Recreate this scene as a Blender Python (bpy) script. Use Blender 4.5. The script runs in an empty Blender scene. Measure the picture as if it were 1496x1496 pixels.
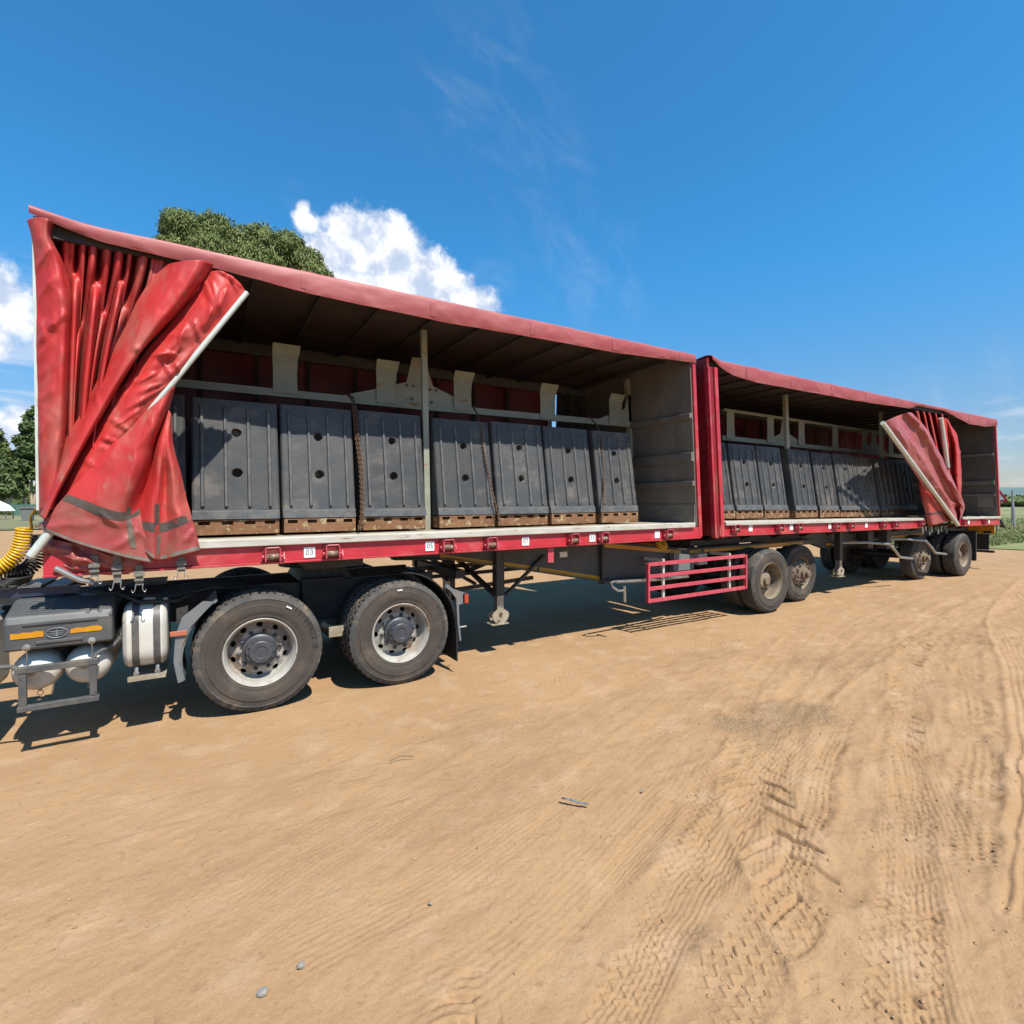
import bpy, bmesh, math, random
import numpy as np
from mathutils import Vector, Matrix
from mathutils.geometry import delaunay_2d_cdt

random.seed(7)
RNG = np.random.default_rng(7)
S = bpy.context.scene
COL = S.collection
PI = math.pi

# ------------------------------------------------------------------ camera
cam_d = bpy.data.cameras.new("camera")
cam_d.sensor_width = 36.0
cam_d.lens = 750.0 / 1496.0 * 36.0
cam_d.clip_start = 0.05
cam_d.clip_end = 12000
cam = bpy.data.objects.new("camera", cam_d)
COL.objects.link(cam)
CAMH = 1.83
cam.matrix_world = Matrix(((0.85686579, 0.01374284, -0.51535633, 0),
                           (-0.51550626, 0.01148272, -0.85680887, 0),
                           (-0.00585729, 0.99983963, 0.01692367, CAMH),
                           (0, 0, 0, 1)))
S.camera = cam

# ------------------------------------------------------------------ light, sky, exposure
S.view_settings.view_transform = 'Standard'
S.view_settings.look = 'None'
S.view_settings.exposure = 0.75
S.view_settings.gamma = 1.0
S.view_settings.use_curve_mapping = False
SUN_EL = math.radians(58.0)
SUN_ROT = math.radians(170.8)
sun_d = bpy.data.lights.new("sun", 'SUN')
sun_d.energy = 5.0
sun_d.angle = math.radians(0.53)
sun_d.color = (1.0, 0.95, 0.86)
sun = bpy.data.objects.new("sun", sun_d)
COL.objects.link(sun)
sun.location = (2, -10, 18)
sun.rotation_euler = Vector((-0.10, 0.616, -1.0)).to_track_quat('-Z', 'Y').to_euler()

W = bpy.data.worlds.new("World")
S.world = W
W.use_nodes = True


def world_nodes():
    nt = W.node_tree
    N, L = nt.nodes, nt.links
    N.clear()
    out = N.new('ShaderNodeOutputWorld')
    bg = N.new('ShaderNodeBackground')
    bg.inputs['Strength'].default_value = 0.0565
    L.new(bg.outputs[0], out.inputs[0])
    sky = N.new('ShaderNodeTexSky')
    sky.sky_type = 'NISHITA'
    sky.sun_disc = False
    sky.sun_elevation = SUN_EL
    sky.sun_rotation = SUN_ROT
    sky.air_density = 1.0
    sky.dust_density = 0.35
    sky.ozone_density = 2.2
    hs = N.new('ShaderNodeMixRGB'); hs.blend_type = 'MULTIPLY'          # the phone's vivid azure
    hs.inputs[0].default_value = 1.0
    L.new(sky.outputs[0], hs.inputs[1])
    tc = N.new('ShaderNodeTexCoord')
    nrm = N.new('ShaderNodeVectorMath'); nrm.operation = 'NORMALIZE'
    L.new(tc.outputs['Generated'], nrm.inputs[0])
    D = nrm.outputs[0]

    def math_(op, a, b=None, c=None):
        m = N.new('ShaderNodeMath'); m.operation = op
        for i, v in enumerate((a, b, c)):
            if v is None:
                continue
            if isinstance(v, (int, float)):
                m.inputs[i].default_value = v
            else:
                L.new(v, m.inputs[i])
        return m.outputs[0]

    def noise(scale, detail, rough, vec=None, dist=0.0):
        n = N.new('ShaderNodeTexNoise')
        n.inputs['Scale'].default_value = scale
        n.inputs['Detail'].default_value = detail
        n.inputs['Roughness'].default_value = rough
        n.inputs['Distortion'].default_value = dist
        L.new(vec or D, n.inputs['Vector'])
        return n.outputs['Fac']

    def ramp(v, a, b):
        m = N.new('ShaderNodeMapRange'); m.interpolation_type = 'SMOOTHSTEP'
        L.new(v, m.inputs['Value'])
        m.inputs['From Min'].default_value = a
        m.inputs['From Max'].default_value = b
        return m.outputs['Result']

    def blobs(lst):
        acc = None
        for (d, r) in lst:
            d = Vector(d).normalized()
            dn = N.new('ShaderNodeVectorMath'); dn.operation = 'DISTANCE'
            L.new(D, dn.inputs[0]); dn.inputs[1].default_value = d
            v = math_('SUBTRACT', 1.0, math_('DIVIDE', dn.outputs['Value'], r))
            acc = v if acc is None else math_('SMOOTH_MAX', acc, v, 0.25)
        return acc

    sz = N.new('ShaderNodeSeparateXYZ'); L.new(D, sz.inputs[0])
    tint = N.new('ShaderNodeMixRGB')
    tint.inputs[1].default_value = (1.0, 0.98, 1.10, 1); tint.inputs[2].default_value = (0.52, 1.66, 2.15, 1)
    L.new(ramp(sz.outputs['Z'], -0.02, 0.44), tint.inputs[0])
    L.new(tint.outputs[0], hs.inputs[2])
    cum = blobs(CUMULUS)
    n1 = noise(16, 8, 0.60)
    n2 = noise(45, 6, 0.6)
    f = math_('ADD', cum, math_('MULTIPLY', math_('SUBTRACT', n1, 0.5), 1.15))
    f = math_('ADD', f, math_('MULTIPLY', math_('SUBTRACT', n2, 0.5), 0.75))
    cmask = ramp(f, 0.02, 0.50)
    # second look at the same field a little toward the sun gives the billows their shade
    off = N.new('ShaderNodeVectorMath'); off.operation = 'ADD'
    L.new(D, off.inputs[0]); off.inputs[1].default_value = (0.012, -0.012, 0.03)
    n3 = noise(16, 5, 0.55, off.outputs[0])
    relief = math_('SUBTRACT', n1, n3)
    shade = ramp(math_('ADD', math_('MULTIPLY', relief, 1.4), math_('MULTIPLY', f, 0.20)), -0.10, 0.28)
    sep = N.new('ShaderNodeSeparateXYZ'); L.new(D, sep.inputs[0])
    ccol = N.new('ShaderNodeMixRGB')
    ccol.inputs[1].default_value = (6.2, 7.3, 9.4, 1)
    ccol.inputs[2].default_value = (11.3, 11.5, 11.9, 1)
    L.new(shade, ccol.inputs[0])

    # thin high streaks, and the patchy bank low on the left
    mp = N.new('ShaderNodeMapping')
    mp.inputs['Rotation'].default_value = (0.25, 0.5, 0.75)
    mp.inputs['Scale'].default_value = (2.2, 9, 4)
    L.new(D, mp.inputs['Vector'])
    n4 = noise(3.2, 7, 0.62, mp.outputs[0], 0.6)
    wis = blobs(WISPS)
    w = math_('MULTIPLY', ramp(wis, 0.0, 0.7), ramp(n4, 0.40, 0.80))
    w = math_('MULTIPLY', w, 0.10)
    mp2 = N.new('ShaderNodeMapping')
    mp2.inputs['Scale'].default_value = (5, 5, 22)
    L.new(D, mp2.inputs['Vector'])
    n5 = noise(1.6, 7, 0.6, mp2.outputs[0], 0.3)
    bank = math_('MULTIPLY', ramp(blobs(BANK), 0.0, 0.6), ramp(n5, 0.42, 0.66))
    bank = math_('MULTIPLY', bank, 0.5)
    w = math_('MAXIMUM', w, bank)
    mix1 = N.new('ShaderNodeMixRGB')
    mix1.inputs[2].default_value = (8.6, 9.2, 10.2, 1)
    L.new(w, mix1.inputs[0]); L.new(hs.outputs[0], mix1.inputs[1])
    mix2 = N.new('ShaderNodeMixRGB')
    L.new(cmask, mix2.inputs[0]); L.new(mix1.outputs[0], mix2.inputs[1]); L.new(ccol.outputs[0], mix2.inputs[2])
    L.new(mix2.outputs[0], bg.inputs['Color'])


CUMULUS = [((0.180, 0.891, 0.405), 0.062), ((0.247, 0.874, 0.412), 0.085), ((0.316, 0.863, 0.385), 0.085), ((0.374, 0.849, 0.366), 0.070), ((0.421, 0.834, 0.350), 0.055),
           ((0.147, 0.877, 0.452), 0.026), ((0.143, 0.869, 0.470), 0.015), ((0.231, 0.903, 0.362), 0.12), ((0.323, 0.884, 0.338), 0.10), ((0.277, 0.852, 0.440), 0.050), ((0.206, 0.870, 0.446), 0.045),
           ((-0.235, 0.935, 0.268), 0.060), ((-0.26, 0.93, 0.235), 0.065), ((-0.212, 0.968, 0.108), 0.042), ((-0.36, 0.92, 0.20), 0.10), ((-0.75, 0.6, 0.25), 0.14)]
WISPS = [((0.601, 0.708, 0.37), 0.12), ((0.494, 0.701, 0.514), 0.13), ((0.56, 0.70, 0.44), 0.12),
         ((0.38, 0.70, 0.61), 0.16), ((0.95, 0.28, 0.10), 0.16), ((0.445, 0.80, 0.395), 0.06), ((0.140, 0.864, 0.482), 0.045), ((0.6, -0.7, 0.5), 0.4)]
BANK = [((-0.216, 0.95, 0.20), 0.16), ((-0.42, 0.87, 0.15), 0.25), ((0.97, 0.23, 0.09), 0.10), ((0.99, -0.05, 0.07), 0.2)]
world_nodes()

# ------------------------------------------------------------------ helpers
def hash2(ix, iy, seed):
    n = (ix.astype(np.int64) * 374761393 + iy.astype(np.int64) * 668265263 + seed * 1442695041) & 0xFFFFFFFF
    n = ((n ^ (n >> 13)) * 1274126177) & 0xFFFFFFFF
    return ((n ^ (n >> 16)) & 0xFFFF) / 65535.0


def vnoise(x, y, seed=0):
    ix = np.floor(x); iy = np.floor(y)
    fx = x - ix; fy = y - iy
    fx = fx * fx * (3 - 2 * fx); fy = fy * fy * (3 - 2 * fy)
    a = hash2(ix, iy, seed); b = hash2(ix + 1, iy, seed)
    c = hash2(ix, iy + 1, seed); d = hash2(ix + 1, iy + 1, seed)
    return (a + (b - a) * fx) * (1 - fy) + (c + (d - c) * fx) * fy - 0.5


def fbm(x, y, octs=4, seed=0, gain=0.5):
    r = 0.0; a = 1.0
    for o in range(octs):
        r = r + a * vnoise(x * 2 ** o, y * 2 ** o, seed + o * 17)
        a *= gain
    return r


class MB:
    """collects faces for one mesh (world coordinates)"""
    def __init__(self):
        self.v = []; self.f = []; self.m = []; self.mi = 0

    def add(self, vs, fs):
        n = len(self.v)
        self.v += [tuple(p) for p in vs]
        self.f += [tuple(i + n for i in q) for q in fs]
        self.m += [self.mi] * len(fs)
        return self

    def box(self, x0, x1, y0, y1, z0, z1, lean=0.0):
        l = lean
        v = [(x0, y0, z0), (x1, y0, z0), (x1, y1, z0), (x0, y1, z0), (x0 + l, y0, z1), (x1 + l, y0, z1), (x1 + l, y1, z1), (x0 + l, y1, z1)]
        return self.add(v, [(3, 2, 1, 0), (4, 5, 6, 7), (0, 1, 5, 4), (1, 2, 6, 5), (2, 3, 7, 6), (3, 0, 4, 7)])

    def beam(self, a, b, w, h, up=(0, 0, 1)):
        a = Vector(a); b = Vector(b); d = (b - a).normalized(); up = Vector(up)
        if abs(d.dot(up)) > 0.98:
            up = Vector((0, 1, 0))
        s = d.cross(up).normalized(); u = s.cross(d).normalized()
        s *= w / 2; u *= h / 2
        v = [a - s - u, a + s - u, a + s + u, a - s + u, b - s - u, b + s - u, b + s + u, b - s + u]
        return self.add(v, [(3, 2, 1, 0), (4, 5, 6, 7), (0, 1, 5, 4), (1, 2, 6, 5), (2, 3, 7, 6), (3, 0, 4, 7)])

    def tube(self, pts, r, n=8, cap=True):
        pts = [Vector(p) for p in pts]
        rs = r if isinstance(r, (list, tuple)) else [r] * len(pts)
        base = len(self.v); vs = []; fs = []
        prev = None
        for i, p in enumerate(pts):
            d = (pts[min(i + 1, len(pts) - 1)] - pts[max(i - 1, 0)])
            d = d.normalized() if d.length > 1e-9 else Vector((0, 0, 1))
            if prev is None:
                a = Vector((0, 0, 1)) if abs(d.z) < 0.9 else Vector((1, 0, 0))
                s = d.cross(a).normalized()
            else:
                s = (prev - d * prev.dot(d)).normalized()
            prev = s
            t = d.cross(s)
            for k in range(n):
                an = 2 * PI * k / n
                vs.append(p + (s * math.cos(an) + t * math.sin(an)) * rs[i])
        for i in range(len(pts) - 1):
            for k in range(n):
                fs.append((i * n + k, i * n + (k + 1) % n, (i + 1) * n + (k + 1) % n, (i + 1) * n + k))
        if cap:
            fs.append(tuple(range(n - 1, -1, -1)))
            fs.append(tuple((len(pts) - 1) * n + k for k in range(n)))
        return self.add(vs, fs)

    def lathe(self, prof, c, n=48, rfun=None, axis='y', close=False):
        """profile of (r, a) pairs turned about an axis through c"""
        vs = []; fs = []
        c = Vector(c)
        for k in range(n):
            an = 2 * PI * k / n
            for j, (r, a) in enumerate(prof):
                rr = r if rfun is None else rfun(k, j, r)
                if axis == 'y':
                    vs.append(c + Vector((rr * math.cos(an), a, rr * math.sin(an))))
                elif axis == 'x':
                    vs.append(c + Vector((a, rr * math.cos(an), rr * math.sin(an))))
                else:
                    vs.append(c + Vector((rr * math.cos(an), rr * math.sin(an), a)))
        m = len(prof)
        for k in range(n):
            k2 = (k + 1) % n
            for j in range(m - 1):
                fs.append((k * m + j, k * m + j + 1, k2 * m + j + 1, k2 * m + j))
        return self.add(vs, fs)

    def prism(self, poly, y0, y1):
        """polygon in (x, z) pushed from y0 to y1"""
        n = len(poly)
        v = [(p[0], y0, p[1]) for p in poly] + [(p[0], y1, p[1]) for p in poly]
        f = [tuple(range(n)), tuple(range(2 * n - 1, n - 1, -1))]
        f += [(i + n, (i + 1) % n + n, (i + 1) % n, i) for i in range(n)]
        return self.add(v, f)

    def prismx(self, poly, x0, x1):
        """polygon in (y, z) pushed from x0 to x1"""
        n = len(poly)
        v = [(x0, p[0], p[1]) for p in poly] + [(x1, p[0], p[1]) for p in poly]
        f = [tuple(range(n - 1, -1, -1)), tuple(range(n, 2 * n))]
        f += [(i, (i + 1) % n, (i + 1) % n + n, i + n) for i in range(n)]
        return self.add(v, f)

    def grid(self, P):
        """P: array (nv, nu, 3)"""
        nv, nu = P.shape[:2]
        vs = P.reshape(-1, 3).tolist()
        fs = [(i * nu + j, i * nu + j + 1, (i + 1) * nu + j + 1, (i + 1) * nu + j) for i in range(nv - 1) for j in range(nu - 1)]
        return self.add(vs, fs)


def link(name, me, parent=None):
    o = bpy.data.objects.new(name, me)
    COL.objects.link(o)
    if parent is not None:
        o.parent = parent
    return o


def wloc(o):
    l = Vector((0, 0, 0))
    while o is not None:
        l += o.location; o = o.parent
    return l


def part(name, mb, mat, parent=None, smooth=False, bevel=0.0, label=None, weld=False, angle=40):
    """one mesh object from an MB; vertices are world coordinates"""
    off = wloc(parent) if parent is not None else Vector((0, 0, 0))
    me = bpy.data.meshes.new(name)
    me.from_pydata([(p[0] - off.x, p[1] - off.y, p[2] - off.z) for p in mb.v], [], mb.f)
    mats = mat if isinstance(mat, (list, tuple)) else [mat]
    for m in mats:
        me.materials.append(m)
    if len(mats) > 1:
        me.polygons.foreach_set('material_index', mb.m)
    if smooth:
        me.polygons.foreach_set('use_smooth', [True] * len(me.polygons))
        if smooth == 'auto':
            me.set_sharp_from_angle(angle=math.radians(angle))
    me.update()
    o = link(name, me, parent)
    if bevel:
        b = o.modifiers.new('bevel', 'BEVEL')
        b.width = bevel; b.segments = 2; b.limit_method = 'ANGLE'; b.angle_limit = math.radians(40)
    if label:
        o['label'] = label
    return o


def thing(name, label, cat, loc=(0, 0, 0), group=None):
    o = bpy.data.objects.new(name, None)
    COL.objects.link(o)
    o.empty_display_size = 0.2
    o.location = loc
    return tag(o, label, cat, group)


def tag(o, label=None, cat=None, group=None, kind=None):
    if label: o['label'] = label
    if cat: o['category'] = cat
    if group: o['group'] = group
    if kind: o['kind'] = kind
    return o


def copy_thing(o, parent=None):
    c = o.copy()
    COL.objects.link(c)
    if parent is not None:
        c.parent = parent
    for ch in o.children:
        copy_thing(ch, c)
    return c


def catmull(A, m):
    """A (k, ...) control values -> m samples per span along axis 0"""
    A = np.asarray(A, float); k = len(A)
    t = np.linspace(0, k - 1, (k - 1) * m + 1)
    i = np.clip(np.floor(t).astype(int), 0, k - 2); u = (t - i).reshape((-1,) + (1,) * (A.ndim - 1))
    p0 = A[np.maximum(i - 1, 0)]; p1 = A[i]; p2 = A[i + 1]; p3 = A[np.minimum(i + 2, k - 1)]
    return 0.5 * ((2 * p1) + (p2 - p0) * u + (2 * p0 - 5 * p1 + 4 * p2 - p3) * u ** 2 + (3 * p1 - p0 - 3 * p2 + p3) * u ** 3)


def sheet(rows, mu=8, mv=8, wr=0.006, seed=1, sx=9.0, sz=3.0, skew=0.6, creases=()):
    """control grid -> smooth cloth, then wrinkles and sharp creases pushed toward the viewer's side"""
    A = catmull(np.array(rows, float), mv)
    A = np.swapaxes(catmull(np.swapaxes(A, 0, 1), mu), 0, 1)
    X, Z = A[..., 0].copy(), A[..., 2].copy()
    a = X + skew * Z; b = Z - skew * X
    a = a + 0.06 * fbm(X * 5, Z * 5, 2, seed + 40); b = b + 0.06 * fbm(X * 5, Z * 5, 2, seed + 41)
    n = fbm(a * sx, b * sz, 3, seed)
    rid = 1 - np.abs(2 * vnoise(a * sx * 0.7 + 9, b * sz * 0.9, seed + 5)) * 2
    rid = np.clip(rid, 0, 1) ** 3
    msk = np.clip(0.5 + 1.6 * fbm(X * 2.2, Z * 2.2, 2, seed + 60), 0, 1)
    A[..., 1] += wr * n * 0.9 - wr * 1.1 * rid * msk
    for (x0, z0, x1, z1, amp, w) in creases:
        d = np.array([x1 - x0, z1 - z0]); l = np.hypot(*d); d = d / l
        t = ((X - x0) * d[0] + (Z - z0) * d[1]) / l
        s = (X - x0) * -d[1] + (Z - z0) * d[0]
        s = s + w * 0.5 * fbm(X * 12, Z * 12, 2, seed + 3)
        tp = np.clip(np.minimum(t + 0.12, 1.12 - t) / 0.3, 0, 1)
        q = s / w
        ridge = np.where(q > 0, np.exp(-(q / 0.55) ** 2), np.exp(-np.abs(q) / 0.35))
        hollow = np.exp(-((q + 1.25) / 0.7) ** 2)
        A[..., 1] -= amp * tp * (ridge - 0.32 * hollow)
    return A


# ------------------------------------------------------------------ materials
MATS = {}


def mat(name, c1, c2=None, rough=0.6, scale=6.0, metal=0.0, lo=0.35, hi=0.65, c3=None, scale3=2.0, lo3=0.5, hi3=0.7,
        bump=0.0, bscale=60.0, stretch=(1, 1, 1), spec=0.5, detail=6, c4=None, scale4=18, lo4=0.60, hi4=0.68, coat=0.0, world=False, rough2=None, vary=0.0, ridge=0.0, rscale=4.0, k=0.70):
    dim = lambda c: None if c is None else tuple(v * k for v in c)
    c1, c2, c3, c4 = dim(c1), dim(c2), dim(c3), dim(c4)
    m = bpy.data.materials.new(name)
    m.use_nodes = True
    nt = m.node_tree; N, L = nt.nodes, nt.links
    p = N['Principled BSDF']
    p.inputs['Roughness'].default_value = rough
    p.inputs['Metallic'].default_value = metal
    p.inputs['Specular IOR Level'].default_value = spec
    p.inputs['Coat Weight'].default_value = coat
    if world:
        tc = N.new('ShaderNodeNewGeometry'); vec = tc.outputs['Position']
    else:
        tc = N.new('ShaderNodeTexCoord'); vec = tc.outputs['Object']
    mp = N.new('ShaderNodeMapping'); mp.inputs['Scale'].default_value = stretch
    L.new(vec, mp.inputs['Vector'])

    def layer(prev, col, sc, lo, hi, w):
        n = N.new('ShaderNodeTexNoise'); n.noise_dimensions = '4D'
        n.inputs['W'].default_value = w
        n.inputs['Scale'].default_value = sc; n.inputs['Detail'].default_value = detail
        n.inputs['Roughness'].default_value = 0.62
        L.new(mp.outputs[0], n.inputs['Vector'])
        r = N.new('ShaderNodeMapRange'); r.interpolation_type = 'SMOOTHSTEP'
        r.inputs['From Min'].default_value = lo; r.inputs['From Max'].default_value = hi
        L.new(n.outputs['Fac'], r.inputs['Value'])
        mx = N.new('ShaderNodeMixRGB')
        L.new(r.outputs[0], mx.inputs[0])
        if isinstance(prev, tuple):
            mx.inputs[1].default_value = prev + (1,)
        else:
            L.new(prev, mx.inputs[1])
        mx.inputs[2].default_value = col + (1,)
        return mx.outputs[0], r.outputs[0]
    cur = tuple(c1)
    if c2: cur, r1 = layer(cur, tuple(c2), scale, lo, hi, 1.3)
    if c3:
        cur, r3 = layer(cur, tuple(c3), scale3, lo3, hi3, 4.1)
        if rough2 is not None:
            rr = N.new('ShaderNodeMapRange'); L.new(r3, rr.inputs['Value'])
            rr.inputs['To Min'].default_value = rough; rr.inputs['To Max'].default_value = rough2
            L.new(rr.outputs[0], p.inputs['Roughness'])
    if c4: cur, _ = layer(cur, tuple(c4), scale4, lo4, hi4, 7.7)
    if vary:
        oi = N.new('ShaderNodeObjectInfo'); vr = N.new('ShaderNodeMapRange')
        vr.inputs['To Min'].default_value = 1 - vary; vr.inputs['To Max'].default_value = 1 + vary
        L.new(oi.outputs['Random'], vr.inputs['Value'])
        hv = N.new('ShaderNodeHueSaturation'); L.new(vr.outputs[0], hv.inputs['Value']); L.new(cur, hv.inputs['Color'])
        cur = hv.outputs[0]
    if isinstance(cur, tuple):
        p.inputs['Base Color'].default_value = cur + (1,)
    else:
        L.new(cur, p.inputs['Base Color'])
    if bump:
        n = N.new('ShaderNodeTexNoise'); n.inputs['Scale'].default_value = bscale; n.inputs['Detail'].default_value = 5
        L.new(mp.outputs[0], n.inputs['Vector'])
        b = N.new('ShaderNodeBump'); b.inputs['Strength'].default_value = bump; b.inputs['Distance'].default_value = 0.01
        L.new(n.outputs['Fac'], b.inputs['Height']); L.new(b.outputs[0], p.inputs['Normal'])
        if ridge:
            rn = N.new('ShaderNodeTexNoise'); rn.noise_type = 'RIDGED_MULTIFRACTAL'
            rn.inputs['Scale'].default_value = rscale; rn.inputs['Detail'].default_value = 3; rn.inputs['Distortion'].default_value = 0.5
            L.new(mp.outputs[0], rn.inputs['Vector'])
            rb = N.new('ShaderNodeBump'); rb.inputs['Strength'].default_value = ridge; rb.inputs['Distance'].default_value = 0.03
            L.new(rn.outputs['Fac'], rb.inputs['Height']); L.new(b.outputs[0], rb.inputs['Normal']); L.new(rb.outputs[0], p.inputs['Normal'])
    MATS[name] = m
    return m


M_tarp = mat('red_tarpaulin', (0.47, 0.030, 0.027), (0.38, 0.025, 0.024), rough=0.50, spec=0.38, scale=2.5, c3=(0.36, 0.085, 0.065), scale3=2.2, lo3=0.44, hi3=0.70,
             c4=(0.31, 0.14, 0.095), scale4=7, lo4=0.56, hi4=0.78, stretch=(1.6, 1, 0.7), bump=0.12, bscale=22, rough2=0.64, ridge=0.30, rscale=2.6, k=0.92)
M_hem = mat('dusty_red_hem', (0.34, 0.050, 0.050), (0.33, 0.085, 0.070), rough=0.42, scale=6, c3=(0.28, 0.13, 0.085), scale3=5, lo3=0.55, hi3=0.75, bump=0.10, bscale=30, ridge=0.2, rscale=3.0, k=0.82)
M_roof = mat('faded_roof_tarpaulin', (0.37, 0.060, 0.062), (0.43, 0.105, 0.098), rough=0.55, scale=2.5, c3=(0.27, 0.035, 0.045), scale3=1.6, lo3=0.5, hi3=0.72,
             c4=(0.33, 0.15, 0.11), scale4=9, lo4=0.60, hi4=0.8, stretch=(0.8, 1, 2.2), bump=0.18, bscale=6)
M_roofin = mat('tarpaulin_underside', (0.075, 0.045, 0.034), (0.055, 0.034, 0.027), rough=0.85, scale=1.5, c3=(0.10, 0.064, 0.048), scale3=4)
M_bow = mat('dark_roof_bow', (0.035, 0.028, 0.024), (0.05, 0.04, 0.034), rough=0.8, scale=6)
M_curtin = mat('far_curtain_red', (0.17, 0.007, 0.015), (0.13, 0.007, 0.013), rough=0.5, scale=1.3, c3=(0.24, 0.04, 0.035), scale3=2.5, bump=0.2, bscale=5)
M_red = mat('red_steel_paint', (0.60, 0.035, 0.055), (0.50, 0.03, 0.045), rough=0.38, scale=4, c3=(0.60, 0.14, 0.13), scale3=3, lo3=0.5, hi3=0.75,
            c4=(0.20, 0.075, 0.04), scale4=20, lo4=0.64, hi4=0.69, stretch=(1, 1, 1.5))
M_redwall = mat('dark_red_panel', (0.30, 0.012, 0.02), (0.22, 0.012, 0.016), rough=0.45, scale=2, c3=(0.26, 0.06, 0.045), scale3=3)
M_pink = mat('faded_red_guard_paint', (0.62, 0.085, 0.12), (0.56, 0.06, 0.09), rough=0.45, scale=7, c3=(0.60, 0.19, 0.19), scale3=12, lo3=0.55, hi3=0.7)
M_lip = mat('pale_deck_edge', (0.62, 0.60, 0.53), (0.50, 0.46, 0.37), rough=0.6, scale=7, c3=(0.48, 0.29, 0.14), scale3=1.1, lo3=0.57, hi3=0.70,
            c4=(0.26, 0.18, 0.11), scale4=16, lo4=0.58, hi4=0.70, stretch=(0.5, 1, 2))
M_deck = mat('worn_deck_boards', (0.45, 0.36, 0.25), (0.33, 0.24, 0.15), rough=0.7, scale=5, c3=(0.50, 0.45, 0.36), scale3=2)
M_plas = mat('black_moulded_plastic', (0.064, 0.068, 0.072), (0.088, 0.086, 0.083), rough=0.5, spec=0.22, scale=3.5, c3=(0.185, 0.160, 0.138), scale3=2.4, lo3=0.50, hi3=0.74, vary=0.22,
             c4=(0.22, 0.225, 0.23), scale4=30, lo4=0.67, hi4=0.76, bump=0.12, bscale=25, world=True, stretch=(1, 1, 1.6))
M_plasd = mat('black_plastic_rib', (0.090, 0.094, 0.100), (0.150, 0.144, 0.136), rough=0.5, spec=0.25, scale=9, c3=(0.21, 0.195, 0.18), scale3=20, lo3=0.6, hi3=0.75, world=True)
M_hole = mat('dusty_socket', (0.05, 0.048, 0.045), (0.30, 0.25, 0.19), rough=0.8, scale=8, lo=0.5, hi=0.7, world=True)
M_rust = mat('rusty_pallet_steel', (0.20, 0.085, 0.034), (0.28, 0.135, 0.06), rough=0.85, scale=9, c3=(0.44, 0.35, 0.18), scale3=16, lo3=0.56, hi3=0.62,
             c4=(0.11, 0.045, 0.022), scale4=14, lo4=0.58, hi4=0.70, bump=0.3, bscale=50, world=True)
M_chain = mat('rusty_chain_steel', (0.13, 0.075, 0.045), (0.22, 0.12, 0.06), rough=0.7, scale=30, metal=0.2)
M_frame = mat('chipped_pale_green_paint', (0.37, 0.385, 0.30), (0.31, 0.31, 0.235), rough=0.6, scale=5, c3=(0.30, 0.17, 0.07), scale3=8, lo3=0.60, hi3=0.68,
              c4=(0.10, 0.07, 0.045), scale4=24, lo4=0.66, hi4=0.70, stretch=(0.6, 1, 1.4), world=True)
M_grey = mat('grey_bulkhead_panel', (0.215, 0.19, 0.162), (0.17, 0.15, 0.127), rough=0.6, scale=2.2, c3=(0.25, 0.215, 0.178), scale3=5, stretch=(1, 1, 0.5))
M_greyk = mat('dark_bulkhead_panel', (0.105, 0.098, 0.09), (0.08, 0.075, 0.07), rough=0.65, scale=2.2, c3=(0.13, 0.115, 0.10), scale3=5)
M_greyd = mat('grey_plank', (0.15, 0.135, 0.115), (0.21, 0.19, 0.16), rough=0.75, scale=6, stretch=(1, 1, 5))
M_rail = mat('grey_roof_rail', (0.15, 0.145, 0.13), (0.11, 0.10, 0.09), rough=0.6, scale=4)
M_alu = mat('pale_aluminium', (0.78, 0.82, 0.74), (0.66, 0.71, 0.62), rough=0.35, scale=5, metal=0.25, stretch=(1, 1, 1))
M_steel = mat('bare_steel', (0.55, 0.54, 0.50), (0.40, 0.38, 0.34), rough=0.38, scale=12, metal=0.75, c3=(0.30, 0.20, 0.12), scale3=10, lo3=0.62, hi3=0.72)
M_chas = mat('dark_chassis_paint', (0.030, 0.031, 0.033), (0.046, 0.043, 0.039), rough=0.55, scale=5, c3=(0.13, 0.105, 0.075), scale3=3, lo3=0.54, hi3=0.76)
M_web = mat('grey_beam_paint', (0.052, 0.056, 0.060), (0.075, 0.075, 0.074), rough=0.5, scale=3, c3=(0.11, 0.10, 0.085), scale3=4, lo3=0.55, hi3=0.75)
M_yel = mat('amber_reflective_tape', (0.72, 0.34, 0.012), (0.62, 0.26, 0.010), rough=0.35, scale=12, c3=(0.34, 0.17, 0.03), scale3=10, lo3=0.6, hi3=0.75)
M_white = mat('white_sticker', (0.80, 0.80, 0.78), (0.70, 0.69, 0.66), rough=0.45, scale=15, k=0.85)
M_ink = mat('grey_print', (0.16, 0.15, 0.16), rough=0.6)
M_paleink = mat('pale_stencil', (0.62, 0.56, 0.50), rough=0.6)
M_tyre = mat('dusty_tyre_rubber', (0.066, 0.055, 0.048), (0.090, 0.072, 0.058), rough=0.85, scale=4, c3=(0.15, 0.115, 0.086), scale3=3, lo3=0.5, hi3=0.72, bump=0.12, bscale=45, spec=0.25)
M_tread = mat('tread_rubber', (0.115, 0.107, 0.096), (0.078, 0.075, 0.071), rough=0.9, scale=9, c3=(0.22, 0.175, 0.125), scale3=6, lo3=0.52, hi3=0.7, spec=0.2)
M_letter = mat('embossed_rubber', (0.034, 0.030, 0.027), rough=0.85)
M_groove = mat('shaded_tread_groove', (0.020, 0.019, 0.018), rough=0.95, spec=0.1)  # near-black rubber: shade of the recesses put into the colour
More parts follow.
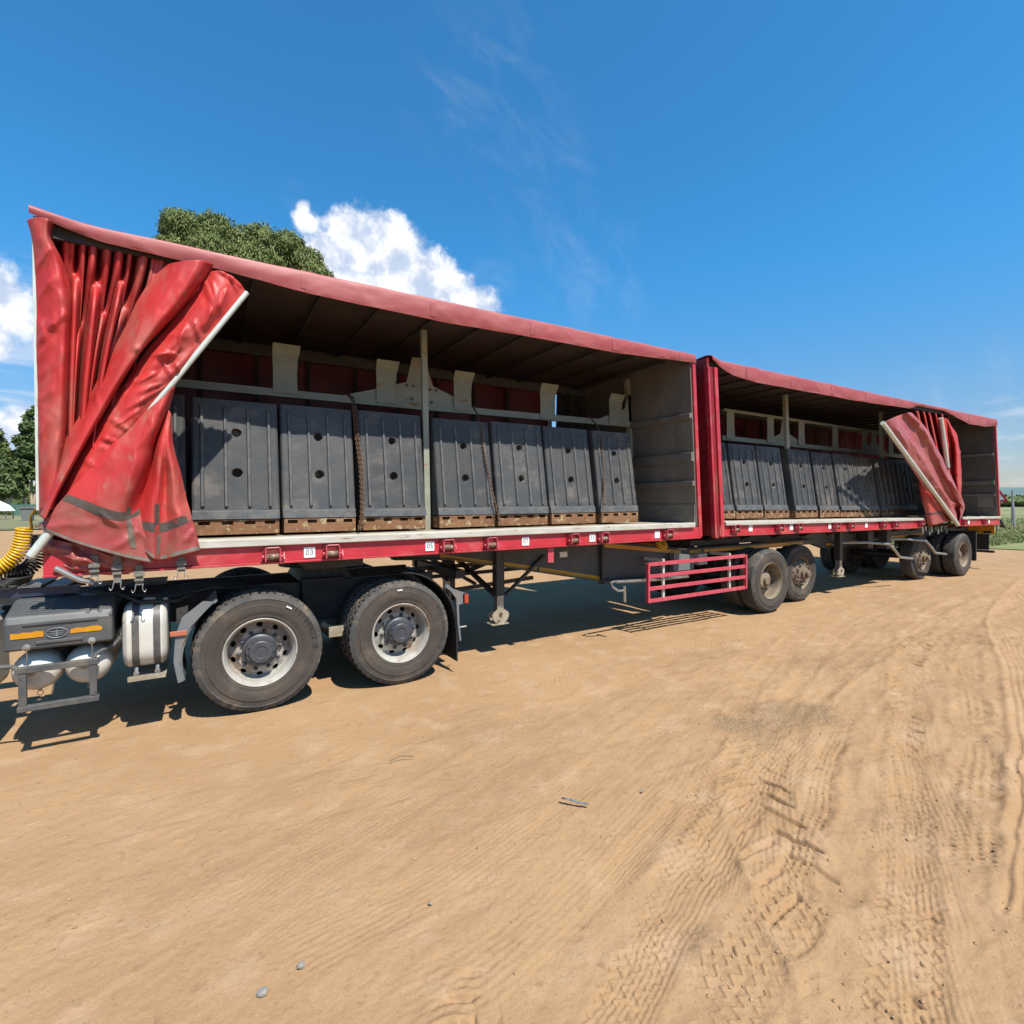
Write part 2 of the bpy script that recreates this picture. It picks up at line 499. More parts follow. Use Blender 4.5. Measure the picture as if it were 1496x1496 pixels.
M_rim = mat('silver_rim_paint', (0.56, 0.54, 0.48), (0.45, 0.42, 0.37), rough=0.40, scale=6, metal=0.12, c3=(0.34, 0.22, 0.14), scale3=5, lo3=0.50, hi3=0.70,
            c4=(0.20, 0.12, 0.075), scale4=16, lo4=0.62, hi4=0.72)
M_rimb = mat('brown_dusty_rim', (0.27, 0.205, 0.135), (0.20, 0.145, 0.095), rough=0.7, scale=6, metal=0.1, c3=(0.34, 0.28, 0.20), scale3=4)
M_hub = mat('blue_grey_hub', (0.060, 0.066, 0.085), (0.09, 0.09, 0.097), rough=0.5, scale=9, metal=0.2, c3=(0.20, 0.17, 0.14), scale3=8, lo3=0.6, hi3=0.75)
M_blk = mat('black_plastic_cover', (0.075, 0.08, 0.082), (0.105, 0.106, 0.104), rough=0.48, scale=4, c3=(0.17, 0.155, 0.135), scale3=3, lo3=0.52, hi3=0.75, bump=0.08, bscale=120)
M_rub = mat('black_rubber', (0.018, 0.018, 0.019), (0.035, 0.033, 0.03), rough=0.7, scale=8)
M_fend = mat('grey_mudguard_plastic', (0.16, 0.18, 0.195), (0.20, 0.205, 0.20), rough=0.5, scale=4, c3=(0.24, 0.21, 0.17), scale3=5)
M_tank = mat('pale_grey_tank_paint', (0.70, 0.68, 0.62), (0.60, 0.56, 0.48), rough=0.32, scale=4, c3=(0.52, 0.42, 0.30), scale3=3, lo3=0.55, hi3=0.75)
M_lamp = mat('red_lamp_lens', (0.50, 0.07, 0.035), rough=0.25)
M_lampo = mat('orange_lamp_lens', (0.52, 0.16, 0.09), rough=0.3)
M_coil = mat('yellow_hose', (0.78, 0.46, 0.012), (0.70, 0.38, 0.01), rough=0.35, scale=20)
M_strap = mat('grey_webbing', (0.17, 0.16, 0.135), (0.24, 0.22, 0.18), rough=0.9, scale=30)
M_stripe = mat('dark_webbing_stripe', (0.065, 0.052, 0.045), (0.105, 0.078, 0.06), rough=0.8, scale=15)
M_plate = mat('checker_plate', (0.20, 0.195, 0.175), (0.14, 0.14, 0.135), rough=0.5, scale=8, metal=0.4, bump=0.6, bscale=90)
M_ybump = mat('orange_bumper_paint', (0.78, 0.37, 0.02), (0.66, 0.28, 0.015), rough=0.5, scale=8)
M_chas2 = mat('worn_step_paint', (0.075, 0.078, 0.082), (0.12, 0.115, 0.105), rough=0.5, scale=14, c3=(0.17, 0.15, 0.12), scale3=6)
M_navy = mat('navy_frame_paint', (0.020, 0.035, 0.085), (0.035, 0.045, 0.08), rough=0.4, scale=4)
M_strap2 = mat('faded_webbing', (0.20, 0.15, 0.11), (0.15, 0.11, 0.085), rough=0.9, scale=20)
M_roof2 = mat('dusty_rear_curtain', (0.38, 0.075, 0.075), (0.44, 0.12, 0.11), rough=0.42, scale=2, c3=(0.32, 0.045, 0.05), scale3=1.2, lo3=0.5, hi3=0.75, bump=0.15, bscale=6)

# ------------------------------------------------------------------ ground
def track_h(X, Y, pts, width, kind, depth, seed=0, pitch=0.09):
    """height change made by a tyre that rolled along pts; X, Y flat arrays"""
    P = catmull(np.array(pts, float), 8)
    depth = depth * 1.0
    lo = P.min(0) - width; hi = P.max(0) + width
    idx = np.where((X > lo[0]) & (X < hi[0]) & (Y > lo[1]) & (Y < hi[1]))[0]
    H = np.zeros_like(X)
    if len(idx) == 0:
        return H
    x = X[idx]; y = Y[idx]
    x = x + 0.030 * fbm(x * 3.1, y * 3.1, 3, seed + 70); y = y + 0.030 * fbm(x * 3.1 + 5, y * 3.1, 3, seed + 71)
    best = np.full(len(idx), 1e9); ss = np.zeros(len(idx)); tt = np.zeros(len(idx))
    acc = 0.0
    for a, b in zip(P[:-1], P[1:]):
        d = b - a; l = math.hypot(*d)
        if l < 1e-6: continue
        d = d / l
        u = np.clip((x - a[0]) * d[0] + (y - a[1]) * d[1], 0, l)
        px = x - a[0] - d[0] * u; py = y - a[1] - d[1] * u
        q = px * px + py * py
        m = q < best
        best[m] = q[m]
        ss[m] = (px * -d[1] + py * d[0])[m]; tt[m] = (acc + u)[m]
        acc += l
    w2 = width / 2
    s = ss; t = tt
    ends = np.clip(np.minimum(t, acc - t) / 0.15, 0, 1)
    inside = np.clip((w2 - np.sqrt(best)) / 0.025, 0, 1) * ends
    berm = np.exp(-((np.sqrt(best) - w2 - 0.02) / 0.025) ** 2) * 0.3 * depth * ends
    ok = np.clip(0.60 + 1.5 * fbm(x * 2.0, y * 2.0, 3, seed + 50), 0.0, 1)
    ok = ok * np.clip(0.8 + 1.2 * fbm(x * 14, y * 14, 2, seed + 52), 0.2, 1.2)
    if kind == 'rut': ok = np.clip(0.85 + 0.7 * fbm(x * 1.2, y * 1.2, 2, seed + 50), 0.2, 1)
    tri = lambda v: np.abs((v % 1.0) * 2 - 1)
    if kind == 'zig':
        k = (s + (tri(t / pitch) - 0.5) * pitch * 0.55) / (width / 4.6)
        r = np.abs(k - np.round(k))
        pat = np.clip((0.15 - r) / 0.10, 0, 1)
        h = -0.36 * depth + pat * depth * 0.80
    elif kind == 'dots':
        a = np.abs(s / (width / 5) % 1 - 0.5); b = np.abs((t / (pitch * 0.45)) % 1 - 0.5)
        pat = np.clip((0.27 - a) / 0.12, 0, 1) * np.clip((0.25 - b) / 0.14, 0, 1)
        h = -0.35 * depth - pat * depth
    elif kind == 'chev':
        side = np.sign(s)
        q = (t + np.abs(s) * 0.9 + (side > 0) * pitch * 0.5) / pitch
        r = np.abs(q - np.round(q)) * pitch
        pat = np.clip((0.026 - r) / 0.010, 0, 1) * np.clip((np.abs(s) - 0.01) / 0.02, 0, 1)
        lip = np.exp(-((r - 0.044) / 0.014) ** 2) * 0.3
        h = (-pat * depth + lip * depth) * np.clip(0.72 + 1.6 * vnoise(t * 3.3 + side * 7, s * 1.5, seed + 90), 0, 1.2)
    else:
        k = s / (width / 9)
        h = -0.5 * depth * (1 - (s / w2) ** 2) - 0.22 * depth * np.cos(2 * PI * k) + 0.08 * depth * np.cos(2 * PI * t / pitch)
    H[idx] = (h * inside + berm) * ok
    return H


def build_ground():
    rr = np.concatenate([[0.05, 0.2, 0.5, 0.8, 1.0, 1.2], np.geomspace(1.35, 12, 860), np.geomspace(12.1, 45, 170), np.geomspace(48, 4000, 40)])
    fw = math.atan2(0.857, 0.515)
    an = np.concatenate([np.linspace(fw - 0.92, fw + 0.90, 760), np.linspace(fw + 0.94, fw + 2 * PI - 0.96, 90)])
    R, A = np.meshgrid(rr, an, indexing='ij')
    X = (R * np.cos(A)).ravel(); Y = (R * np.sin(A)).ravel()
    r = R.ravel()
    near = np.clip((40 - r) / 25, 0, 1)
    yard = np.clip((4.9 - Y) / 1.2, 0.25, 1)
    Z = 0.030 * fbm(X * 0.35, Y * 0.35, 3, 3) * near
    right = np.clip((X * 0.8 - Y * 0.55 + 0.3) / 2.5, 0, 1)          # the driven side is more churned
    Z += (0.006 + 0.020 * right) * fbm(X * 1.7, Y * 2.6, 4, 11, 0.55) * near * yard
    Z += (0.0025 + 0.0055 * right) * fbm(X * 9, Y * 9, 3, 23, 0.6) * near
    Z += 0.0022 * fbm(X * 27, Y * 27, 2, 29, 0.6) * np.clip((9 - r) / 4, 0, 1)
    sa = X * 0.93 + Y * 0.37; sb = Y * 0.93 - X * 0.37                # long faint drag lines along the drive
    Z += 0.006 * fbm(sa * 0.7, sb * 8.0, 3, 37, 0.6) * near * yard
    clod = np.clip(vnoise(X * 19, Y * 19, 47) - 0.36, 0, 1) * np.clip(fbm(X * 1.3, Y * 1.3, 2, 48) + 0.25, 0, 1)
    Z += 0.07 * clod * np.clip((12 - r) / 5, 0, 1)
    tr = np.zeros_like(X)
    def T(*a, **k):
        nonlocal tr
        tr = tr + track_h(X, Y, *a, **k)
    T([(1.0, 1.15), (1.25, 1.36), (1.92, 1.69), (2.84, 2.20), (3.52, 2.54), (5.03, 3.30), (7.5, 4.2)], 0.21, 'zig', 0.014, 1, pitch=0.07)
    T([(1.35, 1.05), (1.60, 1.20), (2.08, 1.29), (2.5, 1.36)], 0.27, 'zig', 0.020, 2, pitch=0.066)
    T([(1.75, 0.72), (2.10, 0.97), (2.30, 1.25), (2.62, 1.62), (3.0, 2.0), (3.7, 2.4)], 0.42, 'chev', 0.032, 3, pitch=0.20)
    T([(3.2, 0.95), (3.65, 1.12), (4.84, 1.45), (6.49, 2.02), (9.0, 2.8)], 0.26, 'dots', 0.026, 4, pitch=0.11)
    T([(2.40, 1.42), (2.81, 1.56), (3.45, 1.82), (4.6, 2.25)], 0.17, 'dots', 0.020, 5, pitch=0.10)
    T([(1.9, 0.70), (2.14, 0.84), (2.8, 1.08), (3.63, 1.42), (4.6, 1.9), (6.2, 2.6)], 0.26, 'zig', 0.016, 6, pitch=0.07)
    T([(0.5, 1.75), (1.10, 1.80), (2.33, 2.22), (4.2, 3.0), (6.5, 3.7)], 0.32, 'rut', 0.0055, 7, pitch=0.06)
    T([(0.2, 2.2), (1.2, 2.35), (2.8, 2.9), (5.0, 3.7)], 0.30, 'rut', 0.005, 8, pitch=0.05)
    T([(3.0, 0.6), (4.6, 0.95), (7.4, 1.75), (10.8, 2.85), (17, 4.0)], 0.46, 'rut', 0.048, 9, pitch=0.4)
    T([(4.2, 0.4), (7.0, 1.1), (11.0, 2.2), (17, 3.3)], 0.34, 'rut', 0.034, 10, pitch=0.3)
    T([(5.2, 2.9), (7.0, 3.4), (9.5, 3.7), (14, 4.2)], 0.28, 'zig', 0.012, 12, pitch=0.09)
    T([(4.3, 1.75), (5.4, 2.1), (7.2, 2.75), (10, 3.4)], 0.26, 'chev', 0.022, 13, pitch=0.16)
    T([(2.6, 4.35), (4.6, 4.5), (6.5, 4.3)], 0.30, 'chev', 0.010, 14, pitch=0.07)
    T([(1.2, 3.9), (2.8, 3.7), (4.8, 3.9)], 0.26, 'rut', 0.007, 15, pitch=0.06)
    T([(0.6, 1.45), (0.75, 1.62), (1.0, 1.72)], 0.24, 'chev', 0.022, 16, pitch=0.14)
    rt = np.random.default_rng(17)
    for q in range(9):                                               # faint older passes, all heading off to the right
        x0 = rt.uniform(-0.6, 3.2); y0 = rt.uniform(1.7, 3.6); sl_ = rt.uniform(0.28, 0.5); ln_ = rt.uniform(3, 6)
        T([(x0, y0), (x0 + ln_ * .35, y0 + sl_ * ln_ * .35), (x0 + ln_ * .7, y0 + sl_ * ln_ * .62), (x0 + ln_, y0 + sl_ * ln_ * .8)], rt.uniform(.18, .3), rt.choice(['rut', 'rut', 'zig', 'dots']), rt.uniform(.003, .006), 30 + q, pitch=0.07)
    for q in range(12):                                              # the many passes that sweep round from the foreground to the far right
        x0 = rt.uniform(0.9, 3.6); y0 = 0.5 + rt.uniform(0.0, 1.5); e = rt.uniform(2.2, 4.6)
        T([(x0, y0), (x0 + 1.6, y0 + (e - y0) * .30), (x0 + 4.2, y0 + (e - y0) * .68), (x0 + 8, e), (x0 + 13, e + .4)], rt.uniform(.16, .30), rt.choice(['rut', 'rut', 'rut', 'zig']), rt.uniform(.006, .015), 60 + q, pitch=0.07)
    Z += tr * near
    # scuffed heaps thrown up beside the deep tracks
    for (cx, cy, sx, h) in [(2.55, 1.02, 0.16, 0.030), (2.35, 1.20, 0.14, 0.026), (3.0, 1.45, 0.2, 0.022), (2.0, 1.10, 0.12, 0.024), (5.2, 1.35, 0.3, 0.03),
                            (6.4, 1.3, 0.35, 0.05), (8.6, 2.3, 0.5, 0.06), (9.6, 2.5, 0.4, 0.05), (4.0, 1.75, 0.25, 0.02), (7.8, 2.9, 0.5, 0.03), (0.70, 1.62, 0.12, 0.018)]:
        q = ((X - cx) ** 2 + (Y - cy) ** 2 * 1.6) / sx ** 2
        m = q < 9
        Z[m] += h * np.exp(-q[m]) * (0.5 + 1.6 * np.abs(vnoise(X[m] * 7, Y[m] * 7, 31)))
    # the tyres have settled the ground flat where they stand
    for (wx, y0, y1) in [(0.42, 4.9, 5.75), (1.70, 4.9, 5.75), (7.95, 4.9, 5.75), (9.34, 5.2, 5.7), (14.27, 5.2, 5.7), (15.75, 4.9, 5.75)]:
        q = np.maximum(np.abs(X - wx) / 0.35, np.abs(Y - (y0 + y1) / 2) / ((y1 - y0) / 2 + 0.15))
        k = np.clip((1.4 - q) / 0.6, 0, 1)
        Z = Z * (1 - k) + 0.004 * k
    nr, na = R.shape
    n = nr * na
    V = np.stack([X, Y, Z], 1)
    i = np.arange(nr - 1)[:, None]; j = np.arange(na)[None, :]
    j2 = (j + 1) % na
    F = np.stack([i * na + j, (i + 1) * na + j, (i + 1) * na + j2, i * na + j2], -1).reshape(-1, 4)
    me = bpy.data.meshes.new('sandy_ground')
    me.vertices.add(n); me.vertices.foreach_set('co', V.astype(np.float32).ravel())
    me.loops.add(F.size); me.loops.foreach_set('vertex_index', F.astype(np.int32).ravel())
    me.polygons.add(len(F))
    me.polygons.foreach_set('loop_start', np.arange(0, F.size, 4, dtype=np.int32))
    me.polygons.foreach_set('use_smooth', np.ones(len(F), bool))
    me.update(calc_edges=True)
    st = np.zeros(n, np.float32)
    for (cx, cy, ax, ay, s) in [(4.15, 2.52, 0.75, 0.33, 0.9), (1.75, 1.42, 0.17, 0.11, 0.9), (3.5, 1.30, 0.4, 0.2, 0.35), (6.2, 3.1, 0.9, 0.4, 0.35), (5.2, 4.05, 0.6, 0.2, 0.4),
                                (1.0, 2.9, 1.2, 0.35, 0.22), (2.6, 3.5, 1.5, 0.3, 0.25)]:
        q = ((X - cx) / ax) ** 2 + ((Y - cy) / ay) ** 2
        st = np.maximum(st, (s * np.clip(1.25 - q + 1.3 * fbm(X * 4, Y * 4, 3, 77), 0, 1)).astype(np.float32))
    at = me.attributes.new('stain', 'FLOAT', 'POINT')
    at.data.foreach_set('value', st)
    m = bpy.data.materials.new('sand')
    m.use_nodes = True
    nt = m.node_tree; N, L = nt.nodes, nt.links
    p = N['Principled BSDF']; p.inputs['Roughness'].default_value = 0.95; p.inputs['Specular IOR Level'].default_value = 0.15
    g = N.new('ShaderNodeNewGeometry')

    def nz(sc, d=6, rough=0.6):
        q = N.new('ShaderNodeTexNoise'); q.inputs['Scale'].default_value = sc; q.inputs['Detail'].default_value = d; q.inputs['Roughness'].default_value = rough
        L.new(g.outputs['Position'], q.inputs['Vector'])
        return q.outputs['Fac']

    def mr(v, a, b):
        q = N.new('ShaderNodeMapRange'); q.interpolation_type = 'SMOOTHSTEP'; q.inputs['From Min'].default_value = a; q.inputs['From Max'].default_value = b
        L.new(v, q.inputs['Value']); return q.outputs[0]

    def mx(f, a, b):
        q = N.new('ShaderNodeMixRGB'); L.new(f, q.inputs[0])
        for k, c in ((1, a), (2, b)):
            if isinstance(c, tuple): q.inputs[k].default_value = c + (1,)
            else: L.new(c, q.inputs[k])
        return q.outputs[0]
    c = mx(mr(nz(0.8), 0.3, 0.7), (0.310, 0.192, 0.101), (0.271, 0.164, 0.084))
    c = mx(mr(nz(3.5, 7), 0.48, 0.72), c, (0.331, 0.217, 0.127))
    c = mx(mr(nz(14, 5), 0.58, 0.74), c, (0.233, 0.138, 0.071))
    c = mx(mr(nz(240, 3), 0.60, 0.72), c, (0.367, 0.248, 0.154))
    c = mx(mr(nz(420, 2), 0.66, 0.74), c, (0.155, 0.090, 0.049))
    c = mx(mr(nz(60, 6, 0.72), 0.55, 0.70), c, (0.225, 0.135, 0.066))
    c = mx(mr(nz(85, 5, 0.7), 0.60, 0.74), c, (0.385, 0.275, 0.175))
    mpd = N.new('ShaderNodeMapping'); mpd.inputs['Rotation'].default_value = (0, 0, -0.38); mpd.inputs['Scale'].default_value = (0.5, 5.5, 1)
    L.new(g.outputs['Position'], mpd.inputs['Vector'])
    nd = N.new('ShaderNodeTexNoise'); nd.inputs['Scale'].default_value = 1.6; nd.inputs['Detail'].default_value = 7; nd.inputs['Roughness'].default_value = 0.65
    L.new(mpd.outputs[0], nd.inputs['Vector'])
    c = mx(mr(nd.outputs['Fac'], 0.54, 0.74), c, (0.236, 0.146, 0.078))
    a = N.new('ShaderNodeAttribute'); a.attribute_name = 'stain'
    mm = N.new('ShaderNodeMath'); mm.operation = 'MULTIPLY'
    L.new(a.outputs['Fac'], mm.inputs[0]); L.new(mr(nz(55, 7, 0.7), 0.36, 0.62), mm.inputs[1])
    c = mx(mm.outputs[0], c, (0.145, 0.103, 0.063))
    L.new(c, p.inputs['Base Color'])
    b1 = N.new('ShaderNodeBump'); b1.inputs['Strength'].default_value = 0.55; b1.inputs['Distance'].default_value = 0.012
    L.new(nz(38, 8, 0.68), b1.inputs['Height'])
    b2 = N.new('ShaderNodeBump'); b2.inputs['Strength'].default_value = 0.35; b2.inputs['Distance'].default_value = 0.03
    L.new(nz(7, 5, 0.6), b2.inputs['Height']); L.new(b1.outputs[0], b2.inputs['Normal'])
    b3 = N.new('ShaderNodeBump'); b3.inputs['Strength'].default_value = 0.5; b3.inputs['Distance'].default_value = 0.004
    L.new(nz(150, 4, 0.7), b3.inputs['Height']); L.new(b2.outputs[0], b3.inputs['Normal'])
    L.new(b3.outputs[0], p.inputs['Normal'])
    me.materials.append(m)
    o = link('sandy_ground', me)
    tag(o, 'open yard of pale brown sand pressed with tyre tracks', None, None, 'structure')


build_ground()


def scatter_clods(n, m):
    """crumbs of dry soil lying loose on the churned side of the yard: nobody could count them"""
    g = np.random.default_rng(63)
    r = np.exp(g.uniform(math.log(1.5), math.log(11), n)); a = math.atan2(0.857, 0.515) + g.uniform(-0.85, 0.80, n)
    x = r * np.cos(a); y = r * np.sin(a)
    keep = (g.uniform(0, 1, n) < np.clip(0.12 + 0.9 * np.clip((x * 0.8 - y * 0.55 + 0.2) / 2.2, 0, 1) + 0.8 * fbm(x * 1.6, y * 1.6, 2, 64), 0.03, 1)) & (y < 5.4)
    x, y = x[keep], y[keep]; n = len(x)
    s = 0.0020 + 0.008 * g.uniform(0, 1, n) ** 5
    o = np.array([(1, 0, 0), (-1, 0, 0), (0, 1, 0), (0, -1, 0), (0, 0, .75), (0, 0, -.75)], float)
    V = o[None] * (s[:, None] * g.uniform(0.7, 1.3, (n, 6)))[..., None]
    th = g.uniform(0, 6.28, n); c_, s_ = np.cos(th)[:, None], np.sin(th)[:, None]
    V = np.stack([V[..., 0] * c_ - V[..., 1] * s_, V[..., 0] * s_ + V[..., 1] * c_, V[..., 2]], -1)
    me0 = bpy.data.objects['sandy_ground']
    from mathutils.bvhtree import BVHTree
    z = np.zeros(n)
    for i in range(n):
        h = me0.ray_cast(Vector((x[i], y[i], 1.0)), Vector((0, 0, -1)))
        z[i] = h[1].z if h[0] else 0.0
    V += np.stack([x, y, z + s * 0.35], 1)[:, None, :]
    F = np.array([(0, 2, 4), (2, 1, 4), (1, 3, 4), (3, 0, 4), (2, 0, 5), (1, 2, 5), (3, 1, 5), (0, 3, 5)])
    F = (np.arange(n) * 6)[:, None, None] + F[None]
    me = bpy.data.meshes.new('loose_clods')
    me.from_pydata(V.reshape(-1, 3).tolist(), [], F.reshape(-1, 3).tolist())
    me.materials.append(m)
    tag(link('loose_clods', me), 'crumbs of dry soil and grit loose on the sand', None, None, 'stuff')


scatter_clods(9000, mat('dry_clod', (0.42, 0.27, 0.14), (0.36, 0.225, 0.115), rough=0.95, scale=9, c3=(0.45, 0.31, 0.18), scale3=14, c4=(0.24, 0.165, 0.10), scale4=30, lo4=0.58, hi4=0.62, world=True))

# grass fields beyond the yard
M_grass = mat('short_grass', (0.170, 0.205, 0.050), (0.225, 0.245, 0.080), rough=0.9, scale=0.5, c3=(0.27, 0.245, 0.11), scale3=0.10, lo3=0.45, hi3=0.62, c4=(0.10, 0.135, 0.03), scale4=2.5, lo4=0.55, hi4=0.75, world=True)
M_lawn = mat('mown_dry_lawn', (0.20, 0.185, 0.085), (0.135, 0.150, 0.050), rough=0.9, scale=0.12, lo=0.42, hi=0.58, c3=(0.34, 0.28, 0.15), scale3=0.16, stretch=(0.18, 1, 1), world=True)


def flat_field(name, poly, z, m, label):
    mb = MB(); mb.add([(x, y, z) for x, y in poly], [tuple(range(len(poly)))])
    o = part(name, mb, m)
    tag(o, label, None, None, 'structure')


flat_field('grass_verge', [(24.6, 10.6), (25.6, 6.5), (27, -6), (60, -60), (3000, -900), (3000, 2600), (900, 2600), (60, 40), (31, 18)], 0.03, M_grass, 'green grass verge and field beyond the rear trailer')
flat_field('dry_lawn', [(-200, 53.5), (-40, 52), (-12, 52.4), (3, 54), (24, 50), (59.9, 40), (899, 2600), (-900, 2600), (-900, 300)], 0.075, M_lawn, 'dry mown lawn between the yard and the eucalyptus grove')


def tufts(name, x0, x1, y0, y1, n, h, cols, label):
    """short blades scattered over a strip of ground: nobody could count them"""
    px = RNG.uniform(x0, x1, n); py = RNG.uniform(y0, y1, n)
    return px, py


def blades(name, px, py, hmin, hmax, w, z, m, label):
    n = len(px)
    a = RNG.uniform(0, 2 * PI, n); h = RNG.uniform(hmin, hmax, n); ln = RNG.normal(0, 0.35, (n, 2)) * h[:, None]
    V = np.zeros((n, 3, 3))
    V[:, 0] = np.stack([px - np.cos(a) * w, py - np.sin(a) * w, np.full(n, z)], 1)
    V[:, 1] = np.stack([px + np.cos(a) * w, py + np.sin(a) * w, np.full(n, z)], 1)
    V[:, 2] = np.stack([px + ln[:, 0], py + ln[:, 1], z + h], 1)
    me = bpy.data.meshes.new(name)
    me.from_pydata(V.reshape(-1, 3).tolist(), [], np.arange(n * 3).reshape(-1, 3).tolist())
    me.materials.append(m)
    o = link(name, me)
    tag(o, label, None, None, 'stuff')


u = RNG.uniform(0, 1, 26000) ** 1.6
gx = 24.7 + u * 45 + RNG.normal(0, 0.35, 26000)
gy = 11.5 - RNG.uniform(0, 1, 26000) * (4 + 14 * u) + u * 12
blades('grass_blades', gx, gy, 0.03, 0.13, 0.02, 0.07, M_grass, 'short green grass blades along the verge')

# distant hill
M_hill = mat('haze_tinted_hill', (0.145, 0.215, 0.235), (0.175, 0.240, 0.215), rough=1.0, scale=0.01, world=True, spec=0.0)  # distance haze is mixed into this base colour as blue
hx = np.linspace(-1, 1, 60); hr = np.linspace(0, 1, 12)
P = np.zeros((12, 60, 3))
for i_, r_ in enumerate(hr):
    for j_, t_ in enumerate(hx):
        prof = math.exp(-((t_ - 0.0) / 0.42) ** 2) * 1.0 + 0.35 * math.exp(-((t_ + 0.6) / 0.3) ** 2)
        P[i_, j_] = (2720 + r_ * 500, 690 - t_ * 1200, -2 + 74 * prof * math.sin(r_ * PI / 2) * (1 + 0.12 * math.sin(t_ * 19)))
o = part('distant_hill', MB().grid(P), M_hill, smooth=True)
tag(o, 'low haze tinted blue green hill on the far right horizon', None, None, 'structure')
# ------------------------------------------------------------------ the loaded blocks, pallets and chains
def block_mesh(w=0.74, h=1.15, lean=0.17, depth=0.58):
    """moulded body with two round sockets cut in its leaning face"""
    holes = [(w * 0.505, h * 0.725, 0.044), (w * 0.505, h * 0.385, 0.047)]
    c = 0.022                                                       # corner round
    pts = [(c, 0.0), (w - c, 0.0), (w - c, h), (c, h)]
    edges = [(0, 1), (1, 2), (2, 3), (3, 0)]
    k = 18
    loops = []
    for (hx_, hz_, hr_) in holes:
        s = len(pts)
        for q in range(k):
            a = 2 * PI * q / k
            pts.append((hx_ + hr_ * math.cos(a), hz_ + hr_ * math.sin(a)))
        edges += [(s + q, s + (q + 1) % k) for q in range(k)]
        loops.append(list(range(s, s + k)))
    for gx_ in (0.2, 0.5, 0.8):
        for gz_ in (0.1, 0.55, 0.9):
            pts.append((w * gx_, h * gz_))
    r = delaunay_2d_cdt([Vector(p) for p in pts], edges, [], 0, 1e-5)
    vs = [tuple(p) for p in r[0]]
    Y = lambda z: lean * z / h
    mb = MB()
    fs = []
    for f in r[2]:
        cx = sum(vs[i][0] for i in f) / len(f); cz = sum(vs[i][1] for i in f) / len(f)
        if any((cx - a) ** 2 + (cz - b) ** 2 < (d * 0.97) ** 2 for a, b, d in holes):
            continue
        fs.append(tuple(f))
    mb.add([(p[0], Y(p[1]), p[1]) for p in vs], fs)
    # sides, rounded corner, top, bottom, back
    for sgn, xe, xo in ((-1, c, 0.0), (1, w - c, w)):
        prof = [(xe, 0.0), (xe + (xo - xe) * 0.7, c * 0.3), (xo, c), (xo, depth)]
        vv = []
        for (x_, y_) in prof:
            for z_ in (0.0, h):
                vv.append((x_, min(y_ + Y(z_), depth) if y_ < depth else depth, z_))
        ff = [(2 * i, 2 * i + 1, 2 * i + 3, 2 * i + 2) if sgn > 0 else (2 * i + 2, 2 * i + 3, 2 * i + 1, 2 * i) for i in range(3)]
        mb.add(vv, ff)
    mb.add([(c, Y(h), h), (w - c, Y(h), h), (w, Y(h) + c, h), (w, depth, h), (0, depth, h), (0, Y(h) + c, h)], [(0, 1, 2, 3, 4, 5)])
    mb.add([(c, 0, 0), (w - c, 0, 0), (w, c, 0), (w, depth, 0), (0, depth, 0), (0, c, 0)], [(5, 4, 3, 2, 1, 0)])
    mb.add([(0, depth, 0), (w, depth, 0), (w, depth, h), (0, depth, h)], [(3, 2, 1, 0)])
    sos = []
    for (hx_, hz_, hr_) in holes:
        so = MB(); sos.append(so)
        prof = [(hr_ * 1.12, -0.003), (hr_ * 1.02, -0.004), (hr_ * 0.94, 0.004), (hr_ * 0.80, 0.06), (hr_ * 0.4, 0.075), (0.001, 0.078)]
        so.lathe(prof, (hx_, Y(hz_), hz_), 18)
    ribs = []
    for fx in (0.115, 0.375, 0.64, 0.885):
        rb = MB(); x_ = w * fx; a_ = 0.018; b_ = 0.010; d_ = 0.024
        z0, z1 = 0.115, h - 0.06
        sec = [(x_ - a_, 0.001), (x_ - b_, -d_), (x_ + b_, -d_), (x_ + a_, 0.001)]
        vv = [(sx_, sy_ + Y(z0 - (0.0 if sy_ > 0 else -0.012)), z0 + (0.0 if sy_ > 0 else 0.012)) for sx_, sy_ in sec]
        vv += [(sx_, sy_ * 0.9 + Y(z1), z1 - (0.0 if sy_ > 0 else 0.03)) for sx_, sy_ in sec]
        rb.add(vv, [(0, 1, 5, 4), (1, 2, 6, 5), (2, 3, 7, 6), (3, 2, 1, 0), (4, 5, 6, 7)])
        ribs.append(rb)
    foot = MB()
    zt = 0.078
    foot.add([(0.004, -0.006, 0.004), (w - 0.004, -0.006, 0.004), (w - 0.004, -0.006 + Y(zt), zt), (0.004, -0.006 + Y(zt), zt),
              (0.004, 0.02, 0.004), (w - 0.004, 0.02, 0.004), (w - 0.004, 0.02, zt + 0.014), (0.004, 0.02, zt + 0.014)],
             [(0, 1, 2, 3), (3, 2, 6, 7), (1, 5, 6, 2), (0, 3, 7, 4), (0, 4, 5, 1)])
    return mb, sos, ribs, foot


def make_block():
    t = thing('plastic_block', 'x', 'plastic block', (0, 0, 0))
    mb, sos, ribs, foot = block_mesh()
    part('shell', mb, M_plas, t, smooth='auto', angle=50)
    for so in sos:
        part('socket_ring', so, M_hole, t, smooth='auto', angle=50)
    for rb in ribs:
        part('rib', rb, M_plasd, t)
    part('foot_band', foot, M_plasd, t)
    return t


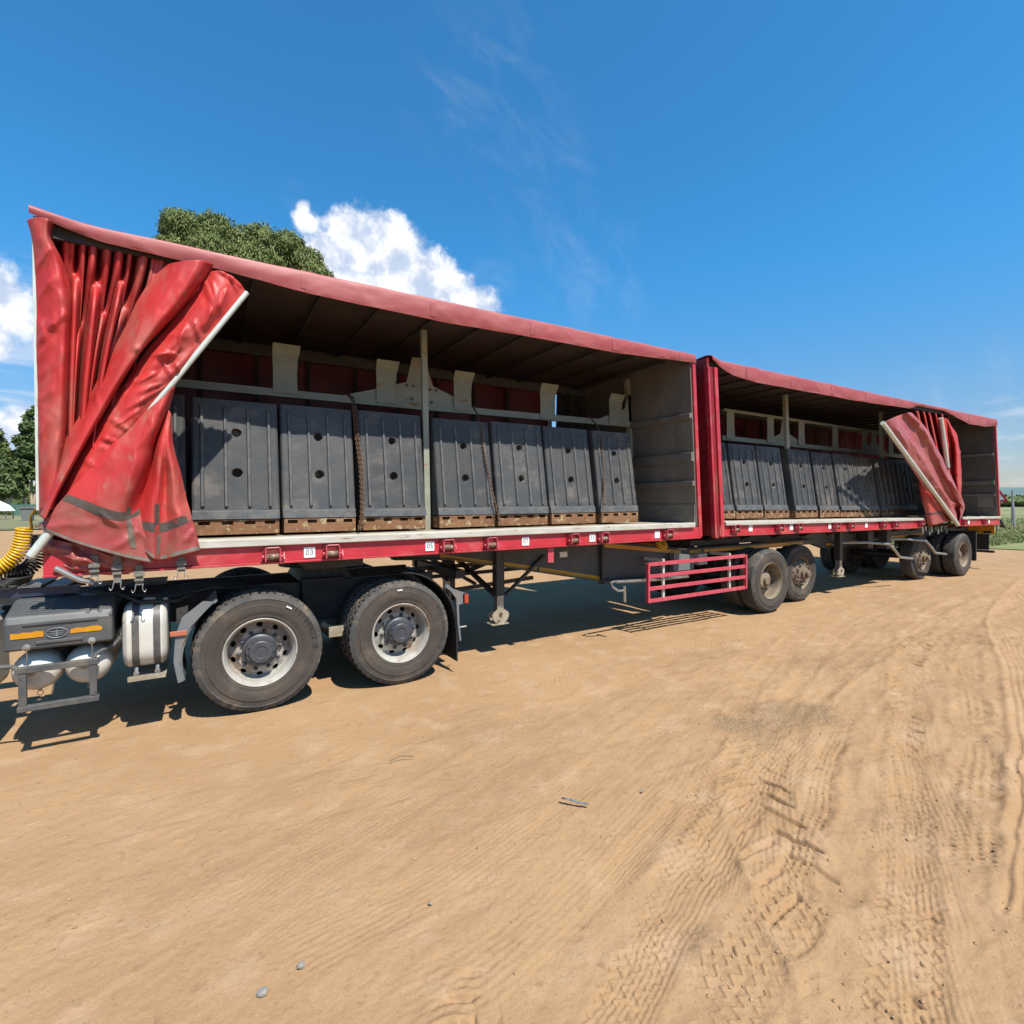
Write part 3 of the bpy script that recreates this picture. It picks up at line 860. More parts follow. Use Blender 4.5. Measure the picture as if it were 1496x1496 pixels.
def make_pallet(w=0.72, h=0.135):
    t = thing('steel_pallet', 'x', 'pallet', (0, 0, 0))
    f = MB()
    f.box(0, w, 0, 0.012, 0, h * 0.68)
    f.box(0, w, 0, 0.012, h * 0.93, h)
    xs = [0.0, 0.055, 0.155, 0.255, 0.335, 0.435, 0.50, 0.60, 0.655, w]
    xs = [0.0, 0.035, 0.13, 0.225, 0.32, 0.415, 0.51, 0.59, 0.685, w]
    for a, b in zip(xs[0::2], xs[1::2]):
        f.box(a, b, 0.0005, 0.0115, h * 0.675, h * 0.935)
    part('front_plate', f, M_rust, t)
    b = MB(); b.box(0.004, w - 0.004, 0.10, 0.56, 0.0, h - 0.012); b.box(0, 0.012, 0.013, 0.56, 0, h - 0.002); b.box(w - 0.012, w, 0.013, 0.56, 0, h - 0.002)
    part('bearer', b, M_rust, t)
    return t


BLK = make_block()
PAL = make_pallet()
used_b = [False]
FRONT = [(-0.80, -0.13, 'black ribbed block mostly hidden behind the drawn front curtain'),
         (-0.09, 0.645, 'black ribbed block beside the front curtain with a pointed curtain shadow across it'),
         (0.67, 1.385, 'black ribbed block second from the front curtain, left of the long chain'),
         (1.445, 2.165, 'black ribbed block just left of the thin upright post in the front trailer'),
         (2.315, 3.065, 'black ribbed block just right of the upright post with a scuffed pale right edge'),
         (3.10, 3.855, 'clean dark block third from the grey bulkhead end of the front trailer'),
         (3.895, 4.655, 'black ribbed block next to last in the front trailer, left of the rear chain'),
         (4.745, 5.46, 'black ribbed block nearest the grey bulkhead, dusty brown on its left side')]
REAR = [(7.00, 7.715, 'partly hidden black block behind the red front post of the rear trailer'),
        (7.735, 8.505, 'first fully visible black block inside the rear trailer by its red front post'),
        (8.53, 9.30, 'black ribbed block just left of the upright post in the rear trailer'),
        (9.48, 10.25, 'black ribbed block just right of the post and dark gap in the rear trailer'),
        (10.32, 11.06, 'black block with a pale left edge, second right of the rear trailer post'),
        (11.09, 11.865, 'black block half crossed by the slanting edge of the rear curtain shadow'),
        (11.89, 12.73, 'wholly shaded black block in the rear trailer with a white scuff by its socket'),
        (12.81, 13.73, 'wholly shaded black block with only its right edge in sun in the rear trailer'),
        (13.77, 14.62, 'last sunlit black block peeping out left of the rear trailer curtain')]
PALW = {'front': ['hidden behind the curtain hem', 'beside the curtain hem with cream flakes', 'at the foot of the long front chain', 'left of the upright post foot', 'right of the upright post foot',
                  'under its clean dark block', 'left of the rear chain foot', 'nearest the grey bulkhead'],
        'rear': ['behind the red front post', 'first beside the red front post', 'left of the dark gap', 'right of the dark gap', 'second right of the dark gap', 'where the curtain shadow ends',
                 'fully in curtain shadow', 'at the right of the curtain shadow', 'nearest the rear curtain']}
jit = random.Random(3)
for key, lst, grp in (('front', FRONT, 'black plastic blocks in the front trailer'), ('rear', REAR, 'black plastic blocks in the rear trailer')):
    for i, (x0, x1, lab) in enumerate(lst):
        drop = 0.0 if key == 'front' else -(x0 - 7.0) * 0.0105
        z = 1.695 + drop
        b = BLK if not used_b[0] else copy_thing(BLK)
        q = PAL if not used_b[0] else copy_thing(PAL)
        used_b[0] = True
        b.location = (x0, 5.485 + jit.uniform(-0.012, 0.012), z)
        b.scale = ((x1 - x0 - (0.035 if key == 'rear' else 0.0)) / 0.74, 1, 1.0 + jit.uniform(-0.006, 0.012))
        b.rotation_euler = (0, jit.uniform(-0.006, 0.006), jit.uniform(-0.012, 0.012))
        tag(b, lab, 'plastic block', grp)
        q.location = (x0 + 0.012, 5.49 + jit.uniform(-0.01, 0.01), z - 0.142)
        q.scale = ((x1 - x0 - 0.02) / 0.72, 1, 1)
        tag(q, 'rusty slotted pallet in the %s trailer %s' % (key, PALW[key][i]), 'pallet', 'rusty pallets in the %s trailer' % key)


def chain(pts, label, link_l=0.034, r=0.0045):
    P = catmull(np.array(pts, float), 12)
    seg = np.linalg.norm(np.diff(P, axis=0), axis=1); cum = np.concatenate([[0], np.cumsum(seg)])
    n = int(cum[-1] / (link_l * 0.78))
    mb = MB()
    for k in range(n):
        t = (k + 0.5) / n * cum[-1]
        c = Vector([np.interp(t, cum, P[:, a]) for a in range(3)])
        d = Vector([np.interp(t + .01, cum, P[:, a]) for a in range(3)]) - Vector([np.interp(t - .01, cum, P[:, a]) for a in range(3)])
        d.normalize()
        s = d.cross(Vector((0, 1, 0))).normalized() if abs(d.y) < 0.95 else Vector((1, 0, 0))
        if k % 2: s = d.cross(s).normalized()
        ring = []
        for q in range(9):
            a = 2 * PI * q / 8
            ring.append(c + d * math.cos(a) * link_l * 0.5 + s * math.sin(a) * link_l * 0.30)
        mb.tube(ring, r, 5, cap=False)
    o = part('chain', mb, M_chain)
    tag(o, label, 'chain', 'rusty lashing chains hanging over the load')


chain([(1.44, 6.08, 3.10), (1.42, 5.75, 2.95), (1.415, 5.62, 2.60), (1.43, 5.50, 2.2), (1.42, 5.43, 1.75), (1.38, 5.40, 1.56)], 'rusty chain hanging between the second and third blocks left of the post')
chain([(1.46, 6.08, 3.10), (1.445, 5.75, 2.96), (1.437, 5.60, 2.60), (1.452, 5.49, 2.2), (1.44, 5.42, 1.75), (1.395, 5.37, 1.56)], 'inner twin of the rusty chain left of the upright post')
chain([(3.06, 6.08, 3.11), (2.96, 5.72, 2.90), (2.955, 5.60, 2.55), (3.0, 5.5, 2.1), (3.06, 5.42, 1.70), (3.08, 5.38, 1.56)], 'rusty chain over the scuffed right edge of the block beside the post')
chain([(5.05, 6.08, 3.13), (4.90, 5.72, 2.90), (4.87, 5.60, 2.55), (4.82, 5.5, 2.1), (4.72, 5.42, 1.70), (4.66, 5.38, 1.56)], 'rusty chain down the last block by the grey bulkhead')

# ------------------------------------------------------------------ wheels
def disc_holes(mb, r0, y0, r1, y1, rc, n, rx, rt, c, phase=0.0, k=10):
    """cone ring r0..r1 with n oval hand holes"""
    c = Vector(c)
    pos = lambda r, a: c + Vector((r * math.cos(a), y0 + (y1 - y0) * (r - r0) / (r1 - r0), r * math.sin(a)))
    for s in range(n):
        a0 = phase + 2 * PI * s / n; hw = PI / n
        outer = []; inner = []
        for q in range(4 * k):
            e = q / k; side = int(e); f = e - side
            if side == 0: r, a = r0, -hw + 2 * hw * f
            elif side == 1: r, a = r0 + (r1 - r0) * f, hw
            elif side == 2: r, a = r1, hw - 2 * hw * f
            else: r, a = r1 - (r1 - r0) * f, -hw
            ang = math.atan2((r - rc) / (r1 - r0), a / (2 * hw))
            outer.append(pos(r, a0 + a))
            inner.append(pos(rc + rx * math.sin(ang), a0 + rt / rc * math.cos(ang)))
        m = len(outer)
        mb.add(outer + inner, [(q, (q + 1) % m, m + (q + 1) % m, m + q) for q in range(m)])


def text_mesh(txt, size):
    cu = bpy.data.curves.new('t', 'FONT'); cu.body = txt; cu.size = size; cu.align_x = 'CENTER'; cu.align_y = 'CENTER'
    o = bpy.data.objects.new('t', cu); COL.objects.link(o)
    dg = bpy.context.evaluated_depsgraph_get()
    me = bpy.data.meshes.new_from_object(o.evaluated_get(dg))
    vs = [tuple(v.co) for v in me.vertices]; fs = [tuple(p.vertices) for p in me.polygons]
    bpy.data.objects.remove(o); bpy.data.curves.remove(cu); bpy.data.meshes.remove(me)
    return vs, fs


def tyre(mb, x, yo, z, R, w, blocks):
    """tyre with its outer wall at y=yo and the tread w deep behind it"""
    s = R / 0.525
    wall = [(0.288, 0.030), (0.300, 0.018), (0.315, 0.012), (0.322, 0.013), (0.345, 0.006), (0.352, 0.002), (0.385, 0.0), (0.418, -0.001), (0.422, 0.005), (0.462, 0.008), (0.466, 0.004), (0.482, 0.012), (0.498, 0.022), (0.512, 0.030)]
    wall = [(r * s, a) for r, a in wall]
    n = 192 if blocks else 112
    mb.mi = 0
    mb.lathe(wall, (x, yo, z), n, rfun=(lambda k, j, r: r - (0.005 if (blocks and j >= 12 and k % 4 == 0) else 0)))
    mw = len(wall) - 1; f0 = len(mb.m) - n * mw
    for q in range(n * mw):
        if q % mw >= 9: mb.m[f0 + q] = 1
    mb.lathe([(r, w - a) for r, a in wall[::-1]], (x, yo, z), 48)
    # tread: columns across the width, blocks pressed in by grooves
    cols = []
    gro = [0.27, 0.50, 0.73] if blocks else [0.2, 0.4, 0.6, 0.8]
    edges = [0.0]
    for g in gro:
        edges += [g - 0.022, g - 0.018, g + 0.018, g + 0.022]
    edges.append(1.0)
    y0, y1 = 0.030, w - 0.030
    ring = []
    for k in range(n):
        row = []
        for j, e in enumerate(edges):
            crown = 0.012 * (1 - (2 * e - 1) ** 2)
            r = 0.513 * s + crown
            gi = (j - 1) % 4
            if 0 < j < len(edges) - 1 and gi in (1, 2): r -= 0.013
            band = (j + 1) // 4
            if blocks and ((k + band * 2) % 4 == 0): r -= 0.007
            an = 2 * PI * k / n
            row.append((x + r * math.cos(an), yo + y0 + (y1 - y0) * e, z + r * math.sin(an)))
        ring.append(row)
    m = len(edges); vs = [p for row in ring for p in row]
    base = len(mb.v); mb.v += vs
    for k in range(n):
        k2 = (k + 1) % n
        for j in range(m - 1):
            gi = j % 4
            cut = blocks and ((k + ((j + 1) // 4) * 2) % 4 in (0, 3)) and False
            mb.f.append((base + k * m + j, base + k * m + j + 1, base + k2 * m + j + 1, base + k2 * m + j))
            lat = blocks and ((k + ((j + 2) // 4) * 2) % 4 == 0 or (k2 + ((j + 2) // 4) * 2) % 4 == 0) and gi == 0 and ((k + ((j + 2) // 4) * 2) % 4 == 0)
            mb.m.append(2 if (gi == 2 or lat) else 1)
    mb.mi = 0


def make_wheel(parent, x, yo, z, R, style, name='wheel', text=None, phase=0.3, dual=True):
    """style: drive (silver dished), dish (brown dished), boss (single with proud hub)"""
    rimm = M_rim if style == 'drive' else M_rimb
    rb = MB()
    c = (x, yo, z)
    if style in ('drive', 'dish'):
        dp = 0.180 if style == 'drive' else 0.195
        rb.lathe([(0.296, 0.034), (0.302, 0.020), (0.296, 0.012), (0.288, 0.016), (0.281, 0.034), (0.268, 0.048), (0.262, 0.075), (0.255, dp - 0.03), (0.247, dp)], c, 64)
        disc_holes(rb, 0.196, dp - 0.035, 0.247, dp, 0.221, 10, 0.019, 0.027, c, phase)
        rb.lathe([(0.196, dp - 0.035), (0.190, dp - 0.042), (0.142, dp - 0.042)], c, 64)
    else:
        rb.lathe([(0.290, 0.034), (0.298, 0.020), (0.292, 0.012), (0.282, 0.02), (0.272, 0.06), (0.262, 0.085)], c, 64)
        disc_holes(rb, 0.200, 0.02, 0.262, 0.085, 0.232, 10, 0.016, 0.022, c, phase)
        rb.lathe([(0.200, 0.02), (0.194, 0.006), (0.142, 0.006)], c, 64)
    w = part(name, rb, rimm, parent, smooth='auto', angle=35)
    t = MB(); tyre(t, x, yo, z, R, 0.285, style == 'drive')
    part('tyre', t, [M_tyre, M_tread, M_groove], w, smooth='auto', angle=28)
    hb = MB()
    if style == 'drive':
        dp = 0.180
        hb.lathe([(0.146, dp - 0.03), (0.144, dp - 0.085), (0.128, dp - 0.095), (0.120, 0.052), (0.116, 0.040), (0.098, 0.040), (0.097, 0.024), (0.090, 0.018), (0.055, 0.018), (0.05, 0.024), (0.001, 0.024)], c, 40)
        for q in range(12):
            a = 2 * PI * q / 12
            hb.lathe([(0.010, 0.045), (0.010, 0.030), (0.001, 0.029)], (x + 0.105 * math.cos(a), yo, z + 0.105 * math.sin(a)), 6)
    elif style == 'dish':
        hb.lathe([(0.142, 0.15), (0.135, 0.12), (0.07, 0.11), (0.065, 0.075), (0.001, 0.07)], c, 32)
    else:
        hb.lathe([(0.142, 0.01), (0.138, -0.02), (0.10, -0.03), (0.095, -0.075), (0.062, -0.085), (0.060, -0.13), (0.05, -0.14), (0.001, -0.142)], c, 32)
    part('hub', hb, M_hub if style == 'drive' else M_rimb, w, smooth='auto', angle=35)
    nb = MB()
    fy = {'drive': 0.180 - 0.042, 'dish': 0.195 - 0.042, 'boss': 0.006}[style]
    for q in range(10):
        a = 2 * PI * q / 10 + 0.1
        L_ = 0.036 if style != 'boss' else 0.055
        nb.lathe([(0.020, fy), (0.019, fy - L_ * 0.6), (0.012, fy - L_ * 0.7), (0.009, fy - L_), (0.001, fy - L_)], (x + 0.168 * math.cos(a), yo, z + 0.168 * math.sin(a)), 6)
    tag(part('wheel_nut', nb, M_steel if style == 'boss' else M_hub, w), kind='stuff')
    if dual:
        it = MB(); tyre(it, x, yo + 0.335, z, R, 0.285, style == 'drive')
        it.mi = 0
        it.lathe([(0.29, 0.34), (0.27, 0.37), (0.26, 0.50), (0.15, 0.50)], c, 32)
        part('inner_tyre', it, [M_tyre, M_tread, M_groove], w, smooth='auto', angle=28)
    if text:
        tb = MB()
        for (s_, r_, a0_, step_, sz_, flip) in text:
            for q, ch in enumerate(s_):
                a = a0_ - q * step_
                if ch == ' ': continue
                vs, fs = text_mesh(ch, sz_)
                ca, sa = math.cos(a), math.sin(a)
                vv = []
                for (px_, py_, _) in vs:
                    rr = r_ + py_; aa = a - px_ / r_
                    vv.append((x + rr * math.cos(aa), yo - 0.0045, z + rr * math.sin(aa)))
                tb.add(vv, fs)
        part('tyre_lettering', tb, M_letter, w)
        pb = MB()
        a = 1.02 if phase > 0.2 else 1.62
        pb.beam((x + 0.44 * math.cos(a) - 0.025 * math.sin(a), yo - 0.003, z + 0.44 * math.sin(a) + 0.025 * math.cos(a)), (x + 0.44 * math.cos(a) + 0.025 * math.sin(a), yo - 0.003, z + 0.44 * math.sin(a) - 0.025 * math.cos(a)), 0.012, 0.012)
        part('tyre_patch', pb, M_white, w)
    return w

# ------------------------------------------------------------------ control points of the tarpaulin folds (metres)
PANEL_A = [
    [(-1.042, 4.925, 3.86), (-0.994, 4.87, 3.867), (-0.945, 4.84, 3.866), (-0.912, 4.86, 3.866), (-0.905, 5.03, 3.927)],
    [(-1.019, 4.925, 3.751), (-0.982, 4.87, 3.736), (-0.947, 4.84, 3.732), (-0.921, 4.86, 3.742), (-0.927, 5.03, 3.801)],
    [(-1.007, 4.925, 3.589), (-0.955, 4.87, 3.579), (-0.902, 4.84, 3.57), (-0.864, 4.86, 3.572), (-0.871, 5.03, 3.638)],
    [(-1, 4.925, 3.298), (-0.938, 4.87, 3.292), (-0.88, 4.84, 3.293), (-0.831, 4.86, 3.32), (-0.824, 5.03, 3.389)],
    [(-1.005, 4.925, 3.005), (-0.942, 4.87, 3), (-0.885, 4.84, 3.001), (-0.839, 4.86, 3.013), (-0.837, 5.03, 3.06)],
    [(-1.004, 4.925, 2.614), (-0.949, 4.87, 2.609), (-0.898, 4.84, 2.609), (-0.857, 4.86, 2.617), (-0.855, 5.03, 2.648)],
    [(-1.006, 4.925, 2.27), (-0.958, 4.87, 2.267), (-0.911, 4.84, 2.267), (-0.878, 4.86, 2.27), (-0.877, 5.03, 2.287)],
    [(-1.01, 4.925, 1.802), (-0.976, 4.87, 1.802), (-0.945, 4.84, 1.802), (-0.922, 4.86, 1.802), (-0.924, 5.03, 1.8)],
]
PLEATS_B = [
    [(-0.911, 5.17, 3.942), (-0.857, 4.99, 3.867), (-0.825, 4.99, 3.865), (-0.794, 4.99, 3.863), (-0.815, 5.17, 3.915), (-0.759, 4.99, 3.841), (-0.731, 4.99, 3.839), (-0.749, 5.17, 3.927), (-0.698, 4.99, 3.853), (-0.666, 4.99, 3.851), (-0.678, 5.17, 3.897), (-0.621, 4.99, 3.823), (-0.58, 4.99, 3.82), (-0.587, 5.17, 3.913), (-0.542, 4.99, 3.839), (-0.504, 4.99, 3.837), (-0.508, 5.17, 3.919), (-0.469, 4.99, 3.845), (-0.448, 4.99, 3.844), (-0.446, 5.17, 3.894), (-0.392, 4.99, 3.82), (-0.348, 4.99, 3.817), (-0.346, 5.17, 3.905), (-0.316, 4.99, 3.831), (-0.298, 4.99, 3.83), (-0.271, 4.99, 3.829), (-0.24, 4.99, 3.827), (-0.201, 5.17, 3.868)],
    [(-0.913, 5.17, 3.825), (-0.859, 5.008, 3.761), (-0.831, 5.008, 3.76), (-0.803, 5.008, 3.758), (-0.817, 5.17, 3.82), (-0.762, 5, 3.753), (-0.736, 5, 3.752), (-0.755, 5.17, 3.816), (-0.705, 4.99, 3.746), (-0.673, 4.99, 3.744), (-0.682, 5.17, 3.813), (-0.626, 4.999, 3.746), (-0.587, 4.999, 3.744), (-0.597, 5.17, 3.808), (-0.551, 4.99, 3.738), (-0.514, 4.99, 3.736), (-0.518, 5.17, 3.804), (-0.479, 5.003, 3.739), (-0.46, 5.003, 3.738), (-0.459, 5.17, 3.8), (-0.405, 4.99, 3.729), (-0.362, 4.99, 3.727), (-0.358, 5.17, 3.796), (-0.328, 4.99, 3.726), (-0.311, 4.99, 3.725), (-0.284, 4.99, 3.724), (-0.253, 4.99, 3.722), (-0.218, 5.17, 3.787)],
    [(-0.903, 5.106, 3.686), (-0.862, 5.038, 3.659), (-0.839, 5.038, 3.658), (-0.816, 5.038, 3.657), (-0.814, 5.133, 3.691), (-0.766, 5.017, 3.647), (-0.746, 5.017, 3.646), (-0.763, 5.17, 3.699), (-0.714, 4.994, 3.635), (-0.684, 4.994, 3.633), (-0.687, 5.158, 3.693), (-0.634, 5.024, 3.642), (-0.602, 5.024, 3.641), (-0.609, 5.17, 3.691), (-0.565, 5.01, 3.632), (-0.532, 5.01, 3.63), (-0.525, 5.106, 3.665), (-0.493, 5.024, 3.634), (-0.478, 5.024, 3.633), (-0.477, 5.17, 3.684), (-0.423, 5.017, 3.627), (-0.387, 5.017, 3.625), (-0.376, 5.17, 3.68), (-0.346, 4.99, 3.614), (-0.33, 4.99, 3.613), (-0.304, 4.99, 3.612), (-0.274, 4.99, 3.61), (-0.242, 5.17, 3.672)],
    [(-0.879, 4.958, 3.504), (-0.865, 5.072, 3.541), (-0.849, 5.072, 3.54), (-0.832, 5.072, 3.539), (-0.801, 5.02, 3.521), (-0.774, 5.037, 3.525), (-0.759, 5.037, 3.524), (-0.775, 5.17, 3.566), (-0.73, 5.034, 3.519), (-0.706, 5.034, 3.517), (-0.683, 5.043, 3.522), (-0.647, 5.052, 3.522), (-0.624, 5.052, 3.521), (-0.629, 5.17, 3.557), (-0.587, 5.05, 3.516), (-0.562, 5.05, 3.514), (-0.53, 4.958, 3.484), (-0.516, 5.048, 3.512), (-0.505, 5.048, 3.511), (-0.504, 5.161, 3.546), (-0.452, 5.051, 3.507), (-0.425, 5.051, 3.506), (-0.406, 5.17, 3.546), (-0.373, 5.014, 3.493), (-0.36, 5.014, 3.492), (-0.34, 5.014, 3.491), (-0.316, 5.014, 3.489), (-0.279, 5.129, 3.524)],
    [(-0.863, 4.862, 3.346), (-0.87, 5.106, 3.42), (-0.859, 5.106, 3.419), (-0.848, 5.106, 3.419), (-0.793, 4.935, 3.365), (-0.781, 5.057, 3.401), (-0.771, 5.057, 3.4), (-0.787, 5.17, 3.432), (-0.746, 5.074, 3.401), (-0.729, 5.074, 3.4), (-0.676, 4.913, 3.352), (-0.661, 5.08, 3.401), (-0.645, 5.08, 3.4), (-0.646, 5.15, 3.418), (-0.61, 5.09, 3.397), (-0.592, 5.09, 3.396), (-0.54, 4.862, 3.326), (-0.54, 5.072, 3.389), (-0.533, 5.072, 3.389), (-0.524, 5.082, 3.389), (-0.482, 5.085, 3.387), (-0.463, 5.085, 3.386), (-0.436, 5.17, 3.413), (-0.4, 5.038, 3.371), (-0.39, 5.038, 3.37), (-0.375, 5.038, 3.369), (-0.358, 5.038, 3.368), (-0.312, 5.033, 3.363)],
    [(-0.864, 4.86, 3.189), (-0.876, 5.148, 3.267), (-0.872, 5.148, 3.267), (-0.867, 5.148, 3.266), (-0.798, 4.93, 3.205), (-0.792, 5.082, 3.245), (-0.788, 5.082, 3.245), (-0.796, 5.125, 3.253), (-0.769, 5.124, 3.251), (-0.758, 5.124, 3.25), (-0.687, 4.88, 3.185), (-0.681, 5.115, 3.247), (-0.674, 5.115, 3.247), (-0.659, 5.047, 3.224), (-0.642, 5.14, 3.247), (-0.631, 5.14, 3.246), (-0.568, 4.86, 3.17), (-0.573, 5.102, 3.235), (-0.57, 5.102, 3.234), (-0.55, 4.979, 3.197), (-0.524, 5.128, 3.235), (-0.514, 5.128, 3.234), (-0.475, 5.141, 3.239), (-0.439, 5.068, 3.217), (-0.433, 5.068, 3.217), (-0.424, 5.068, 3.216), (-0.414, 5.068, 3.216), (-0.361, 4.97, 3.184)],
    [(-0.867, 4.86, 2.954), (-0.885, 5.16, 3.021), (-0.882, 5.16, 3.021), (-0.88, 5.16, 3.02), (-0.809, 4.93, 2.967), (-0.807, 5.09, 3.002), (-0.805, 5.09, 3.002), (-0.79, 4.954, 2.967), (-0.801, 5.19, 3.019), (-0.798, 5.19, 3.019), (-0.709, 4.88, 2.95), (-0.71, 5.13, 3.005), (-0.707, 5.13, 3.005), (-0.688, 4.99, 2.969), (-0.686, 5.19, 3.012), (-0.683, 5.19, 3.012), (-0.609, 4.86, 2.938), (-0.619, 5.11, 2.993), (-0.617, 5.11, 2.993), (-0.6, 4.97, 2.958), (-0.583, 5.16, 2.998), (-0.58, 5.16, 2.998), (-0.512, 4.929, 2.947), (-0.498, 5.11, 2.986), (-0.497, 5.11, 2.986), (-0.495, 5.11, 2.986), (-0.492, 5.11, 2.986), (-0.434, 4.97, 2.949)],
    [(-0.871, 4.86, 2.592), (-0.896, 5.16, 2.639), (-0.894, 5.16, 2.638), (-0.891, 5.16, 2.638), (-0.824, 4.93, 2.603), (-0.828, 5.09, 2.627), (-0.826, 5.09, 2.627), (-0.812, 4.95, 2.603), (-0.83, 5.19, 2.64), (-0.827, 5.19, 2.64), (-0.74, 4.88, 2.593), (-0.749, 5.13, 2.631), (-0.747, 5.13, 2.631), (-0.73, 4.99, 2.607), (-0.736, 5.19, 2.637), (-0.733, 5.19, 2.637), (-0.659, 4.86, 2.587), (-0.676, 5.11, 2.625), (-0.674, 5.11, 2.625), (-0.658, 4.97, 2.601), (-0.651, 5.16, 2.63), (-0.648, 5.16, 2.63), (-0.579, 4.91, 2.592), (-0.577, 5.11, 2.623), (-0.576, 5.11, 2.623), (-0.574, 5.11, 2.623), (-0.572, 5.11, 2.622), (-0.522, 4.97, 2.599)],
    [(-0.876, 4.86, 2.246), (-0.905, 5.16, 2.273), (-0.903, 5.16, 2.273), (-0.901, 5.16, 2.273), (-0.836, 4.93, 2.254), (-0.844, 5.09, 2.269), (-0.842, 5.09, 2.269), (-0.829, 4.95, 2.257), (-0.851, 5.19, 2.278), (-0.849, 5.19, 2.278), (-0.762, 4.88, 2.253), (-0.777, 5.13, 2.276), (-0.775, 5.13, 2.276), (-0.759, 4.99, 2.264), (-0.77, 5.19, 2.282), (-0.767, 5.19, 2.282), (-0.694, 4.86, 2.255), (-0.715, 5.11, 2.278), (-0.714, 5.11, 2.278), (-0.698, 4.97, 2.265), (-0.698, 5.16, 2.283), (-0.695, 5.16, 2.283), (-0.627, 4.91, 2.263), (-0.63, 5.11, 2.282), (-0.629, 5.11, 2.282), (-0.628, 5.11, 2.282), (-0.626, 5.11, 2.282), (-0.581, 4.97, 2.271)],
]
BAND_C = [
    [(-0.241, 5, 3.757), (-0.163, 4.87, 3.745), (-0.074, 4.8, 3.754), (0.028, 4.8, 3.778), (0.111, 4.93, 3.817)],
    [(-0.306, 5, 3.666), (-0.223, 4.87, 3.619), (-0.135, 4.8, 3.596), (-0.044, 4.8, 3.6), (0.026, 4.93, 3.664)],
    [(-0.425, 5, 3.426), (-0.336, 4.87, 3.384), (-0.245, 4.8, 3.368), (-0.165, 4.8, 3.389), (-0.095, 4.93, 3.462)],
    [(-0.492, 5, 3.238), (-0.416, 4.87, 3.197), (-0.351, 4.8, 3.177), (-0.295, 4.8, 3.186), (-0.245, 4.93, 3.244)],
    [(-0.593, 5, 3), (-0.525, 4.87, 2.962), (-0.464, 4.8, 2.948), (-0.418, 4.8, 2.96), (-0.385, 4.93, 3.05)],
    [(-0.688, 5, 2.753), (-0.63, 4.87, 2.723), (-0.581, 4.8, 2.71), (-0.545, 4.8, 2.719), (-0.526, 4.93, 2.768)],
    [(-0.773, 5, 2.537), (-0.717, 4.87, 2.512), (-0.676, 4.8, 2.495), (-0.644, 4.8, 2.497), (-0.633, 4.93, 2.533)],
    [(-0.875, 5, 2.31), (-0.822, 4.87, 2.274), (-0.78, 4.8, 2.255), (-0.753, 4.8, 2.251), (-0.75, 4.93, 2.284)],
    [(-0.968, 5, 2.028), (-0.921, 4.87, 2.004), (-0.886, 4.8, 1.982), (-0.871, 4.8, 1.972), (-0.875, 4.93, 1.997)],
    [(-1.029, 5, 1.767), (-0.992, 4.87, 1.754), (-0.967, 4.8, 1.745), (-0.956, 4.8, 1.74), (-0.971, 4.93, 1.752)],
]
FRONT_D = [
    [(0.042, 4.95, 3.736), (0.129, 4.88, 3.751), (0.212, 4.88, 3.736), (0.288, 4.89, 3.688), (0.338, 4.9, 3.622)],
    [(-0.057, 4.95, 3.537), (0.024, 4.87, 3.481), (0.095, 4.83, 3.443), (0.159, 4.88, 3.433), (0.204, 4.9, 3.413)],
    [(-0.223, 4.95, 3.253), (-0.143, 4.86, 3.192), (-0.079, 4.86, 3.164), (-0.014, 4.89, 3.155), (0.029, 4.9, 3.143)],
    [(-0.374, 4.95, 3.025), (-0.288, 4.85, 2.969), (-0.219, 4.88, 2.949), (-0.16, 4.85, 2.923), (-0.116, 4.9, 2.918)],
    [(-0.515, 4.95, 2.762), (-0.435, 4.86, 2.733), (-0.365, 4.84, 2.716), (-0.303, 4.88, 2.714), (-0.251, 4.9, 2.712)],
    [(-0.636, 4.95, 2.526), (-0.55, 4.85, 2.482), (-0.483, 4.84, 2.455), (-0.426, 4.86, 2.472), (-0.395, 4.9, 2.502)],
    [(-0.753, 4.95, 2.276), (-0.684, 4.86, 2.245), (-0.635, 4.85, 2.231), (-0.596, 4.86, 2.234), (-0.566, 4.89, 2.259)],
    [(-0.879, 4.95, 1.987), (-0.823, 4.87, 1.955), (-0.79, 4.85, 1.935), (-0.762, 4.87, 1.926), (-0.743, 4.9, 1.937)],
    [(-0.974, 4.93, 1.752), (-0.935, 4.88, 1.728), (-0.903, 4.87, 1.707), (-0.883, 4.88, 1.697), (-0.867, 4.9, 1.686)],
]
FLAP_E = [
    [(-0.372, 4.845, 2.548), (-0.313, 4.805, 2.599), (-0.255, 4.805, 2.668), (-0.202, 4.835, 2.743), (-0.178, 4.905, 2.786)],
    [(-0.489, 4.845, 2.383), (-0.413, 4.8, 2.413), (-0.343, 4.78, 2.457), (-0.283, 4.8, 2.496), (-0.238, 4.95, 2.554)],
    [(-0.594, 4.845, 2.264), (-0.506, 4.79, 2.263), (-0.42, 4.76, 2.275), (-0.355, 4.79, 2.291), (-0.308, 4.95, 2.337)],
    [(-0.724, 4.845, 2.086), (-0.615, 4.8, 2.077), (-0.504, 4.75, 2.077), (-0.407, 4.77, 2.091), (-0.342, 4.95, 2.146)],
    [(-0.841, 4.835, 1.915), (-0.735, 4.795, 1.87), (-0.623, 4.77, 1.814), (-0.512, 4.78, 1.782), (-0.418, 4.905, 1.849)],
    [(-0.902, 4.835, 1.826), (-0.785, 4.805, 1.756), (-0.653, 4.8, 1.683), (-0.516, 4.795, 1.649), (-0.394, 4.845, 1.653)],
    [(-0.999, 4.845, 1.672), (-0.835, 4.815, 1.579), (-0.66, 4.8, 1.502), (-0.499, 4.805, 1.436), (-0.337, 4.835, 1.381)],
]
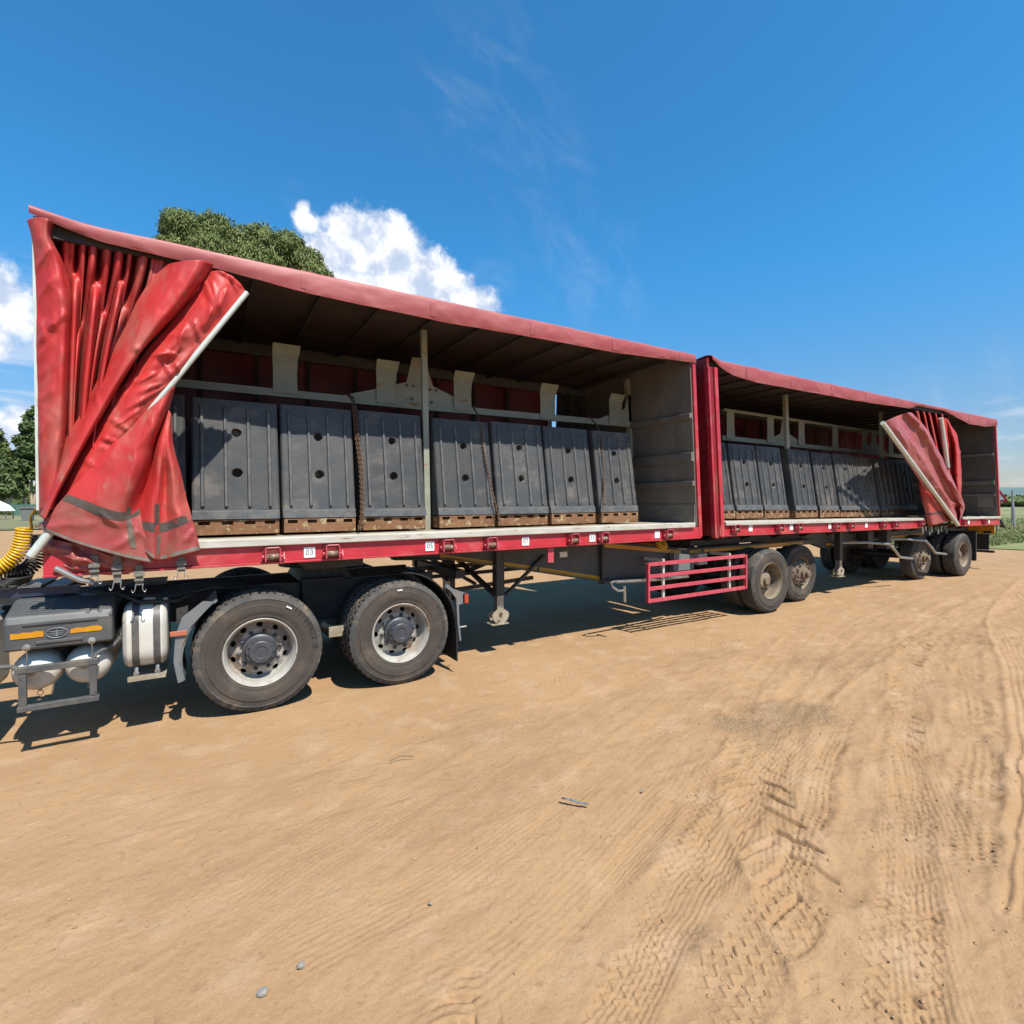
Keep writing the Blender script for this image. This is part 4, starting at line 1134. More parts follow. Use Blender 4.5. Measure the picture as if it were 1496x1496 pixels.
FLAP_F = [
    [(-0.228, 4.95, 2.599), (-0.22, 4.885, 2.578), (-0.216, 4.885, 2.568), (-0.212, 4.885, 2.557), (-0.21, 4.95, 2.556)],
    [(-0.323, 4.96, 2.31), (-0.285, 4.845, 2.306), (-0.253, 4.825, 2.311), (-0.222, 4.835, 2.314), (-0.2, 4.95, 2.316)],
    [(-0.371, 4.97, 2.092), (-0.304, 4.825, 2.081), (-0.254, 4.875, 2.079), (-0.198, 4.815, 2.078), (-0.152, 4.95, 2.086)],
    [(-0.434, 4.95, 1.886), (-0.337, 4.815, 1.848), (-0.262, 4.875, 1.832), (-0.187, 4.805, 1.847), (-0.117, 4.93, 1.886)],
    [(-0.44, 4.885, 1.695), (-0.339, 4.805, 1.674), (-0.264, 4.865, 1.67), (-0.162, 4.795, 1.713), (-0.085, 4.875, 1.753)],
    [(-0.432, 4.865, 1.532), (-0.343, 4.805, 1.427), (-0.281, 4.865, 1.402), (-0.166, 4.805, 1.432), (-0.023, 4.855, 1.464)],
]
REAR_G = [
    [(11.318, 4.87, 3.33), (11.497, 4.79, 3.43), (12.14, 4.88, 3.577), (12.232, 4.79, 3.617), (12.85, 4.95, 3.685)],
    [(11.656, 4.87, 3.111), (11.921, 4.79, 3.227), (12.548, 4.88, 3.375), (12.687, 4.79, 3.449), (13.331, 4.95, 3.5)],
    [(12.207, 4.87, 2.755), (12.446, 4.79, 2.908), (13.062, 4.88, 3.064), (13.21, 4.79, 3.159), (13.884, 4.95, 3.157)],
    [(12.79, 4.87, 2.378), (13.002, 4.79, 2.533), (13.604, 4.88, 2.676), (13.67, 4.79, 2.791), (14.319, 4.95, 2.811)],
    [(13.362, 4.87, 2.037), (13.498, 4.79, 2.174), (14.079, 4.88, 2.307), (14.102, 4.79, 2.405), (14.774, 4.95, 2.408)],
    [(13.966, 4.87, 1.717), (14.017, 4.79, 1.838), (14.574, 4.88, 1.942), (14.602, 4.79, 2.023), (15.326, 4.95, 2.031)],
    [(14.455, 4.87, 1.465), (14.412, 4.79, 1.549), (14.936, 4.88, 1.625), (14.915, 4.79, 1.689), (15.602, 4.95, 1.683)],
    [(14.861, 4.87, 1.288), (14.692, 4.79, 1.326), (15.072, 4.88, 1.357), (14.87, 4.79, 1.406), (15.472, 4.95, 1.444)],
]
REAR_FLAP = [
    [(13.228, 4.97, 2.295), (13.188, 4.93, 2.263), (13.228, 4.92, 2.234), (13.294, 4.92, 2.205), (13.443, 4.95, 2.169)],
    [(13.276, 4.97, 2.098), (13.264, 4.9, 2.096), (13.389, 4.88, 2.077), (13.57, 4.88, 2.039), (13.953, 4.95, 1.982)],
    [(13.414, 4.97, 1.801), (13.421, 4.89, 1.801), (13.592, 4.87, 1.8), (13.852, 4.88, 1.799), (14.291, 4.95, 1.797)],
    [(13.499, 4.95, 1.561), (13.579, 4.88, 1.571), (13.828, 4.87, 1.581), (14.092, 4.88, 1.594), (14.481, 4.93, 1.599)],
    [(13.641, 4.95, 1.277), (13.693, 4.87, 1.299), (14.002, 4.88, 1.32), (14.261, 4.87, 1.345), (14.807, 4.92, 1.373)],
]
REAR_PLEATS = [
    [(13.239, 5.1, 3.799), (13.011, 4.93, 3.739), (13.594, 5.1, 3.808), (13.317, 4.93, 3.747), (13.915, 5.1, 3.816), (13.587, 4.93, 3.753), (14.221, 5.1, 3.824), (13.91, 4.93, 3.761), (14.536, 5.1, 3.831), (14.243, 4.93, 3.769), (14.935, 5.1, 3.841), (14.586, 4.93, 3.778)],
    [(13.348, 5.1, 3.586), (13.118, 4.93, 3.53), (13.707, 5.1, 3.591), (13.428, 4.93, 3.535), (14.031, 5.1, 3.596), (13.7, 4.93, 3.539), (14.34, 5.1, 3.6), (14.027, 4.93, 3.544), (14.576, 5.1, 3.599), (14.282, 4.93, 3.543), (14.977, 5.1, 3.604), (14.626, 4.93, 3.547)],
    [(13.513, 5.1, 3.261), (13.282, 4.93, 3.213), (13.878, 5.1, 3.261), (13.596, 4.93, 3.213), (14.207, 5.1, 3.261), (13.873, 4.93, 3.213), (14.522, 5.1, 3.261), (14.205, 4.93, 3.213), (14.636, 5.1, 3.248), (14.341, 4.93, 3.201), (15.039, 5.1, 3.248), (14.688, 4.93, 3.2)],
    [(13.795, 5.1, 2.708), (13.56, 4.93, 2.673), (14.17, 5.1, 2.698), (13.883, 4.93, 2.665), (14.508, 5.1, 2.69), (14.168, 4.93, 2.657), (14.832, 5.1, 2.682), (14.509, 4.93, 2.649), (14.737, 5.1, 2.659), (14.441, 4.93, 2.626), (15.144, 5.1, 2.648), (14.791, 4.93, 2.617)],
]
REAR_BACK = [
    [(14.365, 4.98, 3.664), (14.312, 4.92, 3.682), (14.375, 4.9, 3.695), (14.558, 4.92, 3.671), (15.048, 5.05, 3.621)],
    [(14.445, 4.98, 3.359), (14.358, 4.9, 3.364), (14.683, 4.96, 3.393), (14.695, 4.88, 3.384), (15.273, 5.02, 3.417)],
    [(14.551, 4.98, 2.948), (14.464, 4.9, 2.937), (15.022, 5.02, 3.016), (14.877, 4.87, 2.974), (15.476, 5, 2.993)],
    [(14.632, 4.98, 2.616), (14.521, 4.9, 2.566), (15.031, 5.02, 2.546), (14.927, 4.87, 2.555), (15.538, 5, 2.602)],
    [(14.711, 4.98, 2.429), (14.625, 4.9, 2.36), (15.105, 5, 2.332), (14.952, 4.87, 2.323), (15.565, 5, 2.341)],
    [(14.869, 4.98, 2.114), (14.834, 4.9, 2.069), (15.207, 4.98, 2.053), (15.057, 4.88, 2.028), (15.583, 5, 2.012)],
    [(14.976, 4.98, 1.902), (14.95, 4.92, 1.88), (15.141, 4.94, 1.858), (15.149, 4.9, 1.837), (15.525, 4.98, 1.815)],
]
CREASE_A = [(-0.995, 3.516, -0.866, 3.692, 0.016, 0.047), (-0.988, 3.286, -0.877, 3.464, 0.014, 0.04), (-0.801, 3.223, -0.928, 3.112, 0.03, 0.06), (-0.805, 3.213, -0.844, 2.721, 0.02, 0.06), (-0.996, 2.994, -0.89, 3.119, 0.015, 0.04), (-0.998, 2.863, -0.9, 3.009, 0.013, 0.033), (-0.996, 2.742, -0.917, 2.83, 0.012, 0.033), (-0.986, 3.141, -0.952, 3.001, 0.01, 0.033), (-0.996, 2.558, -0.89, 2.666, 0.014, 0.047), (-0.996, 2.315, -0.908, 2.468, 0.014, 0.053), (-0.99, 2.022, -0.873, 2.322, 0.016, 0.053), (-0.916, 3.874, -0.895, 3.743, 0.02, 0.04), (-0.989, 2.51, -0.99, 2.022, 0.012, 0.04)]
CREASE_D = [(0.022, 3.694, 0.096, 3.46, 0.02, 0.033), (0.079, 3.662, 0.144, 3.424, 0.016, 0.027), (0.212, 3.736, 0.261, 3.616, 0.02, 0.027), (0.129, 3.751, 0.297, 3.664, 0.016, 0.027), (-0.045, 3.307, -0.004, 3.149, 0.02, 0.027), (-0.308, 2.985, -0.164, 3.016, 0.028, 0.033), (-0.164, 3.016, -0.097, 3.243, 0.022, 0.033), (-0.246, 2.95, -0.212, 2.858, 0.018, 0.02), (-0.179, 2.96, -0.148, 2.877, 0.018, 0.02), (-0.204, 2.795, -0.426, 2.612, 0.014, 0.027), (-0.266, 2.787, -0.403, 2.693, 0.014, 0.02), (-0.595, 2.493, -0.472, 2.388, 0.014, 0.027), (-0.638, 2.336, -0.548, 2.3, 0.014, 0.027), (-0.422, 2.874, -0.636, 2.439, 0.02, 0.04), (-0.301, 2.863, -0.423, 2.769, 0.018, 0.027), (-0.361, 2.644, -0.511, 2.552, 0.012, 0.02), (-0.405, 2.561, -0.554, 2.434, 0.013, 0.02), (-0.728, 2.179, -0.662, 2.08, 0.012, 0.027), (0.085, 3.413, 0.026, 3.264, 0.014, 0.027), (0.186, 3.601, 0.144, 3.452, 0.014, 0.02)]
CREASE_C = [(-0.137, 3.669, -0.321, 3.258, 0.012, 0.067), (-0.006, 3.753, -0.173, 3.392, 0.01, 0.053), (-0.352, 3.253, -0.55, 2.755, 0.012, 0.053), (-0.631, 2.745, -0.757, 2.329, 0.01, 0.04), (-0.437, 3.019, -0.395, 2.983, 0.02, 0.033), (-0.797, 2.277, -0.935, 1.95, 0.012, 0.033), (-0.673, 2.665, -0.643, 2.54, 0.01, 0.027)]
CREASE_E = [(-0.251, 2.655, -0.431, 2.244, 0.016, 0.06), (-0.362, 2.565, -0.641, 2.132, 0.012, 0.067), (-0.431, 2.244, -0.496, 1.849, 0.016, 0.053), (-0.32, 2.462, -0.354, 2.194, 0.014, 0.04), (-0.995, 1.68, -0.647, 1.696, 0.01, 0.053), (-0.482, 1.718, -0.338, 1.5, 0.016, 0.04), (-0.646, 1.773, -0.533, 1.667, 0.014, 0.04), (-0.765, 1.85, -0.808, 1.574, 0.01, 0.047), (-0.419, 1.637, -0.568, 1.512, 0.014, 0.04)]
CREASE_F = [(-0.269, 2.305, -0.307, 1.821, 0.014, 0.033), (-0.21, 2.362, -0.153, 1.847, 0.016, 0.04), (-0.13, 1.545, -0.063, 1.642, 0.022, 0.04), (-0.063, 1.642, -0.037, 1.485, 0.018, 0.033), (-0.277, 2.036, -0.267, 1.497, 0.012, 0.033), (-0.163, 1.793, -0.185, 1.547, 0.01, 0.033)]
CREASE_G = [(12.579, 3.53, 13.066, 2.873, 0.03, 0.107), (12.219, 3.112, 14.001, 1.931, 0.04, 0.12), (11.692, 3.283, 12.283, 2.906, 0.03, 0.08), (13.074, 2.438, 14.478, 1.622, 0.04, 0.107), (14.1, 2.312, 15.045, 1.774, 0.035, 0.093), (14.587, 1.776, 15.204, 1.661, 0.04, 0.067), (12.897, 3.368, 13.433, 2.743, 0.03, 0.08)]

# ------------------------------------------------------------------ trailers
Y0 = 4.93          # near side plane
Y1 = 7.40          # far side plane
YC = 6.165


def winch(parent, x, z):
    b = MB()
    b.box(x - 0.062, x - 0.052, Y0 - 0.085, Y0 - 0.005, z - 0.06, z + 0.055)
    b.box(x + 0.052, x + 0.062, Y0 - 0.085, Y0 - 0.005, z - 0.06, z + 0.055)
    b.tube([(x - 0.057, Y0 - 0.08, z + 0.045), (x - 0.048, Y0 - 0.086, z + 0.058), (x + 0.048, Y0 - 0.086, z + 0.058), (x + 0.057, Y0 - 0.08, z + 0.045)], 0.006, 6)
    b.tube([(x + 0.06, Y0 - 0.045, z - 0.02), (x + 0.10, Y0 - 0.045, z - 0.02)], 0.010, 8)
    b.tube([(x + 0.094, Y0 - 0.062, z - 0.045), (x + 0.094, Y0 - 0.03, z + 0.005)], 0.006, 6)
    b.tube([(x - 0.06, Y0 - 0.045, z - 0.02), (x - 0.085, Y0 - 0.045, z - 0.02)], 0.016, 10)
    o = part('winch', b, M_pink, parent)
    b = MB(); b.box(x - 0.075, x + 0.075, Y0 - 0.012, Y0 - 0.004, z - 0.065, z + 0.06); part('winch_back', b, M_redwall, o)
    s = MB(); k = 14
    s.lathe([(0.012, -0.050), (0.030, -0.049)] + [(0.027 + 0.004 * (q % 2), -0.045 + q * 0.09 / k) for q in range(k + 1)] + [(0.030, 0.049), (0.012, 0.050)], (x, Y0 - 0.045, z - 0.02), 14, axis='x')
    part('spool', s, M_rust2, o, smooth='auto')
    return o


M_rust2 = mat('rusty_winch_spool', (0.30, 0.19, 0.12), (0.20, 0.10, 0.06), rough=0.7, scale=30, c3=(0.50, 0.40, 0.30), scale3=22, lo3=0.55, hi3=0.65)


def plate(parent, x, z, txt, s=0.048):
    b = MB(); b.box(x - s, x + s, Y0 - 0.007, Y0 - 0.003, z - s, z + s)
    o = part('number_plate', b, M_white, parent)
    if txt:
        vs, fs = text_mesh(txt, 0.070)
        t = MB(); t.add([(x + p[0], Y0 - 0.0085, z + p[1]) for p in vs], fs)
        part('plate_digits', t, M_ink, o)
    return o


def zrail(x, rear):
    """centre height of the side rail"""
    return 1.392 if not rear else 1.425 - (x - 6.6) * 0.0128


def valance(parent, xa, xb, ztop, depth_fn, seed, lean, peak=None):
    """the edge of the roof sheet folded down over the side"""
    n = max(24, int((xb - xa) * 40))
    xs = np.linspace(xa, xb, n)
    rows = []
    prof = [0.0, 0.12, 0.25, 0.4, 0.55, 0.7, 0.85, 1.0]
    P = np.zeros((len(prof) + 3, n, 3))
    up = np.zeros(n)
    if peak is not None:
        up = peak(xs)
    d = depth_fn(xs) + 0.006 * fbm(xs * 2.1, xs * 0 + seed, 3, seed)
    bul = 0.016 * fbm(xs * 1.3, xs * 0 + 3.3, 3, seed + 3)
    for i, q in enumerate([-0.30, -0.10, -0.03]):
        P[i, :, 0] = xs; P[i, :, 1] = Y0 - q * 1.0 + 0.0; P[i, :, 2] = ztop + up * (1 if i else 0.55) + (0.006 if i == 2 else 0.012)
    for i, q in enumerate(prof):
        P[i + 3, :, 0] = xs
        P[i + 3, :, 1] = Y0 - 0.018 - bul * q - 0.012 * math.sin(q * PI) + 0.010 * fbm(xs * 3 + q, xs * 0 + q * 2, 2, seed + 9) * q
        P[i + 3, :, 2] = ztop + up - d * q - (0.010 if i == 0 else 0)
    rid = np.clip(1 - np.abs(2 * vnoise(xs[None, :] * 2.4 + P[..., 2] * 4 + seed, P[..., 2] * 5, seed + 21)) * 2.4, 0, 1) ** 2
    rid2 = np.clip(1 - np.abs(2 * vnoise(xs[None, :] * 4.5 - P[..., 2] * 7, P[..., 2] * 6, seed + 22)) * 2.6, 0, 1) ** 2
    P[3:, :, 1] -= (0.007 * rid + 0.006 * rid2)[3:] * np.linspace(0.3, 1, len(prof))[:, None]
    P[2:4, :, 2] += 0.004 * fbm(xs * 5, xs * 0, 2, seed + 30)[None, :]
    P[..., 0] += lean(P[..., 0], P[..., 2])
    return P


def xs_v(P):
    return P[4, :, 0]


def build_trailer(rear):
    X0, X1 = (-1.0, 6.12) if not rear else (6.56, 17.85)
    lab = ('front red curtain side trailer with its near curtain bunched to the left' if not rear
           else 'rear red curtain side trailer with its curtain bunched near the far end')
    t = thing('curtain_trailer', lab, 'trailer', ((X0 + X1) / 2, YC, 0), 'coupled curtain side trailers')
    zr = lambda x: zrail(x, rear)
    sl = lambda x: 0.0 if not rear else -(x - 7.0) * 0.0105
    if not rear:
        lean = lambda x, z: -0.065 * np.clip((x + 1) / 7.1, 0, 1) * np.clip(z - 1.5, 0, 9)
    else:
        lean = lambda x, z: -(0.076 + 0.08 * np.clip((x - 6.6) / 11.2, 0, 1)) * np.clip(z - 1.5, 0, 9)

    def sloped(mb):                                                  # follow the deck's slight fall toward the rear
        mb.v = [(p[0], p[1], p[2] + (sl(p[0]) if p[2] < 1.75 else 0)) for p in mb.v]
        return mb
    # side rails, far rail, deck
    segs = [(X0, X1)] if not rear else [(X0, 13.27), (15.28, X1)]
    for a, b in segs:
        m = MB()
        m.box(a, b, Y0, Y0 + 0.012, 1.332, 1.472)
        m.box(a, b, Y0 - 0.022, Y0 + 0.10, 1.312, 1.331)
        part('side_rail', sloped(m), M_red, t, bevel=0.003)
        m = MB()
        if not rear:
            m.box(a + 0.86, b - 0.14, Y0 - 0.038, Y0 + 0.05, 1.474, 1.540)
        else:
            m.box(a + 0.10, b - 0.05, Y0 - 0.038, Y0 + 0.05, 1.476, 1.530)
        part('deck_edge', sloped(m), M_lip, t, bevel=0.006)
    m = MB(); m.box(X0, X1, Y1 - 0.012, Y1, 1.312, 1.472)
    part('far_side_rail', sloped(m), M_red, t)
    nb = 14
    for k in range(nb):
        y0 = Y0 + 0.053 + (Y1 - Y0 - 0.07) / nb * k
        m = MB(); dz = 0.003 * math.sin(k * 2.3)
        m.box(X0 + 0.03, X1 - 0.03, y0, y0 + (Y1 - Y0 - 0.07) / nb - 0.005, 1.48 + dz, 1.525 + dz)
        part('deck_board', sloped(m), M_lip if k < 2 else M_deck, t)
    # winches and plates
    wx = [0.51, 1.01, 2.16, 2.67, 3.80, 4.27, 5.42] if not rear else [6.87, 8.0, 8.54, 9.72, 10.23, 11.46, 11.96, 13.16, 15.43, 16.70]
    for x in wx:
        winch(t, x, zr(x) + 0.008)
    px = [(0.82, '03'), (1.98, '05'), (3.14, '07'), (4.12, '11'), (5.25, '')] if not rear else [(7.29, ''), (8.39, ''), (9.58, ''), (10.88, ''), (15.81, ''), (17.1, '')]
    for x, s in px:
        plate(t, x, zr(x) + 0.005, s)
    # roof sheet and its underside, bows, rails
    ZT = 3.925 if not rear else 3.92
    xs = np.linspace(X0 - 0.02, X1 + 0.03, 90 if rear else 60)
    if not rear:
        peak = lambda x: 0.048 * np.clip((-0.62 - x) / 0.4, 0, 1) ** 1.5
        dfn = lambda x: np.interp(x, [-1.1, -0.6, 0.2, 0.9, 2.2, 4.6, 5.6, 6.2], [0.05, 0.115, 0.15, 0.205, 0.225, 0.20, 0.15, 0.125])
    else:
        peak = lambda x: 0.05 * np.clip((6.72 - x) / 0.2, 0, 1)
        dfn = lambda x: np.interp(x, [6.5, 7.0, 7.6, 10.5, 12.9, 13.3, 14.6, 16, 17.0, 17.9], [0.06, 0.19, 0.235, 0.22, 0.17, 0.08, 0.07, 0.26, 0.25, 0.17])
    P = valance(t, X0 - 0.03, X1 + 0.04, ZT, dfn, 3 if not rear else 8, lean, peak)
    va = part('roof_valance', MB().grid(P), M_roof, t, smooth=True)
    B = P[-2:].copy(); B[0] = B[1] * 0.82 + B[0] * 0.18 if False else B[1] + (B[0] - B[1]) * 0.75; B[..., 1] -= 0.004
    part('valance_hem', MB().grid(B), M_hem, va, smooth=True)
    x_ = X0 + 0.55
    while x_ < X1 - 0.3:
        k_ = int(np.argmin(np.abs(xs_v(P) - x_)))
        B = P[5:-1, k_:k_ + 3].copy(); B[..., 1] -= 0.004
        if B.shape[1] == 3: part('valance_seam', MB().grid(B), M_roof2, va, smooth=True)
        x_ += 1.22
    ys = np.linspace(Y0 + 0.28, Y1 + 0.02, 12)
    G = np.zeros((len(ys), len(xs), 3))
    G[..., 0] = xs[None, :]; G[..., 1] = ys[:, None]
    G[..., 2] = ZT + 0.012 + 0.02 * np.sin((ys[:, None] - Y0) / (Y1 - Y0) * PI) + 0.008 * fbm(xs[None, :] * 2 + ys[:, None] * 0, ys[:, None] * 2 + xs[None, :] * 0, 2, 4)
    G[..., 0] += lean(G[..., 0], G[..., 2])
    part('roof_sheet', MB().grid(G), M_roof, t, smooth=True)
    U = G.copy(); U[..., 2] -= 0.03
    U[..., 1] = np.linspace(Y0 + 0.02, Y1 - 0.02, 12)[:, None]
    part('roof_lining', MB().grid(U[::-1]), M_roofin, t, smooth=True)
    nb = 12 if not rear else 20
    for k in range(nb):
        x = X0 + 0.25 + (X1 - X0 - 0.5) * k / (nb - 1)
        m = MB(); lx = float(lean(np.array(x), np.array(3.85)))
        m.beam((x + lx, Y0 + 0.06, 3.865), (x + lx, Y1 - 0.04, 3.865), 0.035, 0.035)
        part('roof_bow', m, M_bow, t)
    la = lambda x: float(lean(np.array(x), np.array(3.83)))
    m = MB(); m.beam((X0 + la(X0), Y0 + 0.055, 3.83), (X1 + la(X1), Y0 + 0.055, 3.83), 0.05, 0.09)
    part('roof_rail', m, M_bow, t)  # rail coloured dark, standing in for the shaded gap under the roof edge
    m = MB(); m.beam((X0 + la(X0), Y1 - 0.06, 3.80), (X1 + la(X1), Y1 - 0.06, 3.80), 0.06, 0.12); m.beam((X0 + la(X0), Y1 - 0.01, 3.87), (X1 + la(X1), Y1 - 0.01, 3.87), 0.02, 0.16)
    part('roof_rail', m, M_rail, t)
    # far curtain with its vertical straps
    n = int((X1 - X0) * 14)
    cx = np.linspace(X0 + 0.06, X1 - (0.85 if not rear else 0.1), n)
    C = np.zeros((8, n, 3)); zz = np.linspace(3.80, 1.40, 8)
    C[..., 0] = cx[None, :]; C[..., 2] = zz[:, None]
    C[..., 1] = Y1 - 0.02 + 0.035 * np.sin(cx * 6.0)[None, :] * np.clip(fbm(cx * 0.8, cx * 0, 2, 5) + 0.6, 0, 1)[None, :] + 0.02 * fbm(C[..., 0] * 2, C[..., 2] * 2, 2, 6)
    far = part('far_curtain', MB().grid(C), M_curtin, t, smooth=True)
    k = 0
    x = X0 + 0.35
    while x < X1 - 1.2:
        m = MB(); m.box(x, x + 0.045, Y1 - 0.075, Y1 - 0.068, 1.42, 3.78)
        part('curtain_strap', m, M_rub, far)
        x += 0.62
    if not rear:
        m = MB(); xs_ = np.linspace(X1 - 0.82, X1 - 0.06, 40); P_ = np.zeros((4, 40, 3))
        for i_, z_ in enumerate((3.74, 3.2, 2.4, 1.5)):
            P_[i_, :, 0] = xs_ + 0.02 * math.sin(z_ * 3) - 0.06 * (3.9 - z_) * 0.3; P_[i_, :, 1] = Y1 - 0.14 + 0.07 * np.sin(xs_ * 26 + z_); P_[i_, :, 2] = z_
        part('corner_shade_sheet', m.grid(P_), M_rub, far, smooth=True)  # black folded sheet stands in for the shade filling the far corner
        m = MB(); m.beam((X1 - 0.99, Y1 - 0.10, 3.72), (X1 - 0.93, Y1 - 0.10, 1.5), 0.035, 0.035); part('curtain_pole', m, M_alu, far)
    # end walls
    if not rear:
        le = -0.15
        m = MB()
        m.box(X1 - 0.05, X1, Y0 + 0.02, Y1, 1.48, 3.925, le)
        w = part('rear_bulkhead', m, [M_grey], t)
        for z, h in ((3.06, 0.075), (2.48, 0.13), (2.10, 0.07)):
            r = MB(); q = le * (z - 1.48) / 2.38
            r.box(X1 - 0.10 + q, X1 - 0.049 + q, Y0 + 0.015, YC - 0.02, z - h / 2, z + h / 2)
            part('bulkhead_rail', r, M_grey, w, bevel=0.006)
        r = MB(); r.box(X1 - 0.085, X1 - 0.052, Y0 + 0.03, Y1 - 0.03, 1.53, 1.80); part('kick_plank', r, M_greyd, w)
        r = MB(); r.box(X1 - 0.12, X1 - 0.055, YC - 0.02, YC + 0.06, 1.80, 3.83, le * 0.86); part('centre_stile', r, M_frame, w)
        r = MB(); r.box(X1 - 0.02, X1 + 0.045, Y0 - 0.008, Y0 + 0.07, 1.332, 3.80, le); part('corner_post', r, M_red, t, bevel=0.005)
        r = MB(); r.box(X1 + 0.004, X1 + 0.05, Y0 + 0.071, Y1, 1.33, 3.86, le); part('outer_end_panel', r, M_redwall, t)
        m = MB(); m.box(X0, X0 + 0.05, Y0 + 0.05, Y1, 1.48, 3.925); part('front_bulkhead', m, M_redwall, t)
        m = MB(); m.beam((-1.018, Y0 + 0.01, 1.80), (-1.008, Y0 + 0.01, 3.84), 0.022, 0.03); part('corner_strip', m, M_alu, t)
    else:
        le = -0.175
        m = MB()
        m.box(X0 - 0.10, X0 - 0.05, Y0 + 0.02, Y1, 1.33, 3.925, le)
        w = part('front_bulkhead', m, M_redwall, t)
        for tx, z, sz in (('L', 1.86, 0.17), ('537', 1.64, 0.11)):
            vs, fs = text_mesh(tx, sz)
            q = le * (z - 1.33) / 2.55
            tb = MB(); tb.add([(X0 - 0.104 + q - p[1] * le / 2.55 * -1, Y0 + 0.36 - p[0], z + p[1]) for p in vs], fs)
            part('stencil_text', tb, M_paleink, w)
        for x, wd in ((X0 - 0.11, 0.035), (X0 + 0.03, 0.075)):
            r = MB(); r.box(x, x + wd, Y0 - 0.012, Y0 + 0.06, 1.30, 3.80, le); part('corner_post', r, M_red, t, bevel=0.005)
        r = MB(); r.box(X0 - 0.07, X0 + 0.028, Y0 + 0.012, Y0 + 0.05, 1.30, 3.80, le); part('post_web', r, M_redwall, t)
        # a shadowed torn corner of the roof sheet over the post
        le2 = -0.36
        m = MB(); m.box(X1 - 0.05, X1, Y0 + 0.03, Y1, 1.38, 3.92, le2)
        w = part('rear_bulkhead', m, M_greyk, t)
        for z, h in ((3.03, 0.06), (2.30, 0.10), (1.98, 0.05)):
            r = MB(); q = le2 * (z - 1.38) / 2.46
            r.box(X1 - 0.10 + q, X1 - 0.051 + q, Y0 + 0.05, Y1 - 0.1, z - h / 2, z + h / 2)
            part('bulkhead_rail', r, M_greyd, w)
        r = MB(); r.box(X1 - 0.13, X1 - 0.10, Y0 + 0.10, Y0 + 0.42, 1.66, 2.0); part('pale_sheet', r, M_grey, w)
        r = MB(); r.box(X1 - 0.01, X1 + 0.05, Y0 - 0.01, Y0 + 0.07, 1.36, 3.76, le2); part('corner_post', r, M_red, t, bevel=0.005)
        m = MB(); m.box(X1 + 0.002, X1 + 0.03, Y0 + 0.10, Y1, 0.95, 1.20)
        bp = part('rear_bumper', m, M_ybump, t, label='orange rear bumper')
        m = MB()
        for q in range(8):
            y = Y0 + 0.16 + q * 0.28
            m.box(X1 - 0.012, X1, y, y + 0.16, 0.96, 1.02)
        part('bumper_tooth', m, M_rub, bp)
        m = MB(); m.box(X1 - 0.03, X1 - 0.002, Y0 + 0.20, Y1 - 0.1, 0.52, 0.945); part('mudflap', m, M_rub, t)
        m = MB(); m.box(X1 - 0.06, X1 + 0.06, Y0 + 0.10, Y1 - 0.1, 0.45, 0.51); part('underrun_bar', m, M_chas, t)
        F = np.array([[(17.86, 4.94, 1.34), (17.92, 4.90, 1.33), (17.98, 4.92, 1.32)], [(17.90, 4.94, 1.22), (17.99, 4.88, 1.20), (18.08, 4.93, 1.20)], [(17.95, 4.96, 1.12), (18.15, 4.88, 1.10), (18.42, 4.95, 1.09)]])
        part('loose_flap', MB().grid(catmull(np.swapaxes(catmull(F, 4), 0, 1), 4).swapaxes(0, 1)), M_rub, t, smooth=True)
    # load frame down the middle
    if not rear:
        m = MB(); m.beam((-0.95, YC, 3.055), (2.3, YC, 3.055), 0.06, 0.08); m.beam((2.3, YC, 3.055), (6.0, YC, 3.095), 0.06, 0.085)
        fr = part('load_frame', m, M_frame, t)
        for k, (a, b, z1) in enumerate([(0.665, 0.915, 3.575), (1.795, 2.04, 3.555), (2.81, 3.065, 3.55), (4.165, 4.43, 3.545), (5.47, 5.73, 3.535)]):
            m = MB(); y = YC - 0.045
            w_ = b - a
            poly = [(a, 3.05), (b, 3.05), (b - 0.005, 3.28), (b + 0.01, z1 - 0.11), (b + 0.02, z1 - 0.10), (a + 0.0, z1 - 0.10), (a + 0.005, 3.28)]
            m.prism(poly, y, y + 0.01)
            m.add([(a, y - 0.0, z1 - 0.10), (b + 0.02, y, z1 - 0.10), (b + 0.03, y - 0.05, z1), (a + 0.0, y - 0.05, z1), (a, y + 0.01, z1 - 0.10), (b + 0.02, y + 0.01, z1 - 0.10), (b + 0.03, y - 0.04, z1 + 0.006), (a, y - 0.04, z1 + 0.006)],
                  [(0, 1, 2, 3), (7, 6, 5, 4), (0, 3, 7, 4), (1, 5, 6, 2), (2, 6, 7, 3)])
            part('frame_bracket', m, M_frame, fr)
        for cx_, half in ((2.33, False), (6.12, True)):
            pl = [(cx_ - 0.95, 3.09), (cx_ - 0.58, 3.20), (cx_ - 0.15, 3.34), (cx_ - 0.07, 3.66), (cx_ + 0.09, 3.66), (cx_ + 0.20, 3.33), (cx_ + 0.75, 3.13), (cx_ + 0.85, 3.09)]
            if half:
                pl = [(cx_ - 0.85, 3.13), (cx_ - 0.30, 3.34), (cx_ - 0.22, 3.56), (cx_ - 0.15, 3.58), (cx_ - 0.15, 3.13)]
            m = MB(); m.prism(pl, YC - 0.02, YC - 0.008)
            part('gusset_plate', m, M_frame, fr)
            if not half:
                m = MB()
                for bx_, bz_ in ((-0.15, 3.30), (-0.06, 3.30), (0.16, 3.28), (0.24, 3.28), (-0.08, 3.14), (0.18, 3.12)):
                    m.lathe([(0.018, -0.021), (0.018, -0.034), (0.001, -0.036)], (cx_ + bx_, YC, bz_), 6)
                part('gusset_bolt', m, M_chain, fr)
        m = MB(); m.beam((2.262, 5.70, 1.525), (2.235, 5.70, 3.86), 0.07, 0.05, (0, 1, 0))
